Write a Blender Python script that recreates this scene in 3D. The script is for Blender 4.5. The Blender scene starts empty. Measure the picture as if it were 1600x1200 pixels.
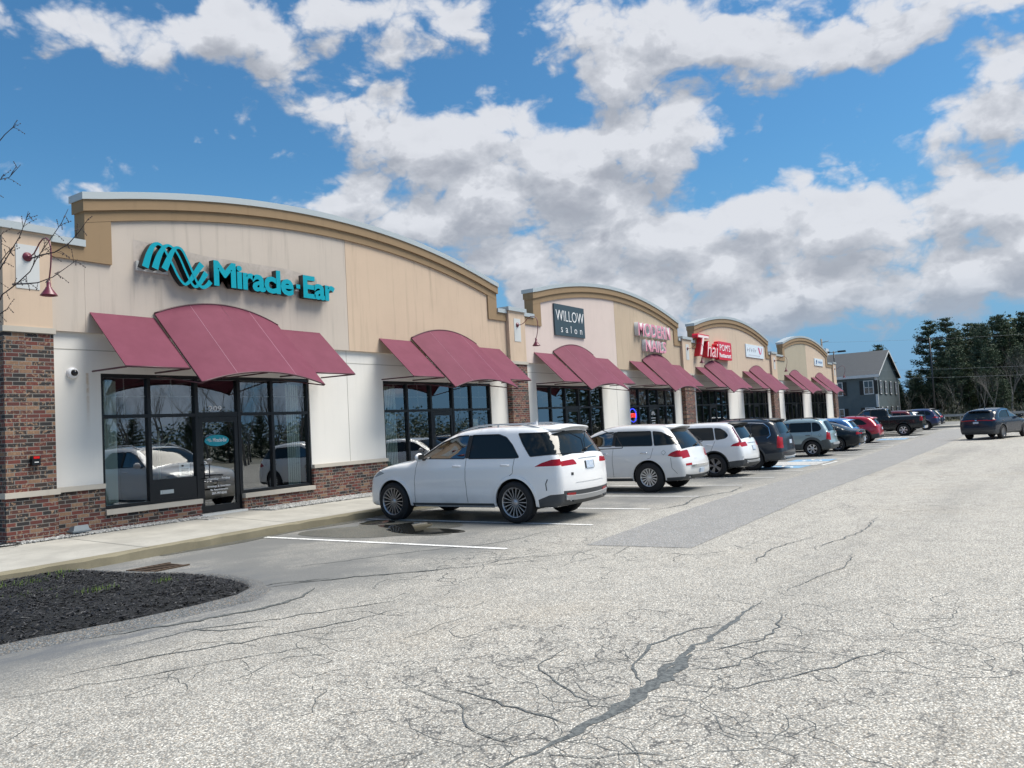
import bpy, bmesh, math, random
import numpy as np
from mathutils import Vector, Matrix
from mathutils.geometry import delaunay_2d_cdt
R_ = math.radians
random.seed(7)
scn = bpy.context.scene
COL = scn.collection

# ------------------------------------------------------------------ camera
CAM_Z = 1.77
yaw, pit, roll = R_(33.80124), R_(3.11346), R_(-3.11162)
fw = Vector((math.cos(yaw)*math.cos(pit), math.sin(yaw)*math.cos(pit), math.sin(pit)))
rt = fw.cross(Vector((0, 0, 1))).normalized()
up = rt.cross(fw)
r2 = rt*math.cos(roll)+up*math.sin(roll)
u2 = -rt*math.sin(roll)+up*math.cos(roll)
cam = bpy.data.cameras.new('camera')
cam.sensor_width = 36
cam.lens = 1237.31/1600*36
cam.clip_end = 3000
cam.clip_start = .05
co = bpy.data.objects.new('camera', cam)
COL.objects.link(co)
co.matrix_world = Matrix(((r2.x, u2.x, -fw.x, 0), (r2.y, u2.y, -fw.y, 0), (r2.z, u2.z, -fw.z, CAM_Z), (0, 0, 0, 1)))
scn.camera = co

# ------------------------------------------------------------------ world
SUN_EL, SUN_AZ = 59, -50           # azimuth of the sun seen from the lot, from +X towards +Y
w = bpy.data.worlds.new('World')
scn.world = w
w.use_nodes = True
nt = w.node_tree
nt.nodes.clear()

class NB:
    """tiny node builder"""
    def __init__(s, tree): s.t = tree
    def n(s, typ, **k):
        o = s.t.nodes.new(typ)
        for a, b in k.items(): setattr(o, a, b)
        return o
    def l(s, a, b): s.t.links.new(a, b)
    def put(s, sock, v):
        if isinstance(v, bpy.types.NodeSocket): s.l(v, sock)
        elif v is not None: sock.default_value = v
    def m(s, op, a, b=None, c=None, clamp=False):
        o = s.n('ShaderNodeMath', operation=op); o.use_clamp = clamp
        s.put(o.inputs[0], a); s.put(o.inputs[1], b)
        if c is not None: s.put(o.inputs[2], c)
        return o.outputs[0]
    def mix(s, f, a, b, blend='MIX'):
        o = s.n('ShaderNodeMix', data_type='RGBA', blend_type=blend)
        s.put(o.inputs[0], f)
        for i, v in ((6, a), (7, b)):
            if isinstance(v, (tuple, list)) and len(v) == 3: v = (*v, 1)
            s.put(o.inputs[i], v)
        return o.outputs[2]
    def noise(s, vec, scale, detail=4, rough=.55, dist=0, typ='3D'):
        o = s.n('ShaderNodeTexNoise', noise_dimensions=typ)
        if vec is not None: s.l(vec, o.inputs['Vector'])
        o.inputs['Scale'].default_value = scale; o.inputs['Detail'].default_value = detail
        o.inputs['Roughness'].default_value = rough; o.inputs['Distortion'].default_value = dist
        return o.outputs['Fac']
    def ramp(s, f, stops, interp='LINEAR'):
        o = s.n('ShaderNodeValToRGB'); cr = o.color_ramp; cr.interpolation = interp
        while len(cr.elements) > 1: cr.elements.remove(cr.elements[0])
        cr.elements[0].position = stops[0][0]
        for i, (p, c) in enumerate(stops):
            e = cr.elements[0] if i == 0 else cr.elements.new(p)
            e.color = (*c, 1) if not isinstance(c, (int, float)) else (c, c, c, 1)
        s.put(o.inputs[0], f)
        return o.outputs[0]
    def rng(s, v, a, b, c=0, d=1, smooth=True):
        o = s.n('ShaderNodeMapRange'); o.interpolation_type = 'SMOOTHSTEP' if smooth else 'LINEAR'
        s.put(o.inputs[0], v)
        for i, q in enumerate((a, b, c, d)): s.put(o.inputs[i+1], q)
        return o.outputs[0]
    def comb(s, x, y, z):
        o = s.n('ShaderNodeCombineXYZ')
        for i, q in enumerate((x, y, z)): s.put(o.inputs[i], q)
        return o.outputs[0]
    def sep(s, v):
        o = s.n('ShaderNodeSeparateXYZ'); s.l(v, o.inputs[0]); return o.outputs
    def vm(s, op, a, b=None):
        o = s.n('ShaderNodeVectorMath', operation=op); s.put(o.inputs[0], a)
        if b is not None: s.put(o.inputs[1], b)
        return o.outputs[0]

def ray_dir(px, py):
    return (fw*1237.31+r2*(px-800)-u2*(py-600)).normalized()

# clouds: banks given by the direction they stand in (azimuth, elevation, half widths), broken up by noise
CLOUDS = [  # px x, px y, half width, half height (in photo pixels), weight
 (90, 45, 300, 55, .95), (380, 65, 180, 48, 1), (560, 12, 210, 42, 1.25), (705, 75, 110, 40, .9), (205, 80, 60, 40, .5),
 (470, 160, 95, 42, .85), (590, 140, 90, 42, .8), (650, 215, 170, 55, 1.35), (850, 255, 330, 120, 1.4), (1010, 250, 160, 75, 1.25),
 (750, 330, 260, 70, 1.2), (1120, 60, 260, 70, 1.4), (1000, 25, 150, 50, 1), (1450, 20, 260, 55, 1.3), (1560, 140, 130, 90, 1.3), (1010, 140, 60, 38, .7),
 (900, 400, 330, 75, 1.35), (1150, 400, 300, 100, 1.4), (1230, 330, 120, 60, 1.3), (1480, 350, 230, 100, 1.4), (1230, 450, 280, 60, 1.3),
 (1500, 440, 200, 60, 1.2), (1190, 135, 110, 30, .55), (600, 330, 110, 50, .8), (1140, 520, 110, 50, 1.3), (90, 360, 60, 50, .8),
 (20, 350, 80, 30, .5), (820, 470, 70, 50, .9), (1340, 70, 80, 40, .7), (1270, 240, 50, 30, .3),
 (1330, 430, 330, 62, 1.1), (1540, 300, 120, 60, .9), (1000, 440, 200, 40, .9), (760, 180, 60, 30, .6), (1100, 490, 160, 35, .7), (560, 270, 80, 50, .9), (300, 30, 160, 40, .7)]
def dens_group():
    gt = bpy.data.node_groups.new('cloud_density', 'ShaderNodeTree')
    gt.interface.new_socket('A', in_out='INPUT', socket_type='NodeSocketFloat')
    gt.interface.new_socket('E', in_out='INPUT', socket_type='NodeSocketFloat')
    gt.interface.new_socket('D', in_out='OUTPUT', socket_type='NodeSocketFloat')
    gt.interface.new_socket('H', in_out='OUTPUT', socket_type='NodeSocketFloat')
    b = NB(gt)
    gi = b.n('NodeGroupInput'); go = b.n('NodeGroupOutput')
    A, E = gi.outputs[0], gi.outputs[1]
    vec = b.comb(A, b.m('MULTIPLY', E, 1.5), 0.0)
    n0 = b.noise(vec, 5.5, 3, .5)
    n0b = b.noise(b.vm('ADD', vec, (7.3, 1.7, 0)), 5.5, 3, .5)
    Aw = b.m('ADD', A, b.m('MULTIPLY', b.m('SUBTRACT', n0, .5), .16))
    Ew = b.m('ADD', E, b.m('MULTIPLY', b.m('SUBTRACT', n0b, .47), .10))
    tot = None
    for (px, py, hw, hh, wt) in CLOUDS:
        d = ray_dir(px, py)
        a0, e0 = math.atan2(d.y, d.x), math.asin(d.z)
        k = 1237.31
        da = b.m('MULTIPLY', b.m('SUBTRACT', Aw, a0), k*math.cos(e0)/(hw*.98))
        de = b.m('MULTIPLY', b.m('SUBTRACT', Ew, e0), k/(hh*1.0))
        q = b.m('ADD', b.m('MULTIPLY', da, da), b.m('MULTIPLY', de, de))
        v = b.m('MULTIPLY', b.m('POWER', 2.718, b.m('MULTIPLY', q, -2.1)), wt)
        tot = v if tot is None else b.m('ADD', tot, v)
        vh = b.m('MULTIPLY', v, de); hsum = vh if len(CLOUDS) and (px, py) == CLOUDS[0][:2] else b.m('ADD', hsum, vh)
    b.l(b.m('DIVIDE', hsum, b.m('ADD', tot, .15)), go.inputs[1])
    # elsewhere in the sky (seen in the window reflections): scattered banks
    far = b.m('ABSOLUTE', b.m('SUBTRACT', A, .75))
    els = b.m('MULTIPLY', b.rng(far, 1.0, 1.3), b.rng(b.noise(vec, 2.6, 3, .5), .42, .62))
    tot = b.m('ADD', b.m('MINIMUM', tot, 1.5), b.m('MULTIPLY', els, 1.1))
    det = b.noise(vec, 7.5, 9, .63)
    det2 = b.noise(vec, 38, 4, .6)
    nzc = b.n('ShaderNodeTexNoise'); nzc.inputs['Scale'].default_value = 12; nzc.inputs['Detail'].default_value = 3; b.l(vec, nzc.inputs['Vector'])
    dsc = b.n('ShaderNodeVectorMath', operation='SCALE'); b.l(nzc.outputs['Color'], dsc.inputs[0]); dsc.inputs['Scale'].default_value = .07
    vor = b.n('ShaderNodeTexVoronoi'); vor.inputs['Scale'].default_value = 13; vor.inputs['Detail'].default_value = 3.5; vor.inputs['Roughness'].default_value = .5; vor.inputs['Lacunarity'].default_value = 2.3
    b.l(b.vm('ADD', vec, dsc.outputs[0]), vor.inputs['Vector'])
    puff = b.m('MULTIPLY', b.m('SUBTRACT', .92, vor.outputs['Distance']), 1.3)
    f = b.m('ADD', b.m('MULTIPLY', b.m('SUBTRACT', det, .5), 2.1), b.m('MULTIPLY', b.m('SUBTRACT', det2, .5), .5))
    b.l(b.m('ADD', b.m('ADD', tot, f), puff), go.inputs[0])
    return gt
DG = dens_group()
b = NB(nt)
tc = b.n('ShaderNodeTexCoord')
x, y, z = b.sep(tc.outputs['Generated'])[0:3]
AZ = b.m('ARCTAN2', y, x); EL = b.m('ARCSINE', b.m('MAXIMUM', z, -.2))
def dens(a, e):
    o = b.n('ShaderNodeGroup'); o.node_tree = DG
    b.put(o.inputs[0], a); b.put(o.inputs[1], e); return o.outputs
d1, hh1 = dens(AZ, EL)[0:2]
d2 = dens(b.m('SUBTRACT', AZ, .01), b.m('ADD', EL, .04))[0]
cov = b.rng(d1, .34, 1.12)
lit = b.m('ADD', b.rng(b.m('SUBTRACT', d1, d2), -.75, .65, 0, 1, False), b.m('MULTIPLY', hh1, .38), clamp=True)
lit = b.rng(lit, .0, 1.0, 0, 1, False)
sv = b.comb(AZ, b.m('MULTIPLY', EL, 1.5), 0.0)
relief = b.m('SUBTRACT', b.noise(sv, 16, 6, .55), b.noise(b.vm('ADD', sv, (-.006, .02, 0)), 16, 6, .55))
lit = b.m('ADD', lit, b.m('MULTIPLY', relief, .4), clamp=True)
thick = b.rng(d1, .9, 2.0)
sky = b.n('ShaderNodeTexSky', sky_type='NISHITA')
sky.sun_disc = False
sky.sun_elevation = R_(SUN_EL); sky.sun_rotation = R_(90-SUN_AZ)
sky.air_density = 1.1; sky.dust_density = .6; sky.ozone_density = 2.2
base = b.mix(1.0, sky.outputs[0], (.29, .54, .66), 'MULTIPLY')
hz = b.rng(EL, .0, .35, .9, 0)
base = b.mix(hz, base, (.98, 2.0, 3.25))
cl = b.mix(lit, (2.15, 2.3, 2.6), (3.95, 4.05, 4.3))
cl = b.mix(b.m('MULTIPLY', thick, b.m('SUBTRACT', 1.0, lit)), cl, (1.9, 2.0, 2.3))
col = b.mix(b.m('MULTIPLY', cov, .96), base, cl)
hz2 = b.rng(EL, .0, .16, .6, 0)
col = b.mix(hz2, col, (1.1, 2.1, 3.3))
bg = b.n('ShaderNodeBackground'); bg.inputs[1].default_value = .1
b.l(col, bg.inputs[0])
wo = b.n('ShaderNodeOutputWorld'); b.l(bg.outputs[0], wo.inputs[0])
w.cycles.sampling_method = 'MANUAL'; w.cycles.sample_map_resolution = 512

# ------------------------------------------------------------------ sun (veiled by thin cloud)
sl = bpy.data.lights.new('sun', 'SUN'); sl.energy = 3.1; sl.angle = R_(36); sl.color = (1, .94, .84)
so = bpy.data.objects.new('sun', sl); COL.objects.link(so)
sd = Vector((math.cos(R_(SUN_AZ))*math.cos(R_(SUN_EL)), math.sin(R_(SUN_AZ))*math.cos(R_(SUN_EL)), math.sin(R_(SUN_EL))))
so.rotation_euler = sd.to_track_quat('Z', 'Y').to_euler()
scn.view_settings.view_transform = 'Standard'; scn.view_settings.look = 'None'
scn.view_settings.exposure = .93; scn.view_settings.gamma = 1
scn.cycles.max_bounces = 8; scn.cycles.transparent_max_bounces = 16

# ------------------------------------------------------------------ helpers
def g(X):
    t = min(max((X-12)/26, 0), 1); return -.24*(t*t*(3-2*t))

def mat(name, col=(.5, .5, .5), rough=.6, metal=0, spec=.5, build=None, coat=0, emit=None):
    m = bpy.data.materials.new(name); m.use_nodes = True
    t = m.node_tree; p = t.nodes['Principled BSDF']
    p.inputs['Base Color'].default_value = (*col, 1); p.inputs['Roughness'].default_value = rough
    p.inputs['Metallic'].default_value = metal; p.inputs['Specular IOR Level'].default_value = spec
    p.inputs['Coat Weight'].default_value = coat; p.inputs['Coat Roughness'].default_value = .04
    if emit: p.inputs['Emission Color'].default_value = (*emit[0], 1); p.inputs['Emission Strength'].default_value = emit[1]
    if build: build(NB(t), p)
    return m
def objco(b):
    tc = b.n('ShaderNodeTexCoord'); return tc.outputs['Object']
def worldco(b):
    return b.n('ShaderNodeNewGeometry').outputs['Position']
def bump(b, p, h, strength=.3, dist=.01):
    o = b.n('ShaderNodeBump'); o.inputs['Strength'].default_value = strength; o.inputs['Distance'].default_value = dist
    b.l(h, o.inputs['Height']); b.l(o.outputs[0], p.inputs['Normal'])

class MB:
    def __init__(s): s.v = []; s.f = []; s.mi = []; s.sm = []
    def add(s, vs, fs, mi=0, sm=False):
        o = len(s.v); s.v += [tuple(q) for q in vs]
        for f in fs: s.f.append([i+o for i in f]); s.mi.append(mi); s.sm.append(sm)
    def box(s, x0, x1, y0, y1, z0, z1, mi=0):
        v = [(x0, y0, z0), (x1, y0, z0), (x1, y1, z0), (x0, y1, z0), (x0, y0, z1), (x1, y0, z1), (x1, y1, z1), (x0, y1, z1)]
        s.add(v, [(0, 3, 2, 1), (4, 5, 6, 7), (0, 1, 5, 4), (1, 2, 6, 5), (2, 3, 7, 6), (3, 0, 4, 7)], mi)
    def tube(s, pts, r, n=8, mi=0, caps=True, sm=True):
        pts = [Vector(p) for p in pts]; rs = r if isinstance(r, (list, tuple)) else [r]*len(pts)
        vs = []; prev = None
        for i, p in enumerate(pts):
            d = (pts[min(i+1, len(pts)-1)]-pts[max(i-1, 0)])
            d = d.normalized() if d.length > 1e-9 else Vector((0, 0, 1))
            if prev is None:
                a = Vector((0, 0, 1)) if abs(d.z) < .9 else Vector((1, 0, 0)); a = (a-d*a.dot(d)).normalized()
            else:
                a = prev-d*prev.dot(d); a = a.normalized() if a.length > 1e-6 else Vector((1, 0, 0))
            prev = a; c = d.cross(a)
            for k in range(n):
                t = 2*math.pi*k/n; vs.append(p+(a*math.cos(t)+c*math.sin(t))*rs[i])
        fs = []
        for i in range(len(pts)-1):
            for k in range(n): fs.append((i*n+k, i*n+(k+1) % n, (i+1)*n+(k+1) % n, (i+1)*n+k))
        s.add(vs, fs, mi, sm)
        if caps:
            o = len(s.v)-len(vs)
            s.f.append([o+k for k in range(n)][::-1]); s.mi.append(mi); s.sm.append(False)
            s.f.append([o+(len(pts)-1)*n+k for k in range(n)]); s.mi.append(mi); s.sm.append(False)
    def lathe(s, prof, o=(0, 0, 0), axis='z', n=24, mi=0, sm=True):   # prof: (radius, height)
        vs = []
        for (r, h) in prof:
            for k in range(n):
                t = 2*math.pi*k/n; a, c = r*math.cos(t), r*math.sin(t)
                q = {'z': (a, c, h), 'x': (h, a, c), 'y': (a, h, c)}[axis]
                vs.append((q[0]+o[0], q[1]+o[1], q[2]+o[2]))
        fs = []
        for i in range(len(prof)-1):
            for k in range(n): fs.append((i*n+k, i*n+(k+1) % n, (i+1)*n+(k+1) % n, (i+1)*n+k))
        s.add(vs, fs, mi, sm)
    def prism(s, poly, y0, y1, mi=0):   # polygon in XZ (counter-clockwise seen from -Y), extruded along Y from y0 to y1
        n = len(poly)
        v = [(p[0], y0, p[1]) for p in poly]+[(p[0], y1, p[1]) for p in poly]
        s.add(v, [tuple(range(n)), tuple(range(2*n-1, n-1, -1))]+[((i+1) % n, i, i+n, (i+1) % n+n) for i in range(n)], mi)
    def build(s, name, mats, parent=None):
        me = bpy.data.meshes.new(name); me.from_pydata(s.v, [], s.f)
        if not isinstance(mats, (list, tuple)): mats = [mats]
        for m in mats: me.materials.append(m)
        if any(s.mi): me.polygons.foreach_set('material_index', s.mi)
        me.polygons.foreach_set('use_smooth', s.sm); me.update()
        o = bpy.data.objects.new(name, me); COL.objects.link(o)
        if parent: o.parent = parent
        return o
def tag(o, label=None, cat=None, group=None, kind=None):
    if label: o['label'] = label
    if cat: o['category'] = cat
    if group: o['group'] = group
    if kind: o['kind'] = kind
    return o
def empty(name, loc=(0, 0, 0), rz=0, label=None, cat=None, group=None):
    o = bpy.data.objects.new(name, None); COL.objects.link(o); o.location = loc; o.rotation_euler = (0, 0, rz)
    o.empty_display_size = .2
    return tag(o, label, cat, group)
def copy_tree(o, parent=None):
    c = o.copy(); COL.objects.link(c); c.parent = parent
    for ch in o.children: copy_tree(ch, c)
    return c
def text_mesh(name, s, m, x0, x1, z0, z1, y, depth=.01, bold=0, parent=None, spacing=1, shear=0, side=None, bevel=0):
    """lettering on the plane Y=y facing -Y, fitted into the box x0..x1, z0..z1"""
    cu = bpy.data.curves.new('t', 'FONT'); cu.body = s; cu.extrude = depth/2; cu.offset = bold; cu.space_character = spacing
    cu.shear = shear; cu.resolution_u = 3; cu.bevel_depth = bevel
    t = bpy.data.objects.new('t', cu); COL.objects.link(t)
    dg = bpy.context.evaluated_depsgraph_get(); me = bpy.data.meshes.new_from_object(t.evaluated_get(dg))
    COL.objects.unlink(t); bpy.data.objects.remove(t)
    n = len(me.vertices); c = np.zeros(n*3); me.vertices.foreach_get('co', c); c = c.reshape(-1, 3)
    mn, mx = c.min(0), c.max(0)
    out = np.zeros_like(c)
    out[:, 0] = x0+(c[:, 0]-mn[0])/(mx[0]-mn[0])*(x1-x0)
    out[:, 2] = z0+(c[:, 1]-mn[1])/(mx[1]-mn[1])*(z1-z0)
    out[:, 1] = y-(c[:, 2]-mn[2])
    me.vertices.foreach_set('co', out.ravel())
    me.materials.clear(); me.materials.append(m)
    if side:
        me.materials.append(side); me.update()
        for p in me.polygons: p.material_index = 0 if p.normal.y < -.7 else 1
    else:
        for p in me.polygons: p.material_index = 0
    me.name = name; me.update()
    o = bpy.data.objects.new(name, me); COL.objects.link(o); o.parent = parent
    return o

# ------------------------------------------------------------------ materials
def _brick(b, p, bright=1.0):
    P = b.sep(worldco(b)); h = b.m('ADD', P[0], P[1]); zz = P[2]
    W_, H_ = .2175, .0726
    row = b.m('FLOOR', b.m('DIVIDE', zz, H_))
    fx = b.m('ADD', b.m('DIVIDE', h, W_), b.m('MULTIPLY', b.m('MODULO', b.m('ADD', row, 100.0), 2.0), .5))
    colm = b.m('FLOOR', fx)
    u = b.m('FRACT', fx); v = b.m('FRACT', b.m('DIVIDE', zz, H_))
    wn = b.n('ShaderNodeTexWhiteNoise', noise_dimensions='2D'); b.l(b.comb(colm, row, 0.0), wn.inputs['Vector'])
    r = wn.outputs['Value']
    c = b.ramp(r, [(0, (.022, .020, .021)), (.20, (.115, .030, .024)), (.34, (.155, .038, .028)), (.52, (.10, .032, .025)), (.64, (.040, .026, .022)), (.74, (.17, .05, .036)), (.82, (.26, .15, .09)), (.93, (.09, .03, .022))], 'CONSTANT')
    # flashed tan and dark blotches on some bricks
    n1 = b.noise(worldco(b), 22, 3, .6)
    blot = b.m('MULTIPLY', b.rng(n1, .53, .63), b.m('GREATER_THAN', wn.outputs['Color'], .32))
    c = b.mix(blot, c, (.30, .19, .12))
    n2 = b.noise(worldco(b), 60, 2, .6)
    c = b.mix(b.rng(n2, .3, .7, 0, .35), c, (.04, .03, .03))
    mu = b.m('MINIMUM', u, b.m('SUBTRACT', 1.0, u)); mv = b.m('MINIMUM', v, b.m('SUBTRACT', 1.0, v))
    e = b.m('MINIMUM', b.m('MULTIPLY', mu, W_), b.m('MULTIPLY', mv, H_))
    jn = b.m('ADD', .0045, b.m('MULTIPLY', b.noise(worldco(b), 90, 2), .002))
    br = b.rng(e, b.m('SUBTRACT', jn, .001), b.m('ADD', jn, .0015))
    mort = b.mix(n1, (.17, .165, .15), (.27, .26, .235))
    b.l(b.mix(br, mort, c), p.inputs['Base Color'])
    p.inputs['Roughness'].default_value = .85
    bump(b, p, b.m('ADD', br, b.m('MULTIPLY', n2, .4)), .6, .006)
M = {}
M['brick'] = mat('brick', build=_brick)
def stucco(name, col, streak=.35, var=.12):
    def f(b, p):
        w_ = worldco(b); P = b.sep(w_)
        n = b.noise(w_, 1.1, 4, .6); n2 = b.noise(w_, 140, 2, .7)
        st = b.noise(b.comb(b.m('MULTIPLY', P[0], 5.5), b.m('MULTIPLY', P[1], 5.5), b.m('MULTIPLY', P[2], .35)), 1, 5, .65)
        dk = b.m('ADD', b.rng(n, .35, .75, 0, var), b.rng(st, .5, .78, 0, streak))
        c = b.mix(dk, col, tuple(q*.55 for q in col))
        c = b.mix(b.rng(n2, .3, .7, 0, .12), c, tuple(min(1, q*1.25) for q in col))
        b.l(c, p.inputs['Base Color']); p.inputs['Roughness'].default_value = .9
        bump(b, p, n2, .25, .003)
    return mat(name, build=f)
M['st_grey'] = stucco('stucco_pinkish_grey', (.50, .435, .375), .45)
M['st_tan'] = stucco('stucco_tan', (.55, .42, .31), .5)
M['st_pink'] = stucco('stucco_pale_pink', (.60, .50, .455), .15)
M['st_olive'] = stucco('stucco_olive_tan', (.47, .37, .27), .5)
M['st_tan2'] = stucco('stucco_warm_tan', (.53, .42, .32), .35)
M['st_khaki'] = stucco('stucco_khaki', (.36, .32, .24), .2)
M['trim'] = stucco('stucco_brown_trim', (.27, .185, .105), .3)
M['pil'] = stucco('stucco_pier', (.56, .43, .32), .35)
M['cream'] = stucco('stucco_cream', (.70, .68, .64), .10, .06)
M['stone'] = stucco('cast_stone', (.47, .43, .37), .25, .2)
M['coping'] = mat('coping_metal', (.42, .46, .47), .4, .1)
M['whitemetal'] = mat('white_metal', (.55, .56, .55), .45)
M['black'] = mat('black_aluminium', (.012, .014, .017), .35, .3)
M['darkpanel'] = mat('dark_panel', (.02, .021, .024), .5)
M['roof'] = mat('roof_membrane', (.3, .3, .3), .8)
def _glass(b, p, rf=1.75, tint=(.84, .90, .86)):
    t = b.t; out = t.nodes['Material Output']
    fr = b.n('ShaderNodeFresnel'); fr.inputs[0].default_value = rf
    gl = b.n('ShaderNodeBsdfGlossy'); gl.inputs['Roughness'].default_value = .0
    gl.inputs['Color'].default_value = (.95, .98, 1, 1)
    n = b.noise(worldco(b), .9, 1); bp = b.n('ShaderNodeBump'); bp.inputs['Strength'].default_value = .05; bp.inputs['Distance'].default_value = .05
    b.l(n, bp.inputs['Height']); b.l(bp.outputs[0], gl.inputs['Normal'])
    tr = b.n('ShaderNodeBsdfTransparent'); tr.inputs[0].default_value = (*tint, 1)
    mx = b.n('ShaderNodeMixShader'); b.l(b.m('ADD', fr.outputs[0], .17), mx.inputs[0]); b.l(tr.outputs[0], mx.inputs[1]); b.l(gl.outputs[0], mx.inputs[2])
    b.l(mx.outputs[0], out.inputs[0])
M['glass'] = mat('storefront_glass', build=_glass)
def _awn(b, p):
    w_ = worldco(b); n = b.noise(w_, 2.2, 4, .6); n2 = b.noise(w_, 300, 1)
    c = b.mix(b.rng(n, .3, .75), (.138, .030, .056), (.160, .038, .068))
    b.l(c, p.inputs['Base Color']); p.inputs['Roughness'].default_value = .7; p.inputs['Specular IOR Level'].default_value = .22
    bump(b, p, b.m('ADD', n2, b.m('MULTIPLY', b.noise(w_, 1.1, 2), 2.5)), .10, .006)
M['awning'] = mat('awning_canvas', build=_awn)
M['awnseam'] = mat('awning_seam', (.26, .10, .15), .6)
M['awnframe'] = mat('awning_frame', (.07, .02, .03), .5)
M['maroon'] = mat('maroon_enamel', (.14, .025, .045), .35, 0, .5)
M['teal'] = mat('teal_acrylic', (.0, .30, .38), .3)
M['retblack'] = mat('letter_return_black', (.01, .011, .012), .4)
M['white'] = mat('white_vinyl', (.8, .8, .8), .5)
M['blind'] = mat('vertical_blind', (.80, .86, .80), .7)
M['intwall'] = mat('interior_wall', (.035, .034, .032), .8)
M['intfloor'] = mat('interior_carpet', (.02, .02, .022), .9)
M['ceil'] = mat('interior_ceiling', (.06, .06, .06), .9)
def _conc(b, p, base=(.40, .385, .345)):
    w_ = worldco(b); n = b.noise(w_, 1.4, 5, .6); n2 = b.noise(w_, 120, 3, .7); n3 = b.noise(w_, 9, 4, .65)
    c = b.mix(b.rng(n, .3, .7), tuple(q*.82 for q in base), tuple(q*1.1 for q in base))
    c = b.mix(b.rng(n3, .55, .8, 0, .45), c, tuple(q*.5 for q in base))
    c = b.mix(b.rng(n2, .35, .65, 0, .3), c, tuple(q*.6 for q in base))
    b.l(c, p.inputs['Base Color']); p.inputs['Roughness'].default_value = .9
    bump(b, p, n2, .3, .004)
M['conc'] = mat('concrete', build=_conc)
M['curb'] = mat('granite_kerb', build=lambda b, p: _conc(b, p, (.23, .205, .14)))

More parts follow.
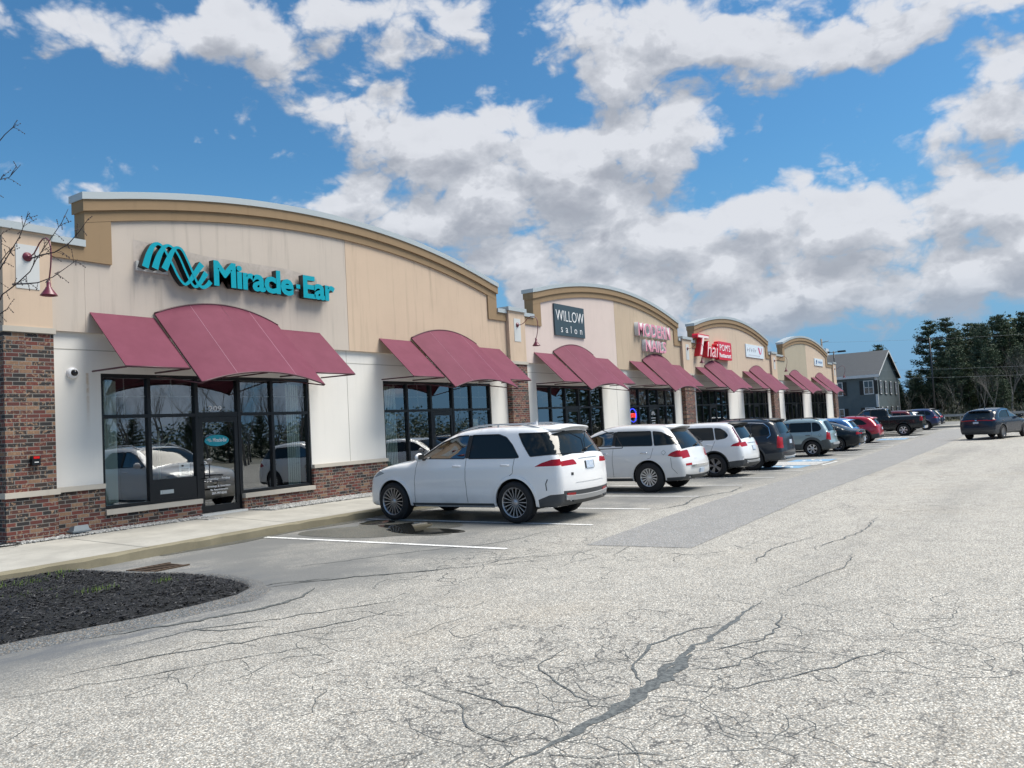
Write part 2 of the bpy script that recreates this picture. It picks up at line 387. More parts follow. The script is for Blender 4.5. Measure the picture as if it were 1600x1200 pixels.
def _asphalt(b, p, light=(.575, .55, .492), dark=(.10, .102, .10), patch=False):
    w_ = worldco(b); P = b.sep(w_)
    vo = b.n('ShaderNodeTexVoronoi'); vo.inputs['Scale'].default_value = 92; b.l(w_, vo.inputs['Vector'])
    cell = b.n('ShaderNodeSeparateColor'); b.l(vo.outputs['Color'], cell.inputs[0])
    big = b.noise(w_, .35, 4, .6); mid = b.noise(w_, 2.6, 4, .65); fine = b.noise(w_, 42, 3, .7)
    # stones: light aggregate with darker binder between
    st = b.ramp(cell.outputs[0], [(0, tuple(q*.42 for q in light)), (.3, tuple(q*.66 for q in light)), (.6, tuple(q*.9 for q in light)), (.85, tuple(q*1.25 for q in light)), (1, tuple(min(1, q*1.6) for q in light))])
    warm = b.mix(b.m('MULTIPLY', b.m('GREATER_THAN', cell.outputs[1], .8), .35), st, (.42, .30, .18))
    gap = b.rng(vo.outputs['Distance'], .42, .72, 0, .68 if not patch else .5)
    c = b.mix(gap, warm, dark)
    c = b.mix(b.rng(fine, .42, .72, 0, .36), c, dark)
    c = b.mix(b.rng(mid, .42, .78, 0, .30), c, dark)
    c = b.mix(b.rng(big, .5, .75, 0, .16), c, (.36, .29, .20) if not patch else dark)
    if not patch:
        # slow tone changes along the wheel lanes
        lane = b.noise(b.comb(b.m('MULTIPLY', P[0], .06), b.m('MULTIPLY', P[1], .5), 0.0), 1, 3)
        c = b.mix(b.rng(lane, .42, .72, 0, .30), c, dark)
        # hairline cracks
        dv = b.n('ShaderNodeTexVoronoi', feature='DISTANCE_TO_EDGE'); dv.inputs['Scale'].default_value = 1.7
        ws = b.vm('ADD', w_, b.vm('SCALE', b.n('ShaderNodeTexNoise').outputs['Color'])) if False else None
        nz = b.n('ShaderNodeTexNoise'); nz.inputs['Scale'].default_value = 3.5; nz.inputs['Detail'].default_value = 5; b.l(w_, nz.inputs['Vector'])
        dsp = b.n('ShaderNodeVectorMath', operation='SCALE'); b.l(nz.outputs['Color'], dsp.inputs[0]); dsp.inputs['Scale'].default_value = .55
        b.l(b.vm('ADD', w_, dsp.outputs[0]), dv.inputs['Vector'])
        area = b.rng(b.noise(w_, .22, 2, .5), .50, .60)
        wdt = b.m('MULTIPLY', b.noise(w_, 5, 2), .035)
        ck = b.m('MULTIPLY', b.m('SUBTRACT', 1.0, b.rng(dv.outputs['Distance'], b.m('MULTIPLY', wdt, .4), wdt)), area)
        dist = b.m('POWER', b.m('ADD', b.m('POWER', b.m('SUBTRACT', P[0], 4.9), 2.0), b.m('POWER', b.m('SUBTRACT', P[1], 2.5), 2.0)), .5)
        near = b.rng(dist, 1.2, 3.2, 1, 0)
        dv2 = b.n('ShaderNodeTexVoronoi', feature='DISTANCE_TO_EDGE'); dv2.inputs['Scale'].default_value = 3.0
        b.l(b.vm('ADD', w_, dsp.outputs[0]), dv2.inputs['Vector'])
        ck2 = b.m('MULTIPLY', b.m('SUBTRACT', 1.0, b.rng(dv2.outputs['Distance'], .008, .026)), near)
        ck2 = b.m('MULTIPLY', ck2, b.rng(mid, .40, .48))
        ckk = b.m('MAXIMUM', b.m('MULTIPLY', ck, .6), b.m('MULTIPLY', ck2, .8))
        c = b.mix(ckk, c, (.05, .052, .055))
        # old sealing and oily darkness where cars stand, by the kerb
        stall = b.m('MULTIPLY', b.rng(P[1], 5.9, 7.6), b.rng(b.noise(w_, .5, 4, .6), .36, .60, .42, .92))
        c = b.mix(stall, c, tuple(q*1.4 for q in dark))
        # damp, dirty berm apron round the planting island
        isl = b.m('POWER', b.m('ADD', b.m('POWER', b.m('MULTIPLY', b.m('SUBTRACT', P[0], 4.4), .50), 2.0), b.m('POWER', b.m('MULTIPLY', b.m('SUBTRACT', P[1], 9.9), .42), 2.0)), .5)
        ap = b.m('MULTIPLY', b.rng(isl, 1.0, 1.55, 1, 0), b.rng(b.noise(b.comb(b.m('MULTIPLY', P[0], 1.0), b.m('MULTIPLY', P[1], 3.5), 0.0), 1.5, 5, .7), .4, .62, .15, .85))
        c = b.mix(ap, c, (.10, .108, .12))
    b.l(c, p.inputs['Base Color'])
    p.inputs['Roughness'].default_value = .85
    bump(b, p, b.m('SUBTRACT', fine, b.m('MULTIPLY', vo.outputs['Distance'], .9)), .5, .006)
M['asphalt'] = mat('asphalt', build=_asphalt)
M['patch'] = mat('asphalt_patch', build=lambda b, p: _asphalt(b, p, (.34, .34, .335), (.13, .135, .135), True))
def _paint(base):
    def f(b, p):
        w_ = worldco(b); n = b.noise(w_, 30, 4, .7); n1 = b.noise(w_, 3, 3)
        c = b.mix(b.rng(b.m('ADD', n, b.m('MULTIPLY', n1, .5)), .72, .92, 0, .75), base, (.25, .25, .25))
        b.l(c, p.inputs['Base Color']); p.inputs['Roughness'].default_value = .75
    return f
M['line'] = mat('line_paint', build=_paint((.78, .78, .76)))
M['bluepaint'] = mat('blue_paint', build=_paint((.17, .34, .52)))
M['crack'] = mat('crack_sealant', build=lambda b, p: (b.l(b.mix(b.rng(b.noise(worldco(b), 25, 4, .7), .35, .65), (.055, .06, .06), (.145, .155, .15)), p.inputs['Base Color']), setattr(p.inputs['Roughness'], 'default_value', .55)))
def _mulch(b, p):
    w_ = worldco(b); n = b.noise(w_, 55, 4, .75); n2 = b.noise(w_, 6, 3)
    b.l(b.mix(b.rng(n, .35, .7), (.003, .0035, .004), (.016, .017, .018)), p.inputs['Base Color']); p.inputs['Roughness'].default_value = .75
    bump(b, p, b.m('ADD', n, n2), 1, .03)
M['mulch'] = mat('black_mulch', build=_mulch)
M['chip'] = mat('mulch_chip', build=lambda b, p: b.l(b.mix(b.rng(b.noise(worldco(b), 30, 2), .55, .7), (.010, .010, .012), (.10, .10, .10)), p.inputs['Base Color']))
M['gravelbase'] = mat('gravel_bed', build=lambda b, p: (b.l(b.mix(b.rng(b.noise(worldco(b), 45, 3, .7), .35, .65), (.16, .16, .16), (.55, .55, .54)), p.inputs['Base Color']), bump(b, p, b.noise(worldco(b), 45, 3, .7), 1, .02)))
M['pebble'] = mat('white_pebble', build=lambda b, p: b.l(b.ramp(b.noise(worldco(b), 26, 1), [(.3, (.16, .16, .16)), (.5, (.34, .34, .33)), (.7, (.55, .55, .53))]), p.inputs['Base Color']))
M['grass'] = mat('new_grass', (.16, .26, .03), .7)
M['rust'] = mat('rusty_iron', (.07, .045, .028), .8)
M['soil'] = mat('woodland_ground', build=lambda b, p: b.l(b.mix(b.noise(worldco(b), .4, 5), (.05, .045, .03), (.10, .10, .05)), p.inputs['Base Color']))
# ------------------------------------------------------------------ ground
def sheet(name, xs, ys, dz, m, kind='structure', parent=None):
    mb = MB(); n = len(ys)
    vs = [(x, y, g(x)+dz) for x in xs for y in ys]
    fs = [(i*n+j, (i+1)*n+j, (i+1)*n+j+1, i*n+j+1) for i in range(len(xs)-1) for j in range(n-1)]
    mb.add(vs, fs); o = mb.build(name, m, parent)
    if kind: o['kind'] = kind
    return o
XS = [-900, -60]+[12+26*i/20 for i in range(21)]+[80, 900]
XL = [-60]+[12+26*i/20 for i in range(21)]+[74, 84]
sheet('ground', XS, [-900, 900], -.02, M['soil'])
sheet('parking_lot', XL, [-26, 12.25], 0, M['asphalt'])
def poly_sheet(name, pts, dz, m, kind='structure', sub=1.0):
    """flat marking laid on the lot; pts in metres (x, y); split along X so it follows the fall of the ground"""
    bm = bmesh.new(); f = bm.faces.new([bm.verts.new((x, y, 0)) for x, y in pts])
    x0, x1 = min(p[0] for p in pts), max(p[0] for p in pts); xx = math.floor(x0)+1
    while xx < min(x1, 40):
        bmesh.ops.bisect_plane(bm, geom=bm.verts[:]+bm.edges[:]+bm.faces[:], plane_co=(xx, 0, 0), plane_no=(1, 0, 0)); xx += sub
    for v in bm.verts: v.co.z = g(v.co.x)+dz
    me = bpy.data.meshes.new(name); bm.to_mesh(me); bm.free(); me.materials.append(m)
    o = bpy.data.objects.new(name, me); COL.objects.link(o)
    if kind: o['kind'] = kind
    return o
# darker repaving strip down the lot
poly_sheet('asphalt_patch', [(10.3, 4.12), (12.2, 4.13), (16.4, 4.2), (26.7, 4.27), (35, 4.36), (47.4, 4.2), (70, 4.2), (70, 6.6), (58, 6.5), (44.9, 6.5), (34.6, 6.42), (25.6, 6.15), (16.4, 5.97), (12.2, 5.78), (10.2, 5.68)], .004, M['patch'])
# stall lines
LX = [9.57, 12.2, 14.6, 17.25, 20.4, 23.3, 26.6, 34.3, 37.2, 40.0, 42.6, 45.0, 47.8, 57.6, 60.4, 63, 65.8, 68.6]
mbl = []
for i, x in enumerate(LX):
    o = poly_sheet('stall_line', [(x-.055, 6.65), (x+.055, 6.65), (x+.04, 12.0), (x-.07, 12.0)], .008, M['line'])
for (x0, x1, c) in ((27.9, 29.6, 'b'), (32.3, 33.9, 'b'), (52.4, 54.6, 'b')):
    poly_sheet('accessible_marking', [(x0, 7.1), (x1, 7.1), (x1, 8.7), (x0, 8.7)], .008, M['bluepaint'])
    mb = MB(); xc = (x0+x1)/2                      # wheelchair symbol, drawn small in white strokes
    for pts in ([(-.1, .45), (0, .1), (.3, .1), (.4, -.3)], [(.28, -.32), (.1, -.5), (-.2, -.42), (-.32, -.15), (-.25, .12)]):
        for a, c2 in zip(pts, pts[1:]):
            a, c2 = Vector((*a, 0)), Vector((*c2, 0)); d = (c2-a).normalized(); nn = Vector((-d.y, d.x, 0))*.05
            z = g(xc)+.012
            mb.add([(xc+q.y, 7.9-q.x, z) for q in (a-nn, c2-nn, c2+nn, a+nn)], [(0, 1, 2, 3)])
    mb.add([(xc+.6+.09*math.cos(t*.785), 7.98+.09*math.sin(t*.785), g(xc)+.012) for t in range(8)], [tuple(range(8))])
    tag(mb.build('wheelchair_symbol', M['line']), kind='structure')
for k in range(5):
    x0 = 29.9+k*.46
    poly_sheet('hatched_marking', [(x0, 7.0), (x0+.28, 7.0), (x0+1.0, 11.8), (x0+.72, 11.8)], .008, M['line'])
for k in range(4):
    x0 = 55.0+k*.6
    poly_sheet('hatched_marking', [(x0, 6.9), (x0+.3, 6.9), (x0+1.0, 11.8), (x0+.7, 11.8)], .008, M['line'])
poly_sheet('stall_line', [(29.7, 6.7), (32.2, 6.7), (32.2, 6.8), (29.7, 6.8)], .008, M['line'])

# cracks (sealed and open) measured on the photo
def crack(pts, wd, name='crack', m='crack', seed=0):
    rnd = random.Random(seed); P = [Vector((x, y, 0)) for x, y in pts]; Q = []
    for a, c in zip(P, P[1:]):
        n = max(2, int((c-a).length/.09)); d = (c-a).normalized(); nn = Vector((-d.y, d.x, 0))
        for i in range(n): Q.append(a.lerp(c, i/n)+nn*rnd.gauss(0, .018 if 0 < i else .0))
    Q.append(P[-1]); mb = MB(); L = []
    for i, q in enumerate(Q):
        d = (Q[min(i+1, len(Q)-1)]-Q[max(i-1, 0)]).normalized(); nn = Vector((-d.y, d.x, 0)); t = i/(len(Q)-1)
        w_ = wd*(.25+min(1, 5*t, 5*(1-t))*.75)*rnd.uniform(.55, 1.25)
        L += [q+nn*w_, q-nn*w_*rnd.uniform(.6, 1.2)]
    for v in L: v.z = g(v.x)+.0025+.0005*(seed % 13)
    mb.add(L, [(2*i, 2*i+1, 2*i+3, 2*i+2) for i in range(len(Q)-1)])
    return tag(mb.build(name, M[m]), kind='structure')
CR = [([(3.3, 2.55), (3.75, 2.42), (4.2, 2.36), (4.7, 2.33), (5.2, 2.36), (5.75, 2.38), (6.4, 2.36), (7.0, 2.36), (7.6, 2.37)], .026),
 ([(4.0, 2.40), (4.5, 2.30), (5.2, 2.30), (5.7, 2.33)], .05),
 ([(4.9, 2.38), (5.3, 2.62), (5.8, 2.72), (6.3, 2.6), (6.6, 2.42)], .014),
 ([(4.4, 2.42), (4.7, 2.9), (5.0, 3.25), (5.5, 3.3)], .007), ([(4.1, 2.45), (4.2, 2.9), (4.3, 3.5)], .008),
 ([(5.3, 2.3), (5.5, 2.0), (6.0, 1.85), (6.1, 1.5)], .007), ([(5.8, 2.3), (6.2, 2.0), (6.7, 1.95), (7.2, 2.1)], .008), ([(5.0, 2.2), (5.1, 1.8), (5.45, 1.55), (5.9, 1.3), (6.4, 1.1)], .007),
 ([(3.6, 2.4), (3.75, 2.1), (3.9, 1.95), (3.95, 1.7)], .007), ([(3.7, 2.5), (3.8, 3.0), (4.1, 3.3), (4.2, 3.9)], .006),
 ([(6.3, 7.95), (6.75, 7.7), (7.3, 7.2), (7.9, 6.6), (8.3, 6.2)], .022), ([(6.0, 8.1), (6.5, 8.05), (7.0, 7.6)], .018),
 ([(8.3, 6.2), (8.7, 6.2), (9.1, 5.95), (9.3, 5.6)], .012), ([(8.4, 6.15), (8.6, 5.9), (8.9, 5.7)], .01),
 ([(7.3, 8.9), (8.0, 8.45), (8.9, 8.0), (9.8, 7.3), (10.6, 7.05), (11.4, 7.1)], .014), ([(9.5, 4.9), (10.2, 5.0), (10.8, 4.7), (11.4, 4.9)], .008),
 ([(4.0, 7.0), (4.6, 6.9), (5.2, 6.5), (5.9, 6.1), (6.4, 5.8)], .012), ([(3.2, 6.6), (3.9, 6.4), (4.6, 6.0), (5.4, 5.7), (6.0, 5.55)], .012),
 ([(4.6, 7.0), (4.7, 6.6), (4.95, 6.4), (5.0, 6.2)], .012), ([(2.8, 6.4), (3.5, 5.95), (4.2, 5.6), (5, 5.1)], .007),
 ([(4.0, 7.62), (4.8, 7.25), (5.5, 7.0), (6.1, 7.05), (6.5, 7.3)], .032), ([(9.3, 3.0), (10.5, 3.1), (11.8, 2.8)], .008),
 ([(14.3, 6.5), (15.5, 6.3), (17, 6.6), (18.5, 6.3), (20, 6.5)], .02), ([(8.0, 2.3), (9.5, 2.0), (10.5, 2.1)], .006), ([(10.5, 2.6), (12.5, 2.3), (14, 2.4)], .008)]
for i, (p_, w_) in enumerate(CR): crack(p_, w_, seed=i)
rc = random.Random(31)
def crazing(cx, cy, sx, sy, n, wd, base):
    mb = MB(); k = 0
    for i in range(n):
        x_, y_ = rc.gauss(cx, sx), rc.gauss(cy, sy); a = rc.uniform(0, 6.28); P = [Vector((x_, y_, 0))]
        for j in range(rc.randint(5, 16)):
            a += rc.gauss(0, .55); P.append(P[-1]+Vector((math.cos(a), math.sin(a), 0))*rc.uniform(.04, .11))
        L = []; z = .0012+base+.00003*i
        for j, q in enumerate(P):
            d = (P[min(j+1, len(P)-1)]-P[max(j-1, 0)]).normalized(); nn = Vector((-d.y, d.x, 0))*wd*rc.uniform(.35, 1.3)*(.3 if j in (0, len(P)-1) else 1)
            L += [Vector((q.x+nn.x, q.y+nn.y, g(q.x)+z)), Vector((q.x-nn.x, q.y-nn.y, g(q.x)+z))]
        mb.add(L, [(2*j, 2*j+1, 2*j+3, 2*j+2) for j in range(len(P)-1)])
    tag(mb.build('crack_network', M['crack']), kind='structure')
crazing(4.6, 2.9, .7, .45, 26, .0032, 0); crazing(5.7, 2.0, .7, .4, 24, .0032, .0001); crazing(3.6, 2.2, .4, .4, 18, .003, .0002)
crazing(8.3, 6.1, .8, .5, 26, .005, .0003); crazing(10.6, 4.8, .9, .5, 22, .005, .0004); crazing(6.5, 1.2, 1.2, .6, 16, .0032, .0005); crazing(4.6, 5.6, 1.0, .5, 20, .004, .0006)

# kerb, pavement, gravel bed
SWX = [-20, 4, 5, 6, 8]+[12+26*i/20 for i in range(21)]+[60, 76]
def kerb_y(x): return 12.0 if x < 6 else (12.0+(x-6)*.06 if x < 9 else 12.18)
def strip(name, xs, rows, m, kind='structure', parent=None):
    mb = MB(); n = len(rows(xs[0])); vs = []
    for x in xs: vs += [(x, y, z) for y, z in rows(x)]
    mb.add(vs, [(i*n+j, (i+1)*n+j, (i+1)*n+j+1, i*n+j+1) for i in range(len(xs)-1) for j in range(n-1)])
    return tag(mb.build(name, m, parent), kind=kind)
XF = [-20]+[4+.25*i for i in range(40)]+SWX[6:]
rk = random.Random(3)
J = {x: (rk.uniform(-.015, .015), rk.uniform(-.012, .012)) for x in XF}
strip('kerb', XF, lambda x: [(kerb_y(x)+J[x][0], g(x)-.05), (kerb_y(x)+J[x][0], g(x)+.125+J[x][1]), (kerb_y(x)+.03, g(x)+.15), (kerb_y(x)+.16, g(x)+.156)], M['curb'])
def gy(x): return 14.75 if x < 10 else 14.35
strip('pavement', SWX, lambda x: [(kerb_y(x)+.16, g(x)+.152), (gy(x), g(x)+.22), (15.3, g(x)+.215)], M['conc'])
mb = MB()
for x in [1.2, 4.3, 7.35, 10.4, 13.4, 16.4, 19.4, 22.4, 25.4]:
    mb.add([(x, kerb_y(x)+.02, g(x)+.1565), (x+.012, kerb_y(x)+.02, g(x)+.1565), (x+.012, gy(x), g(x)+.2225), (x, gy(x), g(x)+.2225)], [(0, 1, 2, 3)])
tag(mb.build('pavement_joint', M['crack']), kind='structure')
def gravel_bed(x0, x1, y0, y1, name):
    mb = MB(); mb.box(x0, x1, y0, y1, g(x0)+.1, .232+g((x0+x1)/2)); tag(mb.build(name, M['gravelbase']), kind='structure')
for (a, c) in ((2, 10.35), (11.6, 18.1), (19.5, 26.1), (27.5, 34), (35.4, 42), (43.4, 50), (51.4, 59), (60.4, 67), (68.4, 74)):
    xx = a
    while xx < c-1e-6:
        x2 = min(xx+4, c); gravel_bed(xx, x2, 14.72 if xx < 10 else 14.32, 15.2 if xx > 7 else 15.0, 'gravel_bed'); xx = x2
rg = np.random.default_rng(5)
ico_v = []; bmi = bmesh.new(); bmesh.ops.create_icosphere(bmi, subdivisions=1, radius=1)
bmi.verts.ensure_lookup_table(); IV = np.array([v.co[:] for v in bmi.verts]); IF = np.array([[v.index for v in f.verts] for f in bmi.faces]); bmi.free()
def pebbles(name, regions, n, r0, r1, m, flat=.6, zf=None):
    V = []; F = []; k = 0
    areas = np.array([(r[1]-r[0])*(r[3]-r[2]) for r in regions]); areas = areas/areas.sum()
    for r, a in zip(regions, areas):
        for _ in range(int(n*a)):
            x_, y_ = rg.uniform(r[0], r[1]), rg.uniform(r[2], r[3]); s = rg.uniform(r0, r1)
            q = IV*(s*rg.uniform(.7, 1.3, 3)*np.array([1, 1, flat]))*(1+rg.uniform(-.15, .15, (len(IV), 1)))
            t = rg.uniform(0, 6.28); cc, ss = math.cos(t), math.sin(t)
            q = np.c_[q[:, 0]*cc-q[:, 1]*ss, q[:, 0]*ss+q[:, 1]*cc, q[:, 2]]+[x_, y_, zf(x_, y_)+rg.uniform(0, s*.6)]
            V.append(q); F.append(IF+k); k += len(IV)
    me = bpy.data.meshes.new(name); me.from_pydata(np.vstack(V).tolist(), [], np.vstack(F).tolist()); me.materials.append(m)
    o = bpy.data.objects.new(name, me); COL.objects.link(o); return tag(o, kind='stuff')
o = pebbles('gravel', [(5.5, 10.33, 14.68, 15.14), (11.62, 18.1, 14.28, 15.14)], 11000, .012, .026, M['pebble'], zf=lambda x, y: .232+g(x))
tag(o, 'bed of pale grey and white pebbles along the foot of the brick wall', 'gravel')

# planting island with black mulch
ISL = [(-3, 8.9), (0, 8.5), (2.0, 8.2), (3.44, 8.02), (4.51, 7.76), (5.19, 7.70), (5.71, 7.72), (6.1, 7.95), (6.32, 8.35), (6.47, 9.0), (6.38, 9.7), (6.2, 10.5), (6.08, 11.3), (6.0, 11.97), (-3, 11.97)]
def dense(poly, step=.15, closed=True):
    out = []
    for i in range(len(poly) if closed else len(poly)-1):
        a, c = poly[i], poly[(i+1) % len(poly)]; n = max(1, int(math.dist(a, c)/step))
        out += [(a[0]+(c[0]-a[0])*k/n, a[1]+(c[1]-a[1])*k/n) for k in range(n)]
    return out
def inside(pt, poly):
    x_, y_ = pt; c = False; j = len(poly)-1
    for i in range(len(poly)):
        if (poly[i][1] > y_) != (poly[j][1] > y_) and x_ < (poly[j][0]-poly[i][0])*(y_-poly[i][1])/(poly[j][1]-poly[i][1])+poly[i][0]: c = not c
        j = i
    return c
def pdist(pts, poly):
    P = np.asarray(pts, float); A = np.array(poly); B = np.roll(A, -1, 0); d = B-A
    L2 = (d**2).sum(1); L2[L2 == 0] = 1e-9
    out = np.full(len(P), 1e9)
    for a, dd, l in zip(A, d, L2):
        t = np.clip(((P-a)@dd)/l, 0, 1); q = a+t[:, None]*dd
        out = np.minimum(out, np.hypot(*(P-q).T))
    return out
DI = dense(ISL)
pts = [p for p in DI]+[(x_+rk.uniform(-.03, .03), y_+rk.uniform(-.03, .03)) for x_ in np.arange(-3, 6.5, .1) for y_ in np.arange(7.6, 12, .1) if inside((x_, y_), ISL)]
dd = pdist(pts, ISL)
res = delaunay_2d_cdt([Vector(p) for p in pts], [(i, (i+1) % len(DI)) for i in range(len(DI))], [], 1, 1e-6)
mb = MB()
vs = [(v.x, v.y, 0) for v in res[0]]; dd = pdist([v[:2] for v in vs], ISL)
def mz(x_, y_, d): return .03+.10*(1-math.exp(-d*3))+.02*math.sin(x_*3.1)*math.sin(y_*2.7)+rk.uniform(-.012, .012)*(d > .02)
mb.add([(v[0], v[1], mz(v[0], v[1], d)) for v, d in zip(vs, dd)], [tuple(f) for f in res[2] if inside((sum(vs[i][0] for i in f)/3, sum(vs[i][1] for i in f)/3), ISL)], sm=True)
tag(mb.build('mulch_bed', M['mulch']), 'black mulch bed with a rounded nose at the pavement end', 'mulch bed', kind='stuff')
mb = MB()
CP = [(rk.uniform(1.5, 6.5), rk.uniform(7.65, 11.98)) for _ in range(24000)]; CP = [q for q in CP if inside(q, ISL)]; CD = pdist(CP, ISL)
for (x_, y_), d in zip(CP, CD):
    if d < .03: continue
    z_ = .03+.10*(1-math.exp(-3*d))+.02*math.sin(x_*3.1)*math.sin(y_*2.7)
    e = min(abs(y_-7.7), 1)
    l, w_ = rk.uniform(.012, .045), rk.uniform(.003, .008); t = rk.uniform(0, 6.28); dv = Vector((math.cos(t), math.sin(t), rk.uniform(-.4, .4)))*l; nv = Vector((-math.sin(t), math.cos(t), rk.uniform(-.6, .6)))*w_
    c_ = Vector((x_, y_, z_+rk.uniform(-.01, .015)))
    mb.add([c_-dv-nv, c_+dv-nv, c_+dv+nv, c_-dv+nv], [(0, 1, 2, 3)])
chips = mb
# keep chips off the low rim
keep = [True]*(len(chips.v)//4)
mb = MB()
for i, k in enumerate(keep):
    if k: mb.add(chips.v[4*i:4*i+4], [(0, 1, 2, 3)])
tag(mb.build('mulch_chips', M['chip']), 'loose shreds of black mulch lying over the bed', 'mulch', kind='stuff')
mb = MB()
for (cx, cy, n, sx, sy) in ((4.9, 10.9, 90, .5, .25), (4.1, 11.5, 50, .5, .1), (5.0, 9.35, 70, .3, .12), (5.55, 11.2, 60, .2, .1), (4.55, 9.9, 50, .3, .15), (5.62, 9.0, 60, .16, .10), (3.1, 8.9, 40, .2, .1), (4.2, 10.6, 60, .3, .15)):
    for i in range(n):
        x_, y_ = rk.gauss(cx, sx*.5), rk.gauss(cy, sy*.5); z_ = .12; h_ = rk.uniform(.03, .085); t = rk.uniform(0, 6.28)
        a = Vector((math.cos(t), math.sin(t), 0))*.003; tip = Vector((rk.uniform(-.02, .02), rk.uniform(-.02, .02), h_))
        c_ = Vector((x_, y_, z_)); mb.add([c_-a, c_+a, c_+tip], [(0, 1, 2)])
tag(mb.build('grass_tufts', M['grass']), 'sparse bright green grass sprouting through the black mulch', 'grass', kind='stuff')
# low bituminous lip round the island
RIM = [p for p in DI if p[1] < 11.9]
rim = [p for p in dense(ISL[:14], .15, False)]
mb = MB(); R3 = []
for i, p in enumerate(rim):
    a, c = Vector(rim[max(i-1, 0)]), Vector(rim[min(i+1, len(rim)-1)]); d = (c-a).normalized(); nn = Vector((d.y, -d.x))
    for off, z_ in ((-.03, .03), (.0, .05), (.04, .06), (.10, .045), (.22, .006), (.28, -.01)):
        q = Vector(p)+nn*off*(1+.12*math.sin(i*.7)); R3.append((q.x, q.y, z_+rk.uniform(-.004, .004)*(off > 0)))
mb.add(R3, [(i*6+j, i*6+j+1, (i+1)*6+j+1, (i+1)*6+j) for i in range(len(rim)-1) for j in range(5)], sm=True)
M['berm'] = mat('asphalt_berm', build=lambda b, p: _asphalt(b, p, (.15, .16, .165), (.04, .042, .045), True))
tag(mb.build('asphalt_berm', M['berm']), kind='structure')
# drain grate
mb = MB(); cx, cy = 6.72, 10.85
for i in range(7): mb.box(cx-.3+i*.09, cx-.26+i*.09, cy-.22, cy+.22, .004, .02)
mb.box(cx-.34, cx+.34, cy-.26, cy-.22, .004, .022); mb.box(cx-.34, cx+.34, cy+.22, cy+.26, .004, .022)
mb.box(cx-.33, cx+.33, cy-.215, cy+.215, .0025, .006)
tag(mb.build('storm_drain', M['rust']), 'rusty storm drain grate between mulch bed and kerb', 'drain')

# puddle under the nose of the nearest white car
def _water(b, p):
    p.inputs['Base Color'].default_value = (.018, .019, .018, 1); p.inputs['Roughness'].default_value = .03; p.inputs['Specular IOR Level'].default_value = .6
M['water'] = mat('puddle_water', build=_water)
def blob(name, c, rx, ry, m, dz, seed, rot=0, n=60, amp=.2):
    rr = random.Random(seed); ph = [rr.uniform(0, 6.28) for _ in range(6)]; P = []
    for i in range(n):
        t = 2*math.pi*i/n; r = 1+sum(amp/(k+1)*math.sin((k+2)*t+ph[k]) for k in range(6))
        x_, y_ = rx*r*math.cos(t), ry*r*math.sin(t); P.append((c[0]+x_*math.cos(rot)-y_*math.sin(rot), c[1]+x_*math.sin(rot)+y_*math.cos(rot)))
    return poly_sheet(name, P, dz, m, kind='structure')
M['damp'] = mat('damp_asphalt', build=lambda b, p: (_asphalt(b, p, (.13, .135, .12), (.03, .033, .03), True), setattr(p.inputs['Roughness'], 'default_value', .45)))
blob('damp_asphalt', (11.3, 10.3), 1.2, 1.75, M['damp'], .0045, 4, rot=-.12, amp=.3)
blob('puddle', (11.1, 9.75), .50, .95, M['water'], .0095, 2, rot=-.15, amp=.38)
blob('puddle', (11.75, 11.3), .28, .42, M['water'], .0095, 8, rot=.3)
# mossy water channel along the kerb
strip('gutter_stain', [7.5+.5*i for i in range(30)], lambda x: [(kerb_y(x)-.22-.1*math.sin(x*2.3), g(x)+.005), (kerb_y(x)-.005, g(x)+.006)], M['damp'])

# far end of the lot: kerbed grass island, and a far road
M['farconc'] = M['conc']
mb = MB(); mb.box(75.0, 77.6, 5.6, 12.5, -.3, -.08); tag(mb.build('end_island_kerb', M['conc']), kind='structure')
sheet('access_road', [84, 100], [-60, 60], .003, M['asphalt'])

# ------------------------------------------------------------------ the building
BLD = empty('shopping_plaza', (6.45, 15.2, 0), 0, 'long single storey stucco and brick shopping plaza with four arched parapets', 'building')
Minv = Matrix.Translation((-6.45, -15.2, 0))
def part(mb, name, m, parent=None, label=None):
    o = mb.build(name, m); o.parent = parent or BLD
    o.matrix_parent_inverse = (parent or BLD).matrix_world.inverted() if False else Matrix.Identity(4)
    if (parent or BLD) is BLD: o.location = (-6.45, -15.2, 0)
    if label: o['label'] = label
    return o
def band(mb, top, bot, y0, y1, mi=0):
    n = len(top)
    v = [(x, y0, z) for x, z in top]+[(x, y0, z) for x, z in bot]+[(x, y1, z) for x, z in top]+[(x, y1, z) for x, z in bot]
    f = []
    for i in range(n-1):
        f += [(n+i, n+i+1, i+1, i), (2*n+i+1, 3*n+i+1, 3*n+i, 2*n+i), (i, i+1, 2*n+i+1, 2*n+i), (n+i+1, n+i, 3*n+i, 3*n+i+1)]
    f += [(0, 2*n, 3*n, n), (n-1, 2*n-1, 4*n-1, 3*n-1)]
    mb.add(v, f, mi)
PILX = [(6.50, 7.37), (22.38, 23.43), (38.05, 39.35), (53.8, 55.1), (72.5, 73.6)]
BAYS = [dict(a=7.37, b=22.38, wins=[8.33, 16.26], l=8.02, r=21.85, seam=14.95, m=('st_grey', 'st_tan')),
        dict(a=23.43, b=38.05, wins=[24.28, 31.98], l=24.15, r=37.75, seam=30.8, m=('st_pink', 'st_olive')),
        dict(a=39.35, b=53.8, wins=[40.05, 48.0], l=40.0, r=53.4, seam=47.0, m=('st_tan2', 'st_tan2')),
        dict(a=55.1, b=72.5, wins=[57.1, 64.85], l=57.0, r=70.8, seam=63.8, m=('st_khaki', 'st_tan2'))]
WOFF = [0, 1.03, 2.09, 3.13, 4.1, 5.15]
YW = 15.2
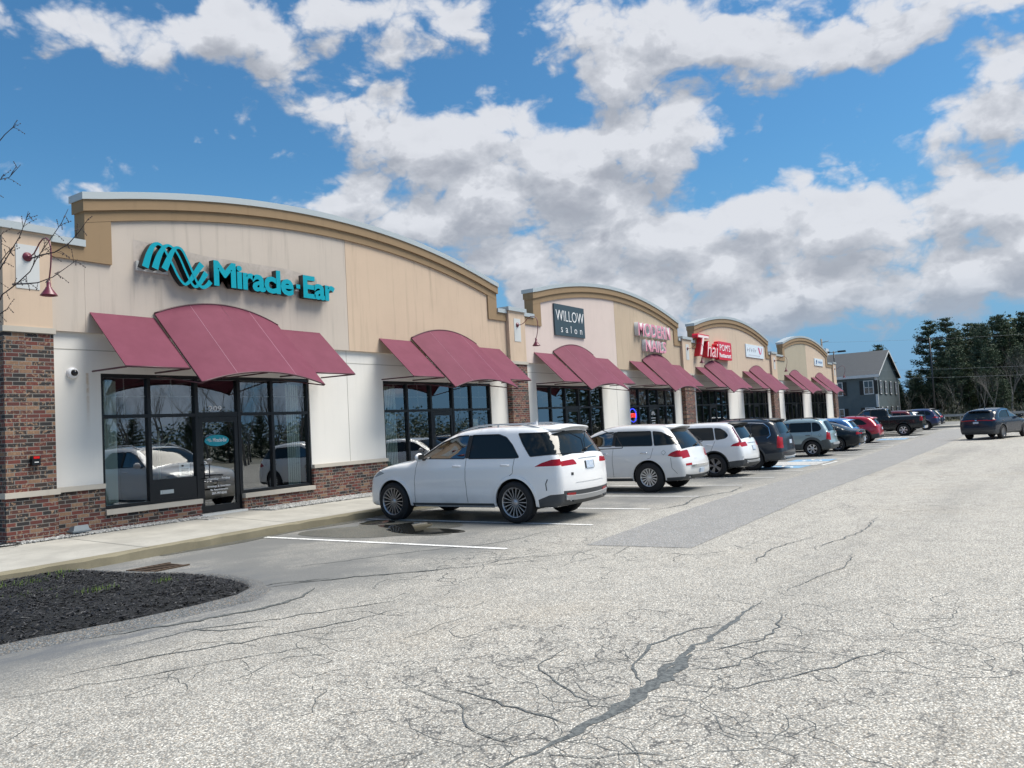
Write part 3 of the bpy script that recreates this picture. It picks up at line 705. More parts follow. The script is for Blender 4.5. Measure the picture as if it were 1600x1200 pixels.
for bi, B in enumerate(BAYS):
    l, r, a, c_ = B['l'], B['r'], B['a'], B['b']
    def arch(x, l=l, r=r): s = 2*(x-l)/(r-l)-1; return 6.71-.08*(x-l)/(r-l)+.86*(1-s*s)
    def span(x0, x1, n=24): return [x0+(x1-x0)*i/n for i in range(n+1)]
    yu = YW-.08
    # stucco field, each colour its own part
    for (x0, x1, mm) in ((a, B['seam']-.006, B['m'][0]), (B['seam']+.006, c_, B['m'][1])):
        mb = MB()
        if x0 < l: band(mb, [(x0, 5.66), (l, 5.66)], [(x0, 4.02), (l, 4.02)], yu, YW+.3); x0 = l
        x1b = min(x1, r-.004)
        xs = span(max(x0, l+.004), x1b); band(mb, [(q, arch(q)-.12) for q in xs], [(q, 4.02) for q in xs], yu, YW+.22)
        if x1 > r: band(mb, [(r, 5.66), (x1, 5.66)], [(r, 4.02), (x1, 4.02)], yu, YW+.3)
        part(mb, 'upper_wall', M[mm])
    mb = MB(); mb.box(B['seam']-.006, B['seam']+.006, yu+.02, YW+.1, 4.02, arch(B['seam'])-.2); part(mb, 'expansion_joint', M['conc'])
    # cornice: upper proud band, lower band with legs and shoulder returns
    mb = MB(); xs = span(l-.04, r+.04, 32)
    band(mb, [(q, arch(min(max(q, l), r))-.12) for q in xs], [(q, arch(min(max(q, l), r))-.345) for q in xs], yu-.10, YW+.26)
    xs = span(l+.002, r-.002, 32); zi = lambda q: min(arch(q)-.47, 9)
    band(mb, [(q, arch(q)-.34) for q in xs], [(q, arch(q)-.56) for q in xs], yu-.05, YW+.24)
    for (x0, x1) in ((l, l+.53), (r-.5, r)):
        xx = span(x0, x1, 3); band(mb, [(q, arch(q)-.555) for q in xx], [(q, 5.40) for q in xx], yu-.045, YW+.24)
    mb.box(a, l, yu-.045, YW+.24, 5.40, 5.665); mb.box(r, c_, yu-.045, YW+.24, 5.40, 5.665)
    part(mb, 'cornice', M['trim'])
    mb = MB(); xs = span(l-.07, r+.07, 32)
    band(mb, [(q, arch(min(max(q, l), r))+.015) for q in xs], [(q, arch(min(max(q, l), r))-.125) for q in xs], yu-.13, YW+.30)
    mb.box(a, l-.002, yu-.09, YW+.30, 5.668, 5.80); mb.box(r+.002, c_, yu-.09, YW+.30, 5.668, 5.80)
    part(mb, 'coping', M['coping'])
    # cream wall between the windows
    mb = MB(); mbb = MB(); mbs = MB(); mbg = MB()
    edges = [a]+[q for wx in B['wins'] for q in (wx, wx+WOFF[-1]+(.11 if wx == 8.33 else 0))]+[c_]
    for i in range(0, len(edges), 2):
        mb.box(edges[i], edges[i+1], YW, YW+.2, 1.0, 4.05)
        q = MB(); q.box(edges[i], edges[i+1], YW-.05, YW+.2, -.4, 1.02); part(q, 'brick_base', M['brick'])
        q = MB(); q.box(edges[i], edges[i+1], YW-.09, YW-.002, 1.02, 1.11); part(q, 'stone_ledge', M['stone'])
    for i in range(1, len(edges)-1, 2): mb.box(edges[i], edges[i+1], YW, YW+.2, 3.25, 4.05)
    part(mb, 'lower_wall', M['cream'])
    mbg.box(a, c_, YW-.004, YW+.01, 3.685, 3.70); mbg.box(B['seam']-.05, B['seam']-.04, YW-.004, YW+.01, 1.12, 4.02)
    part(mbg, 'wall_joint', M['conc'])
    for wx in B['wins']:
        wo_ = [q if wx != 8.33 else [0, 1.01, 2.1, 3.17, 4.13, 5.26][k] for k, q in enumerate(WOFF)]
        d0, d1_ = wx+wo_[2]+.06, wx+wo_[3]-.04
        for (p0, p1) in ((wx, d0-.06), (d1_+.06, wx+wo_[-1])):
            q = MB(); q.box(p0, p1, YW-.05, YW+.2, -.4, .50); part(q, 'brick_base', M['brick'])
            q = MB(); q.box(p0, p1, YW-.10, YW+.1, .50, .60); part(q, 'stone_sill', M['stone'])
    # storefronts
    for wi, wx in enumerate(B['wins']):
        off = [0, 1.01, 2.1, 3.17, 4.13, 5.26] if wx == 8.33 else WOFF
        X = [wx+q for q in off]; zf = .24+g(wx)*0
        win = empty('storefront_window', (wx-6.45, 0, 0)); win.parent = BLD
        def wp(mb, name, m, lab=None, par=win, ox=wx):
            o = mb.build(name, m); o.parent = par; o.location = (-ox, -15.2, 0)
            if lab: o['label'] = lab
            return o
        y0, y1 = YW+.03, YW+.15; fr = MB(); d0, d1_ = X[2]+.05, X[3]-.03
        fr.box(X[0], X[-1], y0, y1, 3.17, 3.249)
        fr.box(X[0], X[0]+.06, y0, y1, .601, 3.17); fr.box(X[-1]-.06, X[-1], y0, y1, .601, 3.17)
        for q in (1, 4): fr.box(X[q]-.035, X[q]+.035, y0, y1, .601, 3.17)
        fr.box(d0-.09, d0-.01, y0-.005, y1, .25, 3.17); fr.box(d1_+.01, d1_+.09, y0-.005, y1, .25, 3.17)
        for (p0, p1) in ((X[0], d0-.09), (d1_+.09, X[-1])):
            for zz in (.601, 2.37): fr.box(p0+.001, p1-.001, y0+.004, y1-.004, zz, zz+.07)
        fr.box(d0-.01, d1_+.01, y0+.004, y1-.004, 2.36, 2.46)
        if wx == 8.33: fr.box(X[1]+.035, d0-.09, y0+.01, y1-.01, .671, 1.09)
        wp(fr, 'frame', M['black'])
        if wx == 8.33:
            mb = MB(); mb.box(9.53, 9.83, y0-.005, y0+.02, .78, .86); mb.box(9.57, 9.79, y0-.012, y0-.004, .80, .84)
            wp(mb, 'mail_slot', M['coping'])
        gl = MB(); yg = YW+.09
        for (p0, p1) in ((X[0]+.05, X[1]), (X[1], d0-.05), (d0-.05, d1_+.05), (d1_+.05, X[4]), (X[4], X[5]-.05)):
            gl.add([(p0, yg, 2.42), (p1, yg, 2.42), (p1, yg, 3.19), (p0, yg, 3.19)], [(0, 1, 2, 3)])
        for (p0, p1, zz) in ((X[0]+.05, X[1], .64), (X[1], d0-.05, 1.05 if wx == 8.33 else .64), (d1_+.05, X[4], .64), (X[4], X[5]-.05, .64)):
            gl.add([(p0, yg, zz), (p1, yg, zz), (p1, yg, 2.40), (p0, yg, 2.40)], [(0, 1, 2, 3)])
        wp(gl, 'glass', M['glass'])
        for (p0, p1) in ((X[0]+.06, X[1]-.035), (X[1]+.035, d0-.09), (d1_+.09, X[4]-.035), (X[4]+.035, X[5]-.06)):
            mu = MB(); mu.box(p0, p1, yg+.012, yg+.022, 2.80, 2.815); mu.box((p0+p1)/2-.008, (p0+p1)/2+.008, yg+.01, yg+.024, 2.44, 3.17)
            wp(mu, 'glazing_bar', M['whitemetal'] if bi == 0 else M['black'])
        bl = MB(); rb = random.Random(int(wx*10))
        def blinds(p0, p1):
            # noqa
            x_ = p0
            while x_ < p1: bl.add([(x_, YW+.24, .66), (x_+.085, YW+.27, .66), (x_+.085, YW+.27, 3.12), (x_, YW+.24, 3.12)], [(0, 1, 2, 3)]); x_ += .066
        if wx == 8.33:
            blinds(X[0]+.03, X[0]+.40); wp(bl, 'vertical_blind', M['blind']); bl = MB(); blinds(X[5]-.55, X[5]-.17)
        elif wx == 16.26: blinds(X[0]+.03, X[0]+.75)
        elif wx == 48.0: blinds(X[0]+.03, X[0]+.45)
        if bl.v: wp(bl, 'vertical_blind', M['blind'])
        # door
        door = empty('shop_door', (d0-wx, 0, 0)); door.parent = win
        dm = MB(); yd0, yd1 = YW+.035, YW+.085
        dm.box(d0, d0+.09, yd0, yd1, .27, 2.355); dm.box(d1_-.09, d1_, yd0, yd1, .27, 2.355)
        dm.box(d0+.09, d1_-.09, yd0+.001, yd1-.001, .27, .42); dm.box(d0+.09, d1_-.09, yd0+.001, yd1-.001, 2.24, 2.355)
        o = dm.build('door_frame', M['black']); o.parent = door; o.location = (-d0, -15.2, 0)
        dg_ = MB(); dg_.add([(d0+.08, yd0+.03, .4), (d1_-.08, yd0+.03, .4), (d1_-.08, yd0+.03, 2.25), (d0+.08, yd0+.03, 2.25)], [(0, 1, 2, 3)])
        o = dg_.build('glass', M['glass']); o.parent = door; o.location = (-d0, -15.2, 0)
        hm = MB(); hx = d0+.05
        hm.tube([(hx, yd0, 1.02), (hx, yd0-.06, 1.02), (hx+.13, yd0-.06, 1.02), (hx+.13, yd0-.06, 1.32), (hx, yd0-.06, 1.32), (hx, yd0, 1.32)], .013, 8)
        hm.lathe([(0, -.012), (.02, -.012), (.02, 0)], (d0+.045, yd0, 1.2), 'y', 12)
        o = hm.build('door_handle', M['black']); o.parent = door; o.location = (-d0, -15.2, 0)
        th = MB(); th.box(d0-.09, d1_+.09, YW-.12, YW+.12, g(wx)+.1, .262); o = th.build('threshold', M['whitemetal']); o.parent = door; o.location = (-d0, -15.2, 0)
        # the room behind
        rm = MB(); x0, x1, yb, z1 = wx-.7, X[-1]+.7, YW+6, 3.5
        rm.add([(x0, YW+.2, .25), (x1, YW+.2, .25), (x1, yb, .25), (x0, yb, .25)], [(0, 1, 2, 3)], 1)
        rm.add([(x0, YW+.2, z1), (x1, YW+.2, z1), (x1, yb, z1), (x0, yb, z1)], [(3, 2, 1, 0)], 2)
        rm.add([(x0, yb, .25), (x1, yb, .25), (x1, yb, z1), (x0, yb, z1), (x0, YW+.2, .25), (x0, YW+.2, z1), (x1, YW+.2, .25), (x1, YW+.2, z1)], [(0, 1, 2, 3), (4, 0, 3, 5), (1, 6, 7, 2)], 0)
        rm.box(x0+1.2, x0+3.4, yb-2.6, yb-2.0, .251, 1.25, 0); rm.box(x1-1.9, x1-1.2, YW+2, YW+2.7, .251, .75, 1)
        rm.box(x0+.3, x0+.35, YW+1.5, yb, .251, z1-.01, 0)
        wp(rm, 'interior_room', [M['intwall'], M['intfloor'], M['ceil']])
# piers
for i, (p0, p1) in enumerate(PILX):
    yp = 14.98; yb = YW+.24 if i else YW+.5
    mb = MB(); mb.box(p0, p1, yp, yb, -.4, 1.0); mb.box(p0+.012, p1-.012, yp+.012, yb-.01, 1.0, 3.93)
    pier = empty('brick_pier', (p0-6.45, 0, 0)); pier.parent = BLD
    def pp(mb, name, m): o = mb.build(name, m); o.parent = pier; o.location = (-p0, -15.2, 0)
    pp(mb, 'brickwork', M['brick'])
    mb = MB(); mb.box(p0-.03, p1+.03, yp-.04, yb, 1.002, 1.10); pp(mb, 'stone_band', M['stone']); mb = MB(); mb.box(p0-.015, p1+.015, yp-.03, yb, 3.93, 4.03); pp(mb, 'stone_band', M['stone'])
    mb = MB(); mb.box(p0+.02, p1-.02, yp+.01, yb, 4.031, 5.765); pp(mb, 'stucco_shaft', M['pil'])
    mb = MB(); xc = (p0+p1)/2; mb.box(xc-.2, xc+.2, yp, yp+.012, 4.72, 5.52); mb.box(p0+.012, p0+.021, yp+.14, yp+.4, 4.72, 5.52) if i == 0 else None; pp(mb, 'metal_panel', M['whitemetal'])
    mb = MB(); mb.box(p0-.04, p1+.04, yp-.05, yb+.05, 5.767, 5.90); pp(mb, 'coping', M['coping'])
# body of the building, end walls and flat roof
mb = MB(); mb.box(6.51, 73.5, YW+6.3, 34, -.4, 4.9); mb.box(6.51, 6.62, YW+.3, YW+6.4, 1.1, 4.9); mb.box(73.3, 73.5, YW+.2, YW+6.4, -.4, 4.9); part(mb, 'rear_wall', M['cream'])
mb = MB(); mb.box(6.6, 73.4, YW+.24, YW+6.4, 3.55, 4.7); part(mb, 'flat_roof', M['roof'])
mb = MB(); mb.box(6.51, 6.62, YW+.3, YW+6.4, -.4, 1.1); part(mb, 'side_brick_base', M['brick'])

# ------------------------------------------------------------------ awnings
def lerp(a, c, t): return a+(c-a)*t
def make_awning():
    root = empty('shop_awning')
    # local: x along the wall from 0 to 5.85, y=0 the wall, z heights as built
    def sheet_(mb, top, bot, th=.02):
        n = len(top); v = top+bot+[(p[0], p[1], p[2]-th) for p in top]+[(p[0], p[1], p[2]-th) for p in bot]
        f = []
        for i in range(n-1):
            f += [(i, n+i, n+i+1, i+1), (2*n+i+1, 3*n+i+1, 3*n+i, 2*n+i), (n+i, 3*n+i, 3*n+i+1, n+i+1), (i+1, 2*n+i+1, 2*n+i, i)]
        f += [(0, 2*n, 3*n, n), (n-1, 2*n-1, 4*n-1, 3*n-1)]
        mb.add(v, f, 0, False)
    cx0, cx1 = 1.33, 4.50
    for (x0, x1) in ((0, cx0), (cx1, 5.83)):
        mb = MB(); xs = [x0+(x1-x0)*i/4 for i in range(5)]
        rows = 5; 
        sheet_(mb, [(q, -.01, 4.42) for q in xs], [(q, -1.2, 3.285) for q in xs]); o = mb.build('side_canopy', M['awning'], root)
        mb = MB()
        for q in (x0+.02, x1-.02):
            mb.tube([(q, -.02, 3.275), (q, -1.19, 3.265)], .018, 6)
        mb.tube([(x0, -1.195, 3.272), (x1, -1.195, 3.272)], .018, 6); mb.build('side_frame', M['awnframe'], root)
    N = 28; zt = lambda t: 4.53+.33*(1-(2*t-1)**2); zb = lambda t: 2.985+.245*(1-(2*t-1)**2)
    mb = MB(); top = [(lerp(cx0, cx1, i/N), -.01, zt(i/N)) for i in range(N+1)]; bot = [(lerp(cx0, cx1, i/N), -1.56, zb(i/N)) for i in range(N+1)]
    n = N+1; v = top+bot
    mb.add(v, [(i, n+i, n+i+1, i+1) for i in range(N)], 0, True)
    mb.add([(p[0], p[1], p[2]-.02) for p in v], [(i+1, n+i+1, n+i, i) for i in range(N)], 0, True)
    for arr in (top, bot): mb.add(arr+[(p[0], p[1], p[2]-.02) for p in arr], [(i, i+1, n+i+1, n+i) for i in range(N)])
    mb.build('barrel_canopy', M['awning'], root)
    mb = MB()
    for t in (.26, .74):
        a = Vector((lerp(cx0, cx1, t), -.01, zt(t)+.003)); c = Vector((lerp(cx0, cx1, t), -1.56, zb(t)+.003))
        mb.add([a-Vector((.006, 0, 0)), a+Vector((.006, 0, 0)), c+Vector((.006, 0, 0)), c-Vector((.006, 0, 0))], [(0, 1, 2, 3)])
    mb.build('canvas_seam', M['awnseam'], root)
    mb = MB()
    mb.tube([(p[0], -1.555, p[2]-.015) for p in bot], .018, 6); mb.tube([(p[0], -.03, p[2]-.015) for p in top], .018, 6)
    for i, q in ((0, cx0+.02), (N//2, (cx0+cx1)/2), (N, cx1-.02)):
        mb.tube([(q, -.02, top[i][2]-.03), (q, -1.55, bot[i][2]-.03)], .018, 6); mb.tube([(q, -.02, 3.2), (q, -1.55, bot[i][2]-.03)], .015, 6)
    mb.build('barrel_frame', M['awnframe'], root)
    return root
AWX = [8.10, 16.1, 24.1, 32.0, 40.0, 47.85, 57.2, 64.95]
aw_lab = ['largest maroon barrel awning above the nearest shop door under the teal letters', 'maroon barrel awning on plain tan wall left of the first gooseneck-lit brick pier',
 'maroon barrel awning below the dark slate salon sign', 'maroon barrel awning below the pink MODERN NAILS letters', 'maroon barrel awning below the red Thai sign',
 'maroon barrel awning below the white sign with the slanted pink mark', 'maroon barrel awning under the khaki left half of the last arched wall', 'farthest maroon barrel awning below the small pale blue sign']
aw0 = make_awning()
for i, ax in enumerate(AWX):
    o = aw0 if i == 0 else copy_tree(aw0)
    o.location = (ax, YW-.08, 0); tag(o, aw_lab[i], 'awning', 'maroon awnings over the shopfronts')

# ------------------------------------------------------------------ gooseneck lamps on the piers
def make_lamp():
    root = empty('wall_lamp')
    mb = MB(); mb.lathe([(0, -.05), (.03, -.05), (.035, -.03), (.075, -.02), (.085, 0)], (0, 0, 0), 'y', 20); mb.build('wall_plate', M['maroon'], root)
    P = [(0, 0), (-.12, -.01), (-.24, .02), (-.34, .09), (-.44, .17), (-.56, .225), (-.68, .22), (-.78, .15), (-.83, .03), (-.835, -.12), (-.815, -.3), (-.77, -.47), (-.735, -.56)]
    mb = MB(); mb.tube([(0, y_, z_) for y_, z_ in P], .0125, 10); mb.build('gooseneck', M['maroon'], root)
    mb = MB(); yy, zz = -.73, -.56
    mb.lathe([(.0, .03), (.028, .03), (.03, -.02), (.036, -.03), (.036, -.09), (.05, -.10), (.055, -.12), (.135, -.235), (.14, -.245), (.125, -.24), (.05, -.13), (.0, -.12)], (0, yy, zz), 'z', 28); mb.build('lamp_shade', M['maroon'], root)
    return root
l0 = make_lamp()
for i, (lx, lab) in enumerate([(6.93, 'maroon gooseneck wall lamp on the nearest brick pier at the left'), (22.9, 'maroon gooseneck wall lamp between the plain tan wall and the slate salon sign'),
                            (38.7, 'maroon gooseneck wall lamp in front of the red Thai lettering'), (54.45, 'maroon gooseneck wall lamp on the pier before the khaki wall'), (73.05, 'farthest maroon gooseneck wall lamp seen against the grey house')]):
    o = l0 if i == 0 else copy_tree(l0)
    o.location = (lx, 14.975, 5.30); tag(o, lab, 'wall lamp', 'gooseneck lamps on the piers')

# ------------------------------------------------------------------ signs
root = empty('shop_sign', (9.0, YW-.1, 5.5), 0, 'raised teal letters Miracle-Ear with looping wave logo on black returns', 'sign')
def sp(o, lab=None, off=(9.0, YW-.1, 5.5)):
    o.parent = root; o.location = (-off[0], -off[1], -off[2])
    if lab: o['label'] = lab
    return o
YL = 14.90
WAVES = [[(9.14, 5.41, .073), (9.23, 5.69, .064), (9.33, 5.88, .047), (9.44, 5.94, .029), (9.55, 5.88, .025), (9.62, 5.77, .025), (9.76, 5.53, .025), (9.87, 5.32, .025), (10.01, 5.17, .027), (10.12, 5.22, .037), (10.25, 5.39, .054), (10.45, 5.66, .069)],
 [(9.35, 5.41, .073), (9.44, 5.67, .062), (9.55, 5.86, .044), (9.66, 5.94, .027), (9.79, 5.89, .023), (9.91, 5.74, .023), (10.04, 5.47, .023), (10.16, 5.24, .025), (10.27, 5.14, .029), (10.38, 5.23, .046), (10.55, 5.48, .062)],
 [(9.56, 5.42, .073), (9.68, 5.68, .06), (9.78, 5.86, .042), (9.88, 5.93, .027), (9.99, 5.88, .025), (10.11, 5.67, .025), (10.22, 5.44, .025), (10.33, 5.22, .027), (10.45, 5.15, .035), (10.56, 5.2, .046), (10.65, 5.3, .058)]]
def catmull(P, n=6):
    out = []
    for i in range(len(P)-1):
        p0, p1, p2, p3 = [np.array(P[min(max(k, 0), len(P)-1)], float) for k in (i-1, i, i+1, i+2)]
        for k in range(n):
            t = k/n; out.append(.5*((2*p1)+(-p0+p2)*t+(2*p0-5*p1+4*p2-p3)*t*t+(-p0+3*p1-3*p2+p3)*t**3))
    out.append(np.array(P[-1], float)); return out
for k, W_ in enumerate(WAVES):
    Q = catmull(W_); top, bot = [], []
    for i, q in enumerate(Q):
        d = Q[min(i+1, len(Q)-1)][:2]-Q[max(i-1, 0)][:2]; d = d/np.linalg.norm(d)
        nn = np.array([-d[1], d[0]]); top.append(tuple(q[:2]+nn*q[2])); bot.append(tuple(q[:2]-nn*q[2]))
    top[0] = (bot[0][0]-.14, bot[0][1]) if False else top[0]
    mb = MB(); yf = YL-.002*k; band(mb, top, bot, yf, yf+.16)
    fi = []
    o = mb.build('logo_wave', [M['teal'], M['retblack']])
    for p_ in o.data.polygons: p_.material_index = 0 if p_.normal.y < -.8 and p_.center.y < yf+.01 else 1
    sp(o)
sp(text_mesh('lettering', 'Miracle', M['teal'], 10.74, 12.97, 5.22, 5.79, YL+.16, .16, .033, spacing=.93, side=M['retblack']))
sp(text_mesh('lettering', '-', M['teal'], 13.05, 13.17, 5.43, 5.53, YL+.16, .16, .03, side=M['retblack']))
sp(text_mesh('lettering', 'Ear', M['teal'], 13.27, 14.32, 5.22, 5.79, YL+.16, .16, .033, spacing=.93, side=M['retblack']))
mb = MB(); mb.box(9.05, 9.75, 15.065, 15.115, 5.36, 5.56); mb.box(10.6, 14.3, 15.065, 15.115, 5.40, 5.55); sp(mb.build('raceway', M['whitemetal']))
# weathered patch of wall where an older sign hung (part of the building)
M['stain'] = mat('weathered_stucco', build=lambda b, p: (b.l(b.mix(b.rng(b.noise(worldco(b), 2.5, 6, .7), .35, .65), (.36, .32, .28), (.47, .41, .37)), p.inputs['Base Color']), setattr(p.inputs['Roughness'], 'default_value', .9)))
mb = MB(); mb.add([(9.02, YW-.083, 5.25), (14.0, YW-.083, 5.25), (13.9, YW-.083, 5.8), (13.0, YW-.083, 5.93), (10.8, YW-.083, 5.9), (9.02, YW-.083, 6.0)], [(0, 1, 2, 3, 4, 5)]); part(mb, 'old_sign_mark', M['stain'])
# slate salon board
M['slate'] = mat('slate_board', (.035, .06, .075), .5)
root = empty('shop_sign', (25.8, YW-.1, 5.13), 0, 'dark slate square board reading WILLOW salon in white', 'sign'); OFF2 = (25.8, YW-.1, 5.13)
mb = MB(); mb.box(25.62, 27.95, YW-.14, YW-.081, 5.15, 6.35); sp(mb.build('board', M['slate']), off=OFF2)
sp(text_mesh('lettering', 'WILLOW', M['white'], 25.72, 27.88, 5.72, 6.13, YW-.1405, .008, -.012), off=OFF2)
sp(text_mesh('lettering', 'salon', M['white'], 26.05, 27.7, 5.28, 5.56, YW-.1405, .008, -.008, spacing=1.9), off=OFF2)
# pink channel letters
M['pinkface'] = mat('pink_acrylic', (.70, .28, .36), .35); M['whiteret'] = mat('white_return', (.66, .68, .70), .45)
root = empty('shop_sign', (33, YW-.1, 4.9), 0, 'two rows of pink and white channel letters reading MODERN NAILS', 'sign'); OFF3 = (33, YW-.1, 4.9)
sp(text_mesh('lettering', 'MODERN', M['pinkface'], 32.75, 36.4, 5.58, 6.2, YW-.085, .2, .02, side=M['whiteret'], spacing=1.05), off=OFF3)
sp(text_mesh('lettering', 'NAILS', M['pinkface'], 33.45, 35.8, 4.9, 5.45, YW-.085, .2, .02, side=M['whiteret'], spacing=1.05), off=OFF3)
# red Thai sign
M['redface'] = mat('red_acrylic', (.62, .015, .04), .3); M['pinkwhite'] = mat('translucent_white', (.85, .72, .70), .4)
root = empty('shop_sign', (39.9, YW-.1, 4.9), 0, 'red script Thai letters beside a red rounded restaurant box sign', 'sign'); OFF4 = (39.9, YW-.1, 4.9)
sp(text_mesh('lettering', 'T', M['redface'], 39.75, 41.6, 4.98, 6.15, YW-.085, .3, .02, shear=.3), off=OFF4)
sp(text_mesh('lettering', 'hai', M['redface'], 41.1, 43.0, 4.95, 5.85, YW-.085, .28, .03, shear=.25), off=OFF4)
sp(text_mesh('letter_face', 'T', M['pinkwhite'], 39.9, 41.5, 5.04, 6.09, YW-.387, .01, -.004, shear=.3), off=OFF4)
sp(text_mesh('letter_face', 'hai', M['pinkwhite'], 41.18, 42.94, 5.0, 5.8, YW-.367, .01, -.01, shear=.25), off=OFF4)
bm = bmesh.new(); 
mb = MB(); rr = .14
def rrect(x0, x1, z0, z1, r, n=6):
    P = []
    for cx_, cz_, t0 in ((x1-r, z1-r, 0), (x0+r, z1-r, 90), (x0+r, z0+r, 180), (x1-r, z0+r, 270)):
        P += [(cx_+r*math.cos(R_(t0+90*k/n)), cz_+r*math.sin(R_(t0+90*k/n))) for k in range(n+1)]
    return P
mb.prism(rrect(43.1, 45.35, 4.92, 5.95, .12), YW-.32, YW-.082); sp(mb.build('box_cabinet', M['redface']), off=OFF4)
sp(text_mesh('lettering', "POM'S", M['white'], 43.35, 45.1, 5.42, 5.8, YW-.321, .01, .0), off=OFF4)
sp(text_mesh('lettering', 'Restaurant', M['white'], 43.25, 45.2, 5.05, 5.3, YW-.321, .01, .02), off=OFF4)
# white board with slanted pink mark
M['board'] = mat('white_board', (.66, .74, .80), .4); M['ghost'] = mat('faded_grey_print', (.5, .52, .58), .5); M['magenta'] = mat('magenta_print', (.6, .05, .16), .4); M['bluep'] = mat('blue_print', (.12, .22, .42), .4)
root = empty('shop_sign', (48.9, YW-.1, 5.3), 0, 'white rectangular board with faint grey writing and slanted pink mark', 'sign'); OFF5 = (48.9, YW-.1, 5.3)
mb = MB(); mb.box(48.7, 52.4, YW-.13, YW-.081, 5.33, 6.14); sp(mb.build('board', M['board']), off=OFF5)
mb = MB()
for k in range(5): mb.tube([(49.0+k*.38, YW-.133, 5.68), (49.0+k*.38, YW-.133, 5.95)], .02, 4); mb.tube([(49.0+k*.38, YW-.133, 5.82+.1*(k % 2)), (49.25+k*.38, YW-.133, 5.82+.1*(k % 2))], .02, 4)
for k in range(9): mb.box(49.2+k*.27, 49.38+k*.27, YW-.135, YW-.131, 5.45, 5.5)
sp(mb.build('faint_print', M['ghost']), off=OFF5)
mb = MB(); mb.prism([(51.5, 5.6), (51.75, 5.6), (51.45, 6.02), (51.2, 6.02)], YW-.137, YW-.131); mb.prism([(51.75, 5.6), (51.85, 5.66), (52.1, 6.02), (52.0, 6.02)], YW-.1375, YW-.1312); sp(mb.build('slanted_mark', M['magenta']), off=OFF5)
root = empty('shop_sign', (66.5, YW-.1, 5.4), 0, 'small pale blue board with a dark blue mark on the last arched wall', 'sign'); OFF6 = (66.5, YW-.1, 5.4)
mb = MB(); mb.box(66.3, 69.2, YW-.13, YW-.081, 5.40, 5.98); sp(mb.build('board', M['board']), off=OFF6)
mb = MB(); mb.tube([(67.1, YW-.134, 5.85), (66.8, YW-.134, 5.8), (67.0, YW-.134, 5.68), (66.75, YW-.134, 5.55)], .05, 4)
for k in range(5): mb.box(67.5+k*.3, 67.7+k*.3, YW-.135, YW-.131, 5.62, 5.78)
sp(mb.build('printed_mark', M['bluep']), off=OFF6)

# door graphics, notices and things in the windows
yv = YW+.060
root = empty('door_lettering', (10.93, YW, 1.2), 0, 'teal oval logo and white opening hours on the nearest glass door', 'lettering'); OFF7 = (10.93, YW, 1.2)
mb = MB(); mb.add([(10.93+.31*math.cos(t*math.pi/24), yv, 1.83+.125*math.sin(t*math.pi/24)) for t in range(48)], [tuple(range(48))]); sp(mb.build('oval_badge', M['teal']), off=OFF7)
sp(text_mesh('lettering', 'Miracle-Ear', M['white'], 10.83, 11.19, 1.80, 1.885, yv-.001, .002, .02), off=OFF7)
mb = MB()
for k in range(3): mb.tube([(10.67+k*.03, yv-.002, 1.84), (10.70+k*.03, yv-.002, 1.88), (10.74+k*.025, yv-.002, 1.81), (10.77+k*.02, yv-.002, 1.83)], .006, 4)
sp(mb.build('small_logo', M['white']), off=OFF7)
for s_, z_, h_, hw in (('Monday - Friday', .955, .065, .29), ('Evenings & Saturdays', .80, .05, .29), ('By Appointment', .725, .05, .22), ('207-797-8242', .65, .05, .19)):
    sp(text_mesh('lettering', s_, M['white'], 10.95-hw, 10.95+hw, z_, z_+h_, yv-.001, .002, .015), off=OFF7)
sp(text_mesh('lettering', '209', M['white'], 10.76, 11.1, 2.485, 2.60, YW+.086, .002, .02), off=OFF7)
mb = MB(); mb.box(10.02, 10.27, YW+.100, YW+.104, 1.10, 1.38); o = tag(mb.build('paper_notice', M['white']), 'small white paper notice low in the window beside the nearest door', 'notice')
mb2 = MB(); mb2.add([(10.09+.03*math.cos(t*.52), YW+.085, 1.33+.02*math.sin(t*.52)) for t in range(12)], [tuple(range(12))])
for k in range(5): mb2.box(10.06, 10.23-.02*(k % 2), YW+.0852, YW+.0862, 1.14+k*.03, 1.147+k*.03)
q = mb2.build('print', M['black']); q.parent = o
mb = MB(); mb.box(20.45, 20.75, YW+.100, YW+.104, 1.75, 2.1); tag(mb.build('paper_notice', M['white']), 'white paper notice in the second shopfront at its right end', 'notice')
mb = MB(); mb.box(16.36, 16.72, YW+.100, YW+.104, 1.75, 2.05); tag(mb.build('paper_notice', M['board']), 'pale notice at the left edge of the second shopfront', 'notice')
# coat stand shape seen behind the glass
M['wood'] = mat('pale_wood', (.55, .52, .35), .6)
mb = MB(); mb.tube([(9.85, 15.75, .25), (9.85, 15.75, 2.1)], .022, 8)
for k, zz in enumerate((1.72, 1.86)):
    for s_ in (-1, 1): mb.tube([(9.85, 15.75, zz), (9.85+s_*.12, 15.74, zz+.05), (9.85+s_*(.22-.04*k), 15.73, zz+.13)], .012, 6)
for t in range(3): mb.tube([(9.85, 15.75, .45), (9.85+.22*math.cos(t*2.1), 15.75+.22*math.sin(t*2.1), .26)], .015, 6)
tag(mb.build('coat_stand', M['wood']), 'pale coat stand behind the nearest window', 'coat stand')
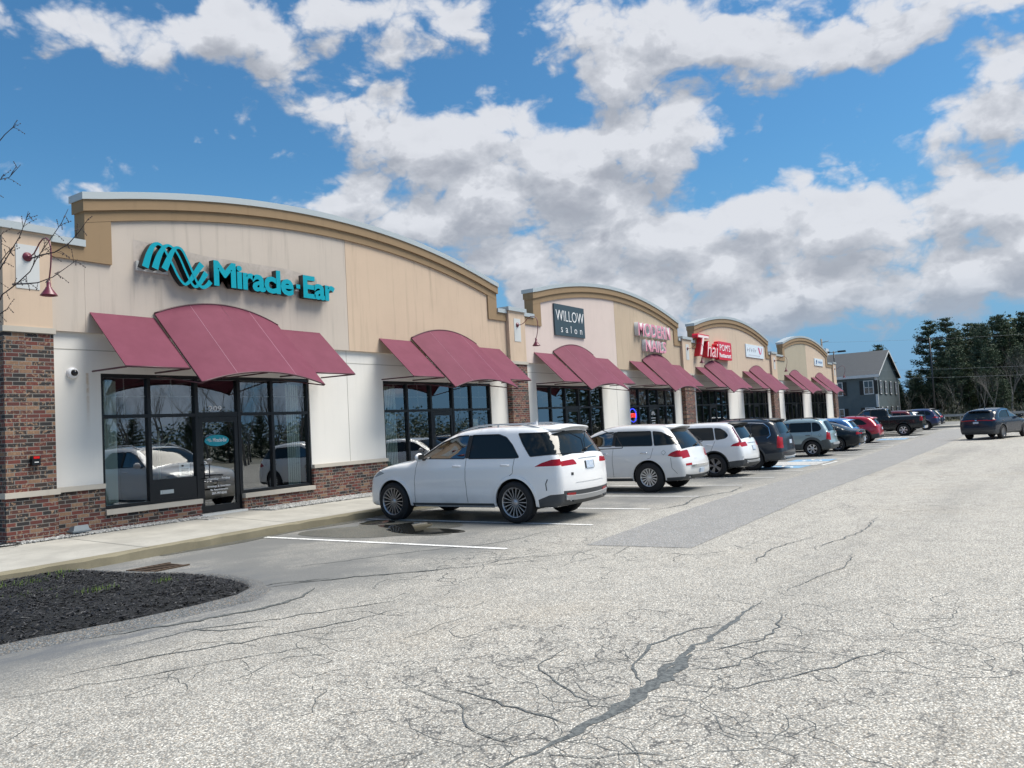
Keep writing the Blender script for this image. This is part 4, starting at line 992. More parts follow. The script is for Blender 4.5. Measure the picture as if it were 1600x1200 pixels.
# nail salon posters and neon
M['poster'] = mat('poster_print', build=lambda b, p: b.l(b.ramp(b.noise(worldco(b), 5.5, 3, .6), [(.3, (.75, .74, .74)), (.5, (.45, .28, .24)), (.6, (.12, .05, .04)), (.72, (.7, .6, .58))]), p.inputs['Base Color']))
pl = ['tall pale nail poster, first from the left in the upper lights', 'tall pale nail poster, second from the left in the upper lights', 'tall pale nail poster right of the door light', 'rightmost tall pale nail poster with a dark hand']
for k, (p0, p1) in enumerate([(32.05, 32.9), (33.08, 33.95), (35.22, 36.02), (36.18, 37.0)]):
    mb = MB(); mb.box(p0+.05, p1-.05, YW+.097, YW+.101, 2.47, 3.14); tag(mb.build('window_poster', M['poster']), pl[k], 'poster', 'posters in the nail salon window')
pl = ['small nail picture low under the neon light', 'small reddish nail picture left of the nail salon door', 'small nail picture low right of the nail salon door', 'rightmost small nail picture low in the salon window']
for k, (p0, p1) in enumerate([(32.1, 32.9), (33.1, 33.9), (35.3, 36.0), (36.2, 36.95)]):
    mb = MB(); mb.box(p0+.05, p1-.05, YW+.097, YW+.101, 1.35, 1.78); tag(mb.build('window_poster', M['poster']), pl[k], 'poster', 'small pictures in the nail salon window')
M['neonb'] = mat('neon_blue', (.05, .05, .8), .4, emit=((.05, .08, 1), 1.1)); M['neonr'] = mat('neon_red', (.8, .05, .05), .4, emit=((1, .06, .04), 1.0))
root = empty('neon_sign', (32.45, YW+.12, 2.0), 0, 'lit oval neon window sign, blue ring around red letters', 'neon sign')
mb = MB(); mb.tube([(.36*math.cos(t*.2618), 0, .3*math.sin(t*.2618)) for t in range(25)], .028, 6); mb.build('blue_ring', M['neonb'], root)
t_ = text_mesh('red_letters', 'OPEN', M['neonr'], -.26, .26, -.1, .1, 0, .02, 0); t_.parent = root
root = empty('door_lettering', (34.55, YW, 1.6), 0, 'white flower emblem and lines on the nail salon glass door', 'lettering'); OFF8 = (34.55, YW, 1.6)
mb = MB()
for k in range(7):
    t = R_(20+k*23.3); mb.add([(34.55+.05*math.cos(t), yv, 1.95+.05*math.sin(t)), (34.55+.16*math.cos(t-.18), yv, 1.95+.18*math.sin(t-.18)), (34.55+.26*math.cos(t), yv, 1.95+.26*math.sin(t)), (34.55+.16*math.cos(t+.18), yv, 1.95+.18*math.sin(t+.18))], [(0, 1, 2, 3)])
for k in range(4): mb.box(34.3+.03*k, 34.8-.03*k, yv, yv+.001, 1.82-.12*k, 1.86-.12*k)
sp(mb.build('emblem', M['white']), off=OFF8)
# pendant lamps inside the salon
M['bulb'] = mat('warm_bulb', (.9, .8, .5), .4, emit=((1, .82, .45), 6))
for k, (lx, ly, lz) in enumerate([(25.3, 17.5, 2.55), (25.3, 17.5, 2.4), (26.5, 18.5, 2.5), (27.3, 18.5, 2.6)]):
    mb = MB(); mb.lathe([(0, .06), (.03, .05), (.045, 0), (.03, -.04), (0, -.05)], (lx, ly, lz), 'z', 10)
    root = empty('pendant_lamp', (0, 0, 0)); tag(root, ['upper of two warm bulbs at the left of the salon window', 'lower of two warm bulbs at the left of the salon window', 'single warm bulb in the second pane of the salon window', 'small warm bulb nearest the salon door'][k], 'pendant lamp', 'bulbs hanging in the salon')
    mb.build('bulb', M['bulb'], root); mb = MB(); mb.tube([(lx, ly, lz+.05), (lx, ly, 3.45)], .006, 5); mb.build('cord', M['black'], root)
# camera dome, strobe box, ground box, rust run
root = empty('security_camera', (7.78, YW, 3.24), 0, 'white dome security camera with black eye on the cream wall', 'security camera')
M['domewhite'] = mat('camera_white', (.75, .76, .78), .3); M['domeblack'] = mat('camera_dome', (.01, .01, .012), .05)
mb = MB(); mb.lathe([(.105, 0), (.105, -.05), (.085, -.075), (.06, -.08)], (0, 0, 0), 'y', 24); mb.build('housing', M['domewhite'], root)
mb = MB(); mb.lathe([(.062, -.078), (.058, -.10), (.04, -.125), (.015, -.137), (0, -.139)], (.01, 0, .0), 'y', 20); mb.build('lens_dome', M['domeblack'], root)
root = empty('alarm_box', (6.98, 14.97, 1.65), 0, 'small black box with a red top light on the nearest brick pier', 'alarm box')
mb = MB(); mb.box(-.07, .07, -.06, .02, -.10, .07); mb.build('box', M['black'], root)
M['redlens'] = mat('red_lens', (.6, .01, .01), .2); mb = MB(); mb.box(-.05, .05, -.068, -.061, .02, .06); mb.build('red_light', M['redlens'], root)
mb = MB(); mb.box(-.035, .035, -.065, -.061, -.05, -.035); mb.build('label', M['white'], root)
M['greybox'] = mat('grey_cast_box', (.22, .25, .27), .5)
root = empty('ground_floodlight', (7.72, 15.0, .27), 0, 'grey ground floodlight at the foot of the brick wall', 'floodlight')
mb = MB(); mb.add([(-.16, -.15, .0), (.16, -.15, 0), (.16, .08, 0), (-.16, .08, 0), (-.12, -.12, .13), (.12, -.12, .13), (.12, .04, .10), (-.12, .04, .10)], [(0, 3, 2, 1), (4, 5, 6, 7), (0, 1, 5, 4), (1, 2, 6, 5), (2, 3, 7, 6), (3, 0, 4, 7)]); mb.build('housing', M['greybox'], root)
mb = MB(); mb.box(-.17, .17, -.16, .09, .02, .04); mb.build('rim', M['greybox'], root)
M['hose'] = mat('black_hose', (.015, .015, .015), .5)
mb = MB(); mb.tube([(6.2, 14.9, .26), (6.45, 14.75, .27), (6.55, 14.6, .26), (6.4, 14.5, .25), (6.2, 14.55, .25)], .012, 6); tag(mb.build('cable', M['hose']), 'loop of black cable on the gravel at the left edge', 'cable')
def _rust(b, p):
    P = b.sep(worldco(b)); f = b.m('MULTIPLY', b.rng(b.m('ABSOLUTE', b.m('SUBTRACT', P[0], 8.07)), .0, .05, 1, 0), b.rng(P[2], 2.0, 3.25, 0, .6))
    f = b.m('MULTIPLY', f, b.rng(b.noise(worldco(b), 12, 3), .3, .6, .4, 1))
    b.l(b.mix(f, (.70, .68, .64), (.38, .20, .05)), p.inputs['Base Color']); p.inputs['Roughness'].default_value = .9
M['ruststain'] = mat('rust_stain', build=_rust)
mb = MB(); mb.add([(8.02, YW-.003, 2.0), (8.12, YW-.003, 2.0), (8.12, YW-.003, 3.25), (8.02, YW-.003, 3.25)], [(0, 1, 2, 3)]); part(mb, 'rust_stain', M['ruststain'])
# ================================================================== vehicles
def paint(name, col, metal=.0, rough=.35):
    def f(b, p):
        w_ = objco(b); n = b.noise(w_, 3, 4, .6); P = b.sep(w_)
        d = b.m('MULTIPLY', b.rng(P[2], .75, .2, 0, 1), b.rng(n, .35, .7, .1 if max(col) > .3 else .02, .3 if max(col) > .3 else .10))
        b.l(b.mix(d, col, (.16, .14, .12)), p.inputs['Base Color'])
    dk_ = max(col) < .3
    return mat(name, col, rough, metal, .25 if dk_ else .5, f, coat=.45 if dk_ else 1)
M['cglass'] = mat('car_glass', (.012, .016, .017), .04, 0, .4)
M['cglassf'] = mat('car_front_glass', build=lambda b, p: _glass(b, p, 1.5, (.13, .16, .15)))
M['rubber'] = mat('tyre_rubber', (.012, .012, .013), .75)
M['blackp'] = mat('black_plastic', (.018, .019, .02), .55)
M['greyp'] = mat('grey_plastic', (.055, .06, .065), .6)
M['well'] = mat('wheel_well', (.004, .004, .004), .9)
M['alloy'] = mat('alloy', (.62, .63, .65), .28, .8)
M['alloyd'] = mat('dark_alloy', (.20, .20, .21), .3, .8)
M['alloym'] = mat('machined_alloy', (.42, .42, .44), .3, .8)
M['chrome'] = mat('chrome', (.75, .76, .78), .12, 1)
M['silverp'] = mat('silver_plastic', (.45, .46, .47), .4, .4)
M['taill'] = mat('tail_lens', (.34, .004, .010), .2, 0, .4, coat=.25)
M['taild'] = mat('dark_tail_lens', (.12, .01, .012), .15, 0, .6, coat=1)
M['clearl'] = mat('clear_lens', (.5, .52, .54), .1, .3, .6, coat=1)
M['plate'] = mat('plate_white', build=lambda b, p: b.l(b.ramp(b.noise(objco(b), 22, 2), [(.35, (.62, .66, .7)), (.55, (.35, .45, .6)), (.7, (.62, .63, .62))]), p.inputs['Base Color']))
M['seam'] = mat('panel_gap', (.09, .09, .09), .8)
M['seat'] = mat('seat_leather', (.05, .05, .05), .7)

def smooth_outline(P, step):
    """closed outline through points; a point with a third item 1 is a sharp corner"""
    n = len(P); out = []
    for i in range(n):
        p1 = np.array(P[i][:2], float); p2 = np.array(P[(i+1) % n][:2], float)
        p0 = np.array(P[i-1][:2], float) if len(P[i]) < 3 else p1-(p2-p1)
        p3 = np.array(P[(i+2) % n][:2], float) if len(P[(i+1) % n]) < 3 else p2+(p2-p1)
        L = np.linalg.norm(p2-p1); m = max(1, int(round(L/step)))
        # centripetal-like tangents
        t1 = (p2-p0)/(np.linalg.norm(p2-p1)+np.linalg.norm(p1-p0)+1e-9)*L; t2 = (p3-p1)/(np.linalg.norm(p3-p2)+np.linalg.norm(p2-p1)+1e-9)*L
        for k in range(m):
            t = k/m; h = 2*t**3-3*t**2+1, t**3-2*t**2+t, -2*t**3+3*t**2, t**3-t**2
            out.append(h[0]*p1+h[1]*t1+h[2]*p2+h[3]*t2)
    return np.array(out)
def in_poly(P, poly):
    P = np.atleast_2d(P); x, y = P[:, 0], P[:, 1]; c = np.zeros(len(P), bool); A = np.array(poly); B = np.roll(A, 1, 0)
    for (x1, y1), (x2, y2) in zip(A, B):
        if y1 == y2: continue
        c ^= ((y1 > y) != (y2 > y)) & (x < (x2-x1)*(y-y1)/(y2-y1)+x1)
    return c
def seg_dist(P, poly):
    A = np.array(poly); B = np.roll(A, -1, 0); out = np.full(len(P), 1e9)
    for a, bb in zip(A, B):
        d = bb-a; l = d@d+1e-12; t = np.clip((P-a)@d/l, 0, 1); q = a+t[:, None]*d; out = np.minimum(out, np.hypot(P[:, 0]-q[:, 0], P[:, 1]-q[:, 1]))
    return out
def dens_poly(P, step=.06):
    out = []
    for i in range(len(P)):
        a, c = np.array(P[i], float), np.array(P[(i+1) % len(P)], float); n = max(1, int(np.linalg.norm(c-a)/step)); out += [a+(c-a)*k/n for k in range(n)]
    return np.array(out)
def rounded(P, r=.04, n=4):
    """polygon with rounded corners"""
    out = []; N = len(P)
    for i in range(N):
        a, c, d = [np.array(P[k % N], float) for k in (i-1, i, i+1)]
        u, v = a-c, d-c; lu, lv = np.linalg.norm(u), np.linalg.norm(v); q = min(r, lu*.4, lv*.4)
        s, e = c+u/lu*q, c+v/lv*q
        for k in range(n+1): t = k/n; out.append((1-t)**2*s+2*t*(1-t)*c+t*t*e)
    return np.array(out)
def cdt(loops, grid, bounds):
    V = []; E = []
    for L in loops:
        o = len(V); V += [tuple(p) for p in L]; E += [(o+i, o+(i+1) % len(L)) for i in range(len(L))]
    cp = np.array(V); G = np.array([(a, c) for a in np.arange(bounds[0]+grid/2, bounds[1], grid) for c in np.arange(bounds[2]+grid/2, bounds[3], grid)])
    keep = np.ones(len(G), bool)
    for i in range(0, len(cp), 1): keep &= (np.abs(G[:, 0]-cp[i, 0])+np.abs(G[:, 1]-cp[i, 1])) > grid*.4
    V += [tuple(p) for p in G[keep]]
    r = delaunay_2d_cdt([Vector(v) for v in V], E, [], 0, 1e-5)
    return np.array([v[:] for v in r[0]]), [tuple(f) for f in r[2]]

def build_car(S):
    """S: specification in metres; y runs forward from the rear axle, z up from the road, x to the car's right"""
    root = empty(S.get('name', 'parked_car'))
    grid = S.get('grid', .07)
    C = smooth_outline(S['out'], S.get('step', .06))           # centreline silhouette, from rear bottom up over the roof to the front, back along the floor
    if np.sum(C[:, 0]*np.roll(C[:, 1], -1)-np.roll(C[:, 0], -1)*C[:, 1]) > 0: ccw = True
    else: ccw = False
    n = len(C); T = np.roll(C, -1, 0)-np.roll(C, 1, 0); T /= np.linalg.norm(T, axis=1)[:, None]+1e-9
    Nn = np.c_[-T[:, 1], T[:, 0]] if not ccw else np.c_[T[:, 1], -T[:, 0]]   # outward
    zb = S['zb']; ymin, ymax = C[:, 0].min(), C[:, 0].max(); zmax = C[:, 1].max()
    # bulge of the skin across the car
    bul = np.zeros(n)
    for i in range(n):
        nx, nz = Nn[i]; y_, z_ = C[i]
        rear, front, top = max(0, -nx), max(0, nx), max(0, nz)
        bul[i] = rear*S.get('bul_r', .10)+front*(S.get('bul_f', .15) if z_ < 1.0 or y_ > S['cowl']+.3 else .09)+top*(.045 if y_ < S['cowl'] else .055)
        if nz < -.7: bul[i] = .01
    k = np.ones(7)/7; bul = np.convolve(np.r_[bul[-3:], bul, bul[:3]], k, 'valid')
    EO = C-Nn*bul[:, None]                                                   # outline where the side begins
    U = np.r_[0, np.cumsum(np.linalg.norm(np.diff(np.vstack([C, C[:1]]), axis=0), axis=1))]
    Wz = np.array(S['wz']); HW = S['hw']
    def Wf(P):
        y_, z_ = P[:, 0], P[:, 1]
        w_ = np.interp(z_, Wz[:, 0], Wz[:, 1])
        r0 = S.get('plan_r', -.25); f0 = S['wb']-.15
        tr = np.clip((r0-y_)/(r0-ymin+1e-9), 0, 1); tf = np.clip((y_-f0)/(ymax-f0), 0, 1)
        w_ = w_*(1-S.get('tap_r', .09)*tr**2.2-S.get('tap_f', .15)*tf**2.2)
        # greenhouse narrows over the windscreen and hatch
        bl = S['belt']; m = z_ > bl
        w_ = w_ - m*(.02*np.clip((y_-S['cowl']+1.2)/1.2, 0, 1)*np.clip((z_-bl)/.4, 0, 1))
        # shoulder crease and lower character line
        w_ = w_+.008*np.exp(-((z_-S.get('crease', .92))/.05)**2)-.012*np.exp(-((z_-S.get('hollow', .62))/.11)**2)*(y_ > .45)*(y_ < S['wb']-.45)
        return w_*HW
    rr = S.get('round', .075)
    def X(P, outl=True):
        P = np.atleast_2d(np.asarray(P, float)); d = np.clip(seg_dist(P, EO), 0, None); ins = in_poly(P, EO) | (d < 1e-4); d = np.where(ins, d, 0)
        q = np.clip(d/rr, 0, 1); r_ = np.where(P[:, 1] < zb+.12, .02, rr)
        return Wf(P)-r_*(1-np.sqrt(np.clip(1-(1-q)**2, 0, 1)))
    def side3(P, sgn, off=0):
        P = np.atleast_2d(np.asarray(P, float)); return np.c_[sgn*(X(P)+off), P[:, 0], P[:, 1]]
    XE = X(EO)
    def strip3(P, off=0):   # P: (t, u)
        t, u = P[:, 0], P[:, 1]; nn = n
        Cc = np.vstack([C, C[:1]]); Ee = np.vstack([EO, EO[:1]]); Xe = np.r_[XE, XE[:1]]; Nc = np.vstack([Nn, Nn[:1]])
        f = lambda A: np.interp(u, U, A)
        a = 1-np.abs(t)**2.6
        y_ = f(Ee[:, 0])*(1-a)+f(Cc[:, 0])*a; z_ = f(Ee[:, 1])*(1-a)+f(Cc[:, 1])*a
        return np.c_[t*f(Xe), y_+off*f(Nc[:, 0]), z_+off*f(Nc[:, 1])]
    def u_at(z_=None, y_=None, part='rear'):
        if part == 'rear': m = [i for i in range(n) if Nn[i][0] < -.15 and C[i][0] < S['cowl']-1]; v = C[:, 1]; tgt = z_
        elif part == 'front': m = [i for i in range(n) if Nn[i][0] > .15 and C[i][0] > S['cowl']]; v = C[:, 1]; tgt = z_
        else: m = [i for i in range(n) if Nn[i][1] > 0]; v = C[:, 0]; tgt = y_
        i = min(m, key=lambda k: abs(v[k]-tgt)); return U[i]
    # ---- regions
    dzw = S.get('sill_up', 0)
    if dzw: S = dict(S, side=[(nm, [(a, c+dzw if c < S['belt']+.12 else c-dzw*.5) for a, c in P], mt, r) if 'window' in nm else (nm, P, mt, r) for nm, P, mt, r in S['side']])
    side_regs = [(nm, dens_poly(rounded(P, r)), mt) for nm, P, mt, r in S['side']]
    R = S['tr']; wheels = [(0, R), (S['wb'], R)]
    ar = R+S.get('arch_gap', .055)
    arches = []
    for cy, _ in wheels:
        P = [(cy+ar*math.cos(t), R+ar*math.sin(t)) for t in np.linspace(-.35, math.pi+.35, 30)]
        P = [(cy+ar*.99, zb-.15)]+[q for q in P if q[1] > zb-.05]+[(cy-ar*.99, zb-.15)]
        arches.append(np.array(P))
    mats = {'body': S['paint'], 'glass': M['cglass'], 'fglass': M['cglassf'], 'tail': M['taill'], 'taild': M['taild'], 'black': M['blackp'], 'grey': S.get('clad', M['greyp']), 'lamp': M['clearl'], 'silver': M['silverp'], 'trim2': S.get('paint2', S['paint'])}
    sw_ = [r for r in S['side'] if r[0] == 'side_window']
    if len(sw_) > 1:
        f_, r_ = sw_[0][1], sw_[1][1]; e = .004
        side_regs.append(('body', dens_poly([(f_[1][0]-e, f_[1][1]+.005), (r_[0][0]+e, r_[0][1]+.005), (r_[-1][0]+e, r_[-1][1]-.003), (f_[2][0]-e, f_[2][1]-.003)]), 'pillar'))
    # side domain
    loops = [EO]+[r[1] for r in side_regs]+arches
    V, F = cdt(loops, grid, (ymin, ymax, zb, zmax))
    cen = np.array([V[list(f)].mean(0) for f in F]); lab = np.array(['body']*len(F), dtype=object)
    lab[~in_poly(cen, EO)] = 'x'
    for i, (nm, P, mt) in list(enumerate(side_regs))[::-1]:
        lab[in_poly(cen, P) & (lab != 'x')] = i
    for A in arches: lab[in_poly(cen, A)] = 'x'
    # strip domain
    sregs = []
    for nm, t0, t1, t2, t3, ua, ub, mt in [(q[0], q[1], q[2], q[3], q[4], u_at(z_=q[6], y_=q[6], part=q[5]), u_at(z_=q[7], y_=q[7], part=q[5]), q[8]) for q in S['strip']]:
        P = rounded([(t0, ua), (t1, ua), (t3, ub), (t2, ub)], S.get('sround', .05)); sregs.append((nm, dens_poly(P, .06), mt))
    u_end = U[-1]
    bnd = np.vstack([[(-1, u) for u in U[:-1]], [(t, u_end) for t in np.linspace(-1, 1, 15)], [(1, u) for u in U[:-1][::-1]], [(t, 0) for t in np.linspace(1, -1, 15)[1:-1]]])
    V2, F2 = cdt([bnd]+[r[1] for r in sregs], grid*1.3, (-1, 1, 0, u_end))
    cen2 = np.array([V2[list(f)].mean(0) for f in F2]); lab2 = np.array(['body']*len(F2), dtype=object)
    cy2 = np.interp(cen2[:, 1], U, np.r_[C[:, 0], C[:1, 0]]); cz2 = np.interp(cen2[:, 1], U, np.r_[C[:, 1], C[:1, 1]])
    for (cy, _) in wheels: lab2[(np.abs(cy2-cy) < ar) & (cz2 < zb+.08) & (np.abs(cen2[:, 0]) > .6)] = 'x'
    for i, (nm, P, mt) in list(enumerate(sregs))[::-1]: lab2[in_poly(cen2, P)] = i
    lab2[np.abs(cen2[:, 0]) > 1] = 'x'
    low = (cz2 < zb+.03) & (lab2 == 'body')
    groups = {}
    def addg(key, V3, fs, mi=0):
        gp = groups.setdefault(key, [[], [], []]); o = len(gp[0]); used = sorted({i for f in fs for i in f}); mp = {a: k+o for k, a in enumerate(used)}
        gp[0] += [tuple(V3[i]) for i in used]; gp[1] += [[mp[i] for i in f] for f in fs]; gp[2] += [mi]*len(fs)
    sideV = {s: side3(V, s) for s in (-1, 1)}
    for s in (-1, 1):
        for l in set(lab):
            if l == 'x': continue
            fs = [F[i] for i in range(len(F)) if lab[i] is l or lab[i] == l]
            if s < 0: fs = [f[::-1] for f in fs]
            if l == 'body': addg(('body', 'body', 0), sideV[s], fs)
            else:
                nm, P, mt = side_regs[l]
                if nm == 'body': addg(('body', 'body', 0), sideV[s], fs, {'trim2': 1, 'black': 2, 'grey': 2, 'pillar': 3}[mt])
                else:
                    off = -.008 if 'glass' in mt else 0
                    V3 = side3(V, s, off) if off else sideV[s]
                    key = (nm, mt, s if nm in ('taillight', 'headlight') else (s, l)); addg(key, V3, fs)
    V3b = strip3(V2)
    V3g = strip3(V2, -.008)
    for l in set(lab2):
        if l == 'x': continue
        fs = [F2[i] for i in range(len(F2)) if lab2[i] is l or lab2[i] == l]
        if l == 'body': addg(('body', 'body', 0), V3b, fs)
        else:
            nm, P, mt = sregs[l]
            if nm == 'body': addg(('body', 'body', 0), V3b, fs, {'trim2': 1, 'black': 2, 'grey': 2, 'pillar': 3}[mt])
            elif nm in ('taillight', 'headlight'):
                for s in (-1, 1):
                    g2 = [f for f in fs if s*np.mean([V3b[i][0] for i in f]) > 0]
                    if g2: addg((nm, mt, s), V3b, g2)
            else: addg((nm, mt, 's'+str(l)), V3g if 'glass' in mt else V3b, fs)
    body_obj = None
    for key, (vs, fs, mi) in groups.items():
        me = bpy.data.meshes.new(key[0]); me.from_pydata(vs, [], fs)
        if key[0] == 'body':
            for q in (S['paint'], S.get('paint2', S['paint']), S.get('clad', M['greyp']), M['blackp']): me.materials.append(q)
            me.polygons.foreach_set('material_index', mi)
        else: me.materials.append(mats[key[1]])
        me.polygons.foreach_set('use_smooth', [True]*len(fs)); me.update()
        bm = bmesh.new(); bm.from_mesh(me); bmesh.ops.remove_doubles(bm, verts=bm.verts, dist=.0015); bm.to_mesh(me); bm.free()
        o = bpy.data.objects.new(key[0], me); COL.objects.link(o); o.parent = root
    # ---- thin things lying on the skin
    def ribbon(mb, P, wd, sgn, off=.002, closed=False, step=.05):
        Q = dens_poly(P, step) if closed else np.array(dense([tuple(p) for p in P], step, False)+[tuple(P[-1])])
        m = len(Q); L = []
        for i in range(m):
            a, c = (Q[i-1], Q[(i+1) % m]) if closed else (Q[max(i-1, 0)], Q[min(i+1, m-1)])
            d = c-a; d = d/(np.linalg.norm(d)+1e-9); nn = np.array([-d[1], d[0]])*wd/2; L += [Q[i]+nn, Q[i]-nn]
        V3 = side3(np.array(L), sgn, off); mb.add(V3, [(2*i, 2*i+1, (2*i+3) % (2*m), (2*i+2) % (2*m)) for i in range(m if closed else m-1)], 0, True)
    if S.get('seams'):
        for P in S['seams']:
            mb = MB()
            for s in (-1, 1): ribbon(mb, P, .009, s, .0025)
            mb.build('panel_gap', M['seam'], root)
    for P, wd, mt in S.get('ribbons', []):
        for s in (-1, 1): mb = MB(); ribbon(mb, P, wd, s, .006); mb.build('side_moulding', M[mt], root)
    # window rubber
    if grid < .12:
        for i, (nm, P, mt) in enumerate(side_regs):
            if 'glass' in mt:
                for s in (-1, 1): mb = MB(); ribbon(mb, P, .016, s, .003, True); mb.build('window_seal', M['blackp'], root)
    # ---- wheels
    for cy, _ in wheels:
        for s in (-1, 1):
            wh = empty('wheel', (s*(S['track']), cy, R)); wh.parent = root
            tw = S.get('tw', .25); x0 = s*(-tw/2); rim = S['rim']; k = s
            mb = MB(); prof = [(rim-.01, -.5*tw), (rim+.02, -.52*tw), (R-.05, -.52*tw), (R-.015, -.46*tw), (R, -.34*tw)]
            for q in range(7): prof += [(R, (-.34+.113*q)*tw), (R-.008, (-.335+.113*q)*tw), (R-.008, (-.30+.113*q)*tw), (R, (-.295+.113*q)*tw)] if q < 6 else []
            prof += [(R, .34*tw), (R-.015, .46*tw), (R-.05, .52*tw), (rim+.02, .52*tw), (rim-.01, .5*tw)]
            mb.lathe(prof, (0, 0, 0), 'x', 44 if grid < .1 else 24); mb.build('tyre', M['rubber'], wh)
            ns = S.get('spokes', 10); mo = S.get('rimmat', 'alloy')
            mb = MB(); xo = k*.47*tw
            mb.lathe([(rim, xo), (rim-.008, xo+k*.006), (rim-.022, xo), (rim-.03, xo-k*.03), (rim-.035, -k*.4*tw)], (0, 0, 0), 'x', 44 if grid < .1 else 24)
            mb.lathe([(0, xo-k*.012), (.05, xo-k*.014), (.062, xo-k*.025), (.065, xo-k*.06)], (0, 0, 0), 'x', 20)
            sw = S.get('sw', .018)
            for q in range(ns):
                t = 2*math.pi*q/ns
                def pt(r, a, xx): return (xx, r*math.cos(t+a), r*math.sin(t+a))
                w0, w1 = sw*S.get('sw0', 1.0), sw*S.get('sw1', 1.0)
                xi, xe = xo-k*.02, xo-k*.008
                for dq in ((-.5, .5) if S.get('double') else (0,)):
                    da = dq*S.get('double', 0)
                    a0, a1 = .045, rim-.02
                    A = [pt(a0, da*.8-w0/a0/1.2, xi), pt(a0, da*.8+w0/a0/1.2, xi), pt(a1, da+w1/a1, xe), pt(a1, da-w1/a1, xe)]
                    Bk = [(p_[0]-k*.03, p_[1], p_[2]) for p_ in A]
                    mb.add(A+Bk, [(0, 1, 2, 3), (0, 4, 5, 1), (2, 6, 7, 3), (1, 5, 6, 2), (3, 7, 4, 0)])
            mb.build('rim', M[mo], wh)
            mb = MB(); mb.lathe([(0, xo-k*.07), (rim-.033, xo-k*.075), (rim-.033, -k*.45*tw)], (0, 0, 0), 'x', 30); mb.lathe([(.0, xo-k*.05), (.15, xo-k*.052), (.15, xo-k*.07)], (0, 0, 0), 'x', 24)
            mb.build('brake_disc', M['well'], wh)
            # wheel housing
            mb = MB(); A = [(cy+ar*math.cos(t), R+ar*math.sin(t)) for t in np.linspace(-.3, math.pi+.3, 26)]
            A = [q for q in A if q[1] > zb-.12]
            P3 = side3(np.array(A), s, -.004); inn = [(s*(HW-.42), p_[1], p_[2]) for p_ in P3]; m = len(A)
            mb.add([tuple(p_) for p_ in P3]+inn+[(s*(HW-.42), cy, R)], [(i, i+1, m+i+1, m+i) for i in range(m-1)]+[(m+i, m+i+1, 2*m) for i in range(m-1)], 0, True)
            mb.build('wheel_housing', M['well'], root)
            fl = S.get('flare')
            mb = MB(); wd = fl[0] if fl else .03; off = fl[1] if fl else .006
            for (r0, o0), (r1, o1) in (((ar-.004, -.01), (ar, off)), ((ar, off), (ar+wd*.8, off*.9)), ((ar+wd*.8, off*.9), (ar+wd, 0))):
                AA = []
                for t in np.linspace(-.3, math.pi+.3, 30):
                    q0 = (cy+r0*math.cos(t), R+r0*math.sin(t)); q1 = (cy+r1*math.cos(t), R+r1*math.sin(t))
                    if q0[1] < zb+.0: continue
                    AA += [side3([q0], s, o0)[0], side3([q1], s, o1)[0]]
                mb.add(AA, [(2*i, 2*i+1, 2*i+3, 2*i+2) for i in range(len(AA)//2-1)], 0, True)
            mb.build('wheel_arch', M[fl[2]] if fl and fl[2] else S['paint'], root)
    # ---- mirrors, handles, rails, spoiler, bumpers, plate
    for s in (-1, 1):
        my, mz_ = S['mirror']; xb = X([(my, mz_)])[0]
        mb = MB()
        bmm = bmesh.new(); bmesh.ops.create_uvsphere(bmm, u_segments=12, v_segments=8, radius=1)
        vs = [(s*(xb+.15+v.co.x*.115), my+.01+v.co.y*.075*(1 if v.co.y > 0 else .5), mz_+.05+v.co.z*.085) for v in bmm.verts]; fs = [[v.index for v in f.verts] for f in bmm.faces]; bmm.free()
        mb.add(vs, fs, 0, True); mo = mb.build('wing_mirror', S.get('mirrormat', S['paint']), root)
        mb = MB(); mb.tube([(s*(xb-.02), my, mz_-.0), (s*(xb+.09), my, mz_+.01)], .028, 8); mb.add([(s*(xb+.06), my-.032, mz_), (s*(xb+.235), my-.032, mz_+.01), (s*(xb+.235), my-.032, mz_+.10), (s*(xb+.06), my-.032, mz_+.11)], [(0, 1, 2, 3)])
        mb.build('mirror_base', M['blackp'], mo)
        for hy, hz in S['handles']:
            mb = MB(); P = side3([(hy-.1, hz-.005), (hy-.06, hz), (hy+.06, hz+.004), (hy+.1, hz+.0)], s, .022); P[0, 0] -= s*.02; P[3, 0] -= s*.02
            mb.tube([tuple(p_) for p_ in P], .014, 8); mb.build('door_handle', M[S['hmat']] if S.get('hmat') else S['paint'], root)
        if S.get('rails'):
            ya, yb_ = S['rails'][:2]; P = []
            for q in range(13):
                y_ = ya+(yb_-ya)*q/12; uu = u_at(y_=y_, part='top'); p3 = strip3(np.array([[.93, uu]]))[0]
                P.append((s*(p3[0]-.03), y_, p3[2]+.05*min(1, 4*q/12, 4*(12-q)/12)+.005))
            mb = MB(); mb.tube(P, .016, 8); 
            for q in (0, 6, 12): mb.tube([(P[q][0], P[q][1], P[q][2]-.06), P[q]], .016, 6)
            mb.build('roof_rail', M[S.get('railmat', 'silverp')], root)
    if S.get('spoiler'):
        z_, dep, wd_, mt = S['spoiler']; uu = u_at(z_=z_, part='rear'); a = strip3(np.array([[t, uu] for t in np.linspace(-wd_, wd_, 15)]))
        mb = MB(); m = len(a); ea = np.array([1-.0*abs(t) for t in np.linspace(-1, 1, 15)])
        top = [(p_[0], p_[1]+.14, p_[2]+.075) for p_ in a]; tip = [(p_[0]*.97, p_[1]-dep*(1-.5*(abs(2*i/(m-1)-1))**6), p_[2]+.035) for i, p_ in enumerate(a)]; tip2 = [(p_[0], p_[1]+.01, p_[2]-.03) for p_ in tip]; und = [(p_[0], p_[1]+.02, p_[2]-.03) for p_ in a]
        fs = []
        for r_ in range(3): fs += [(r_*m+i, r_*m+i+1, (r_+1)*m+i+1, (r_+1)*m+i) for i in range(m-1)]
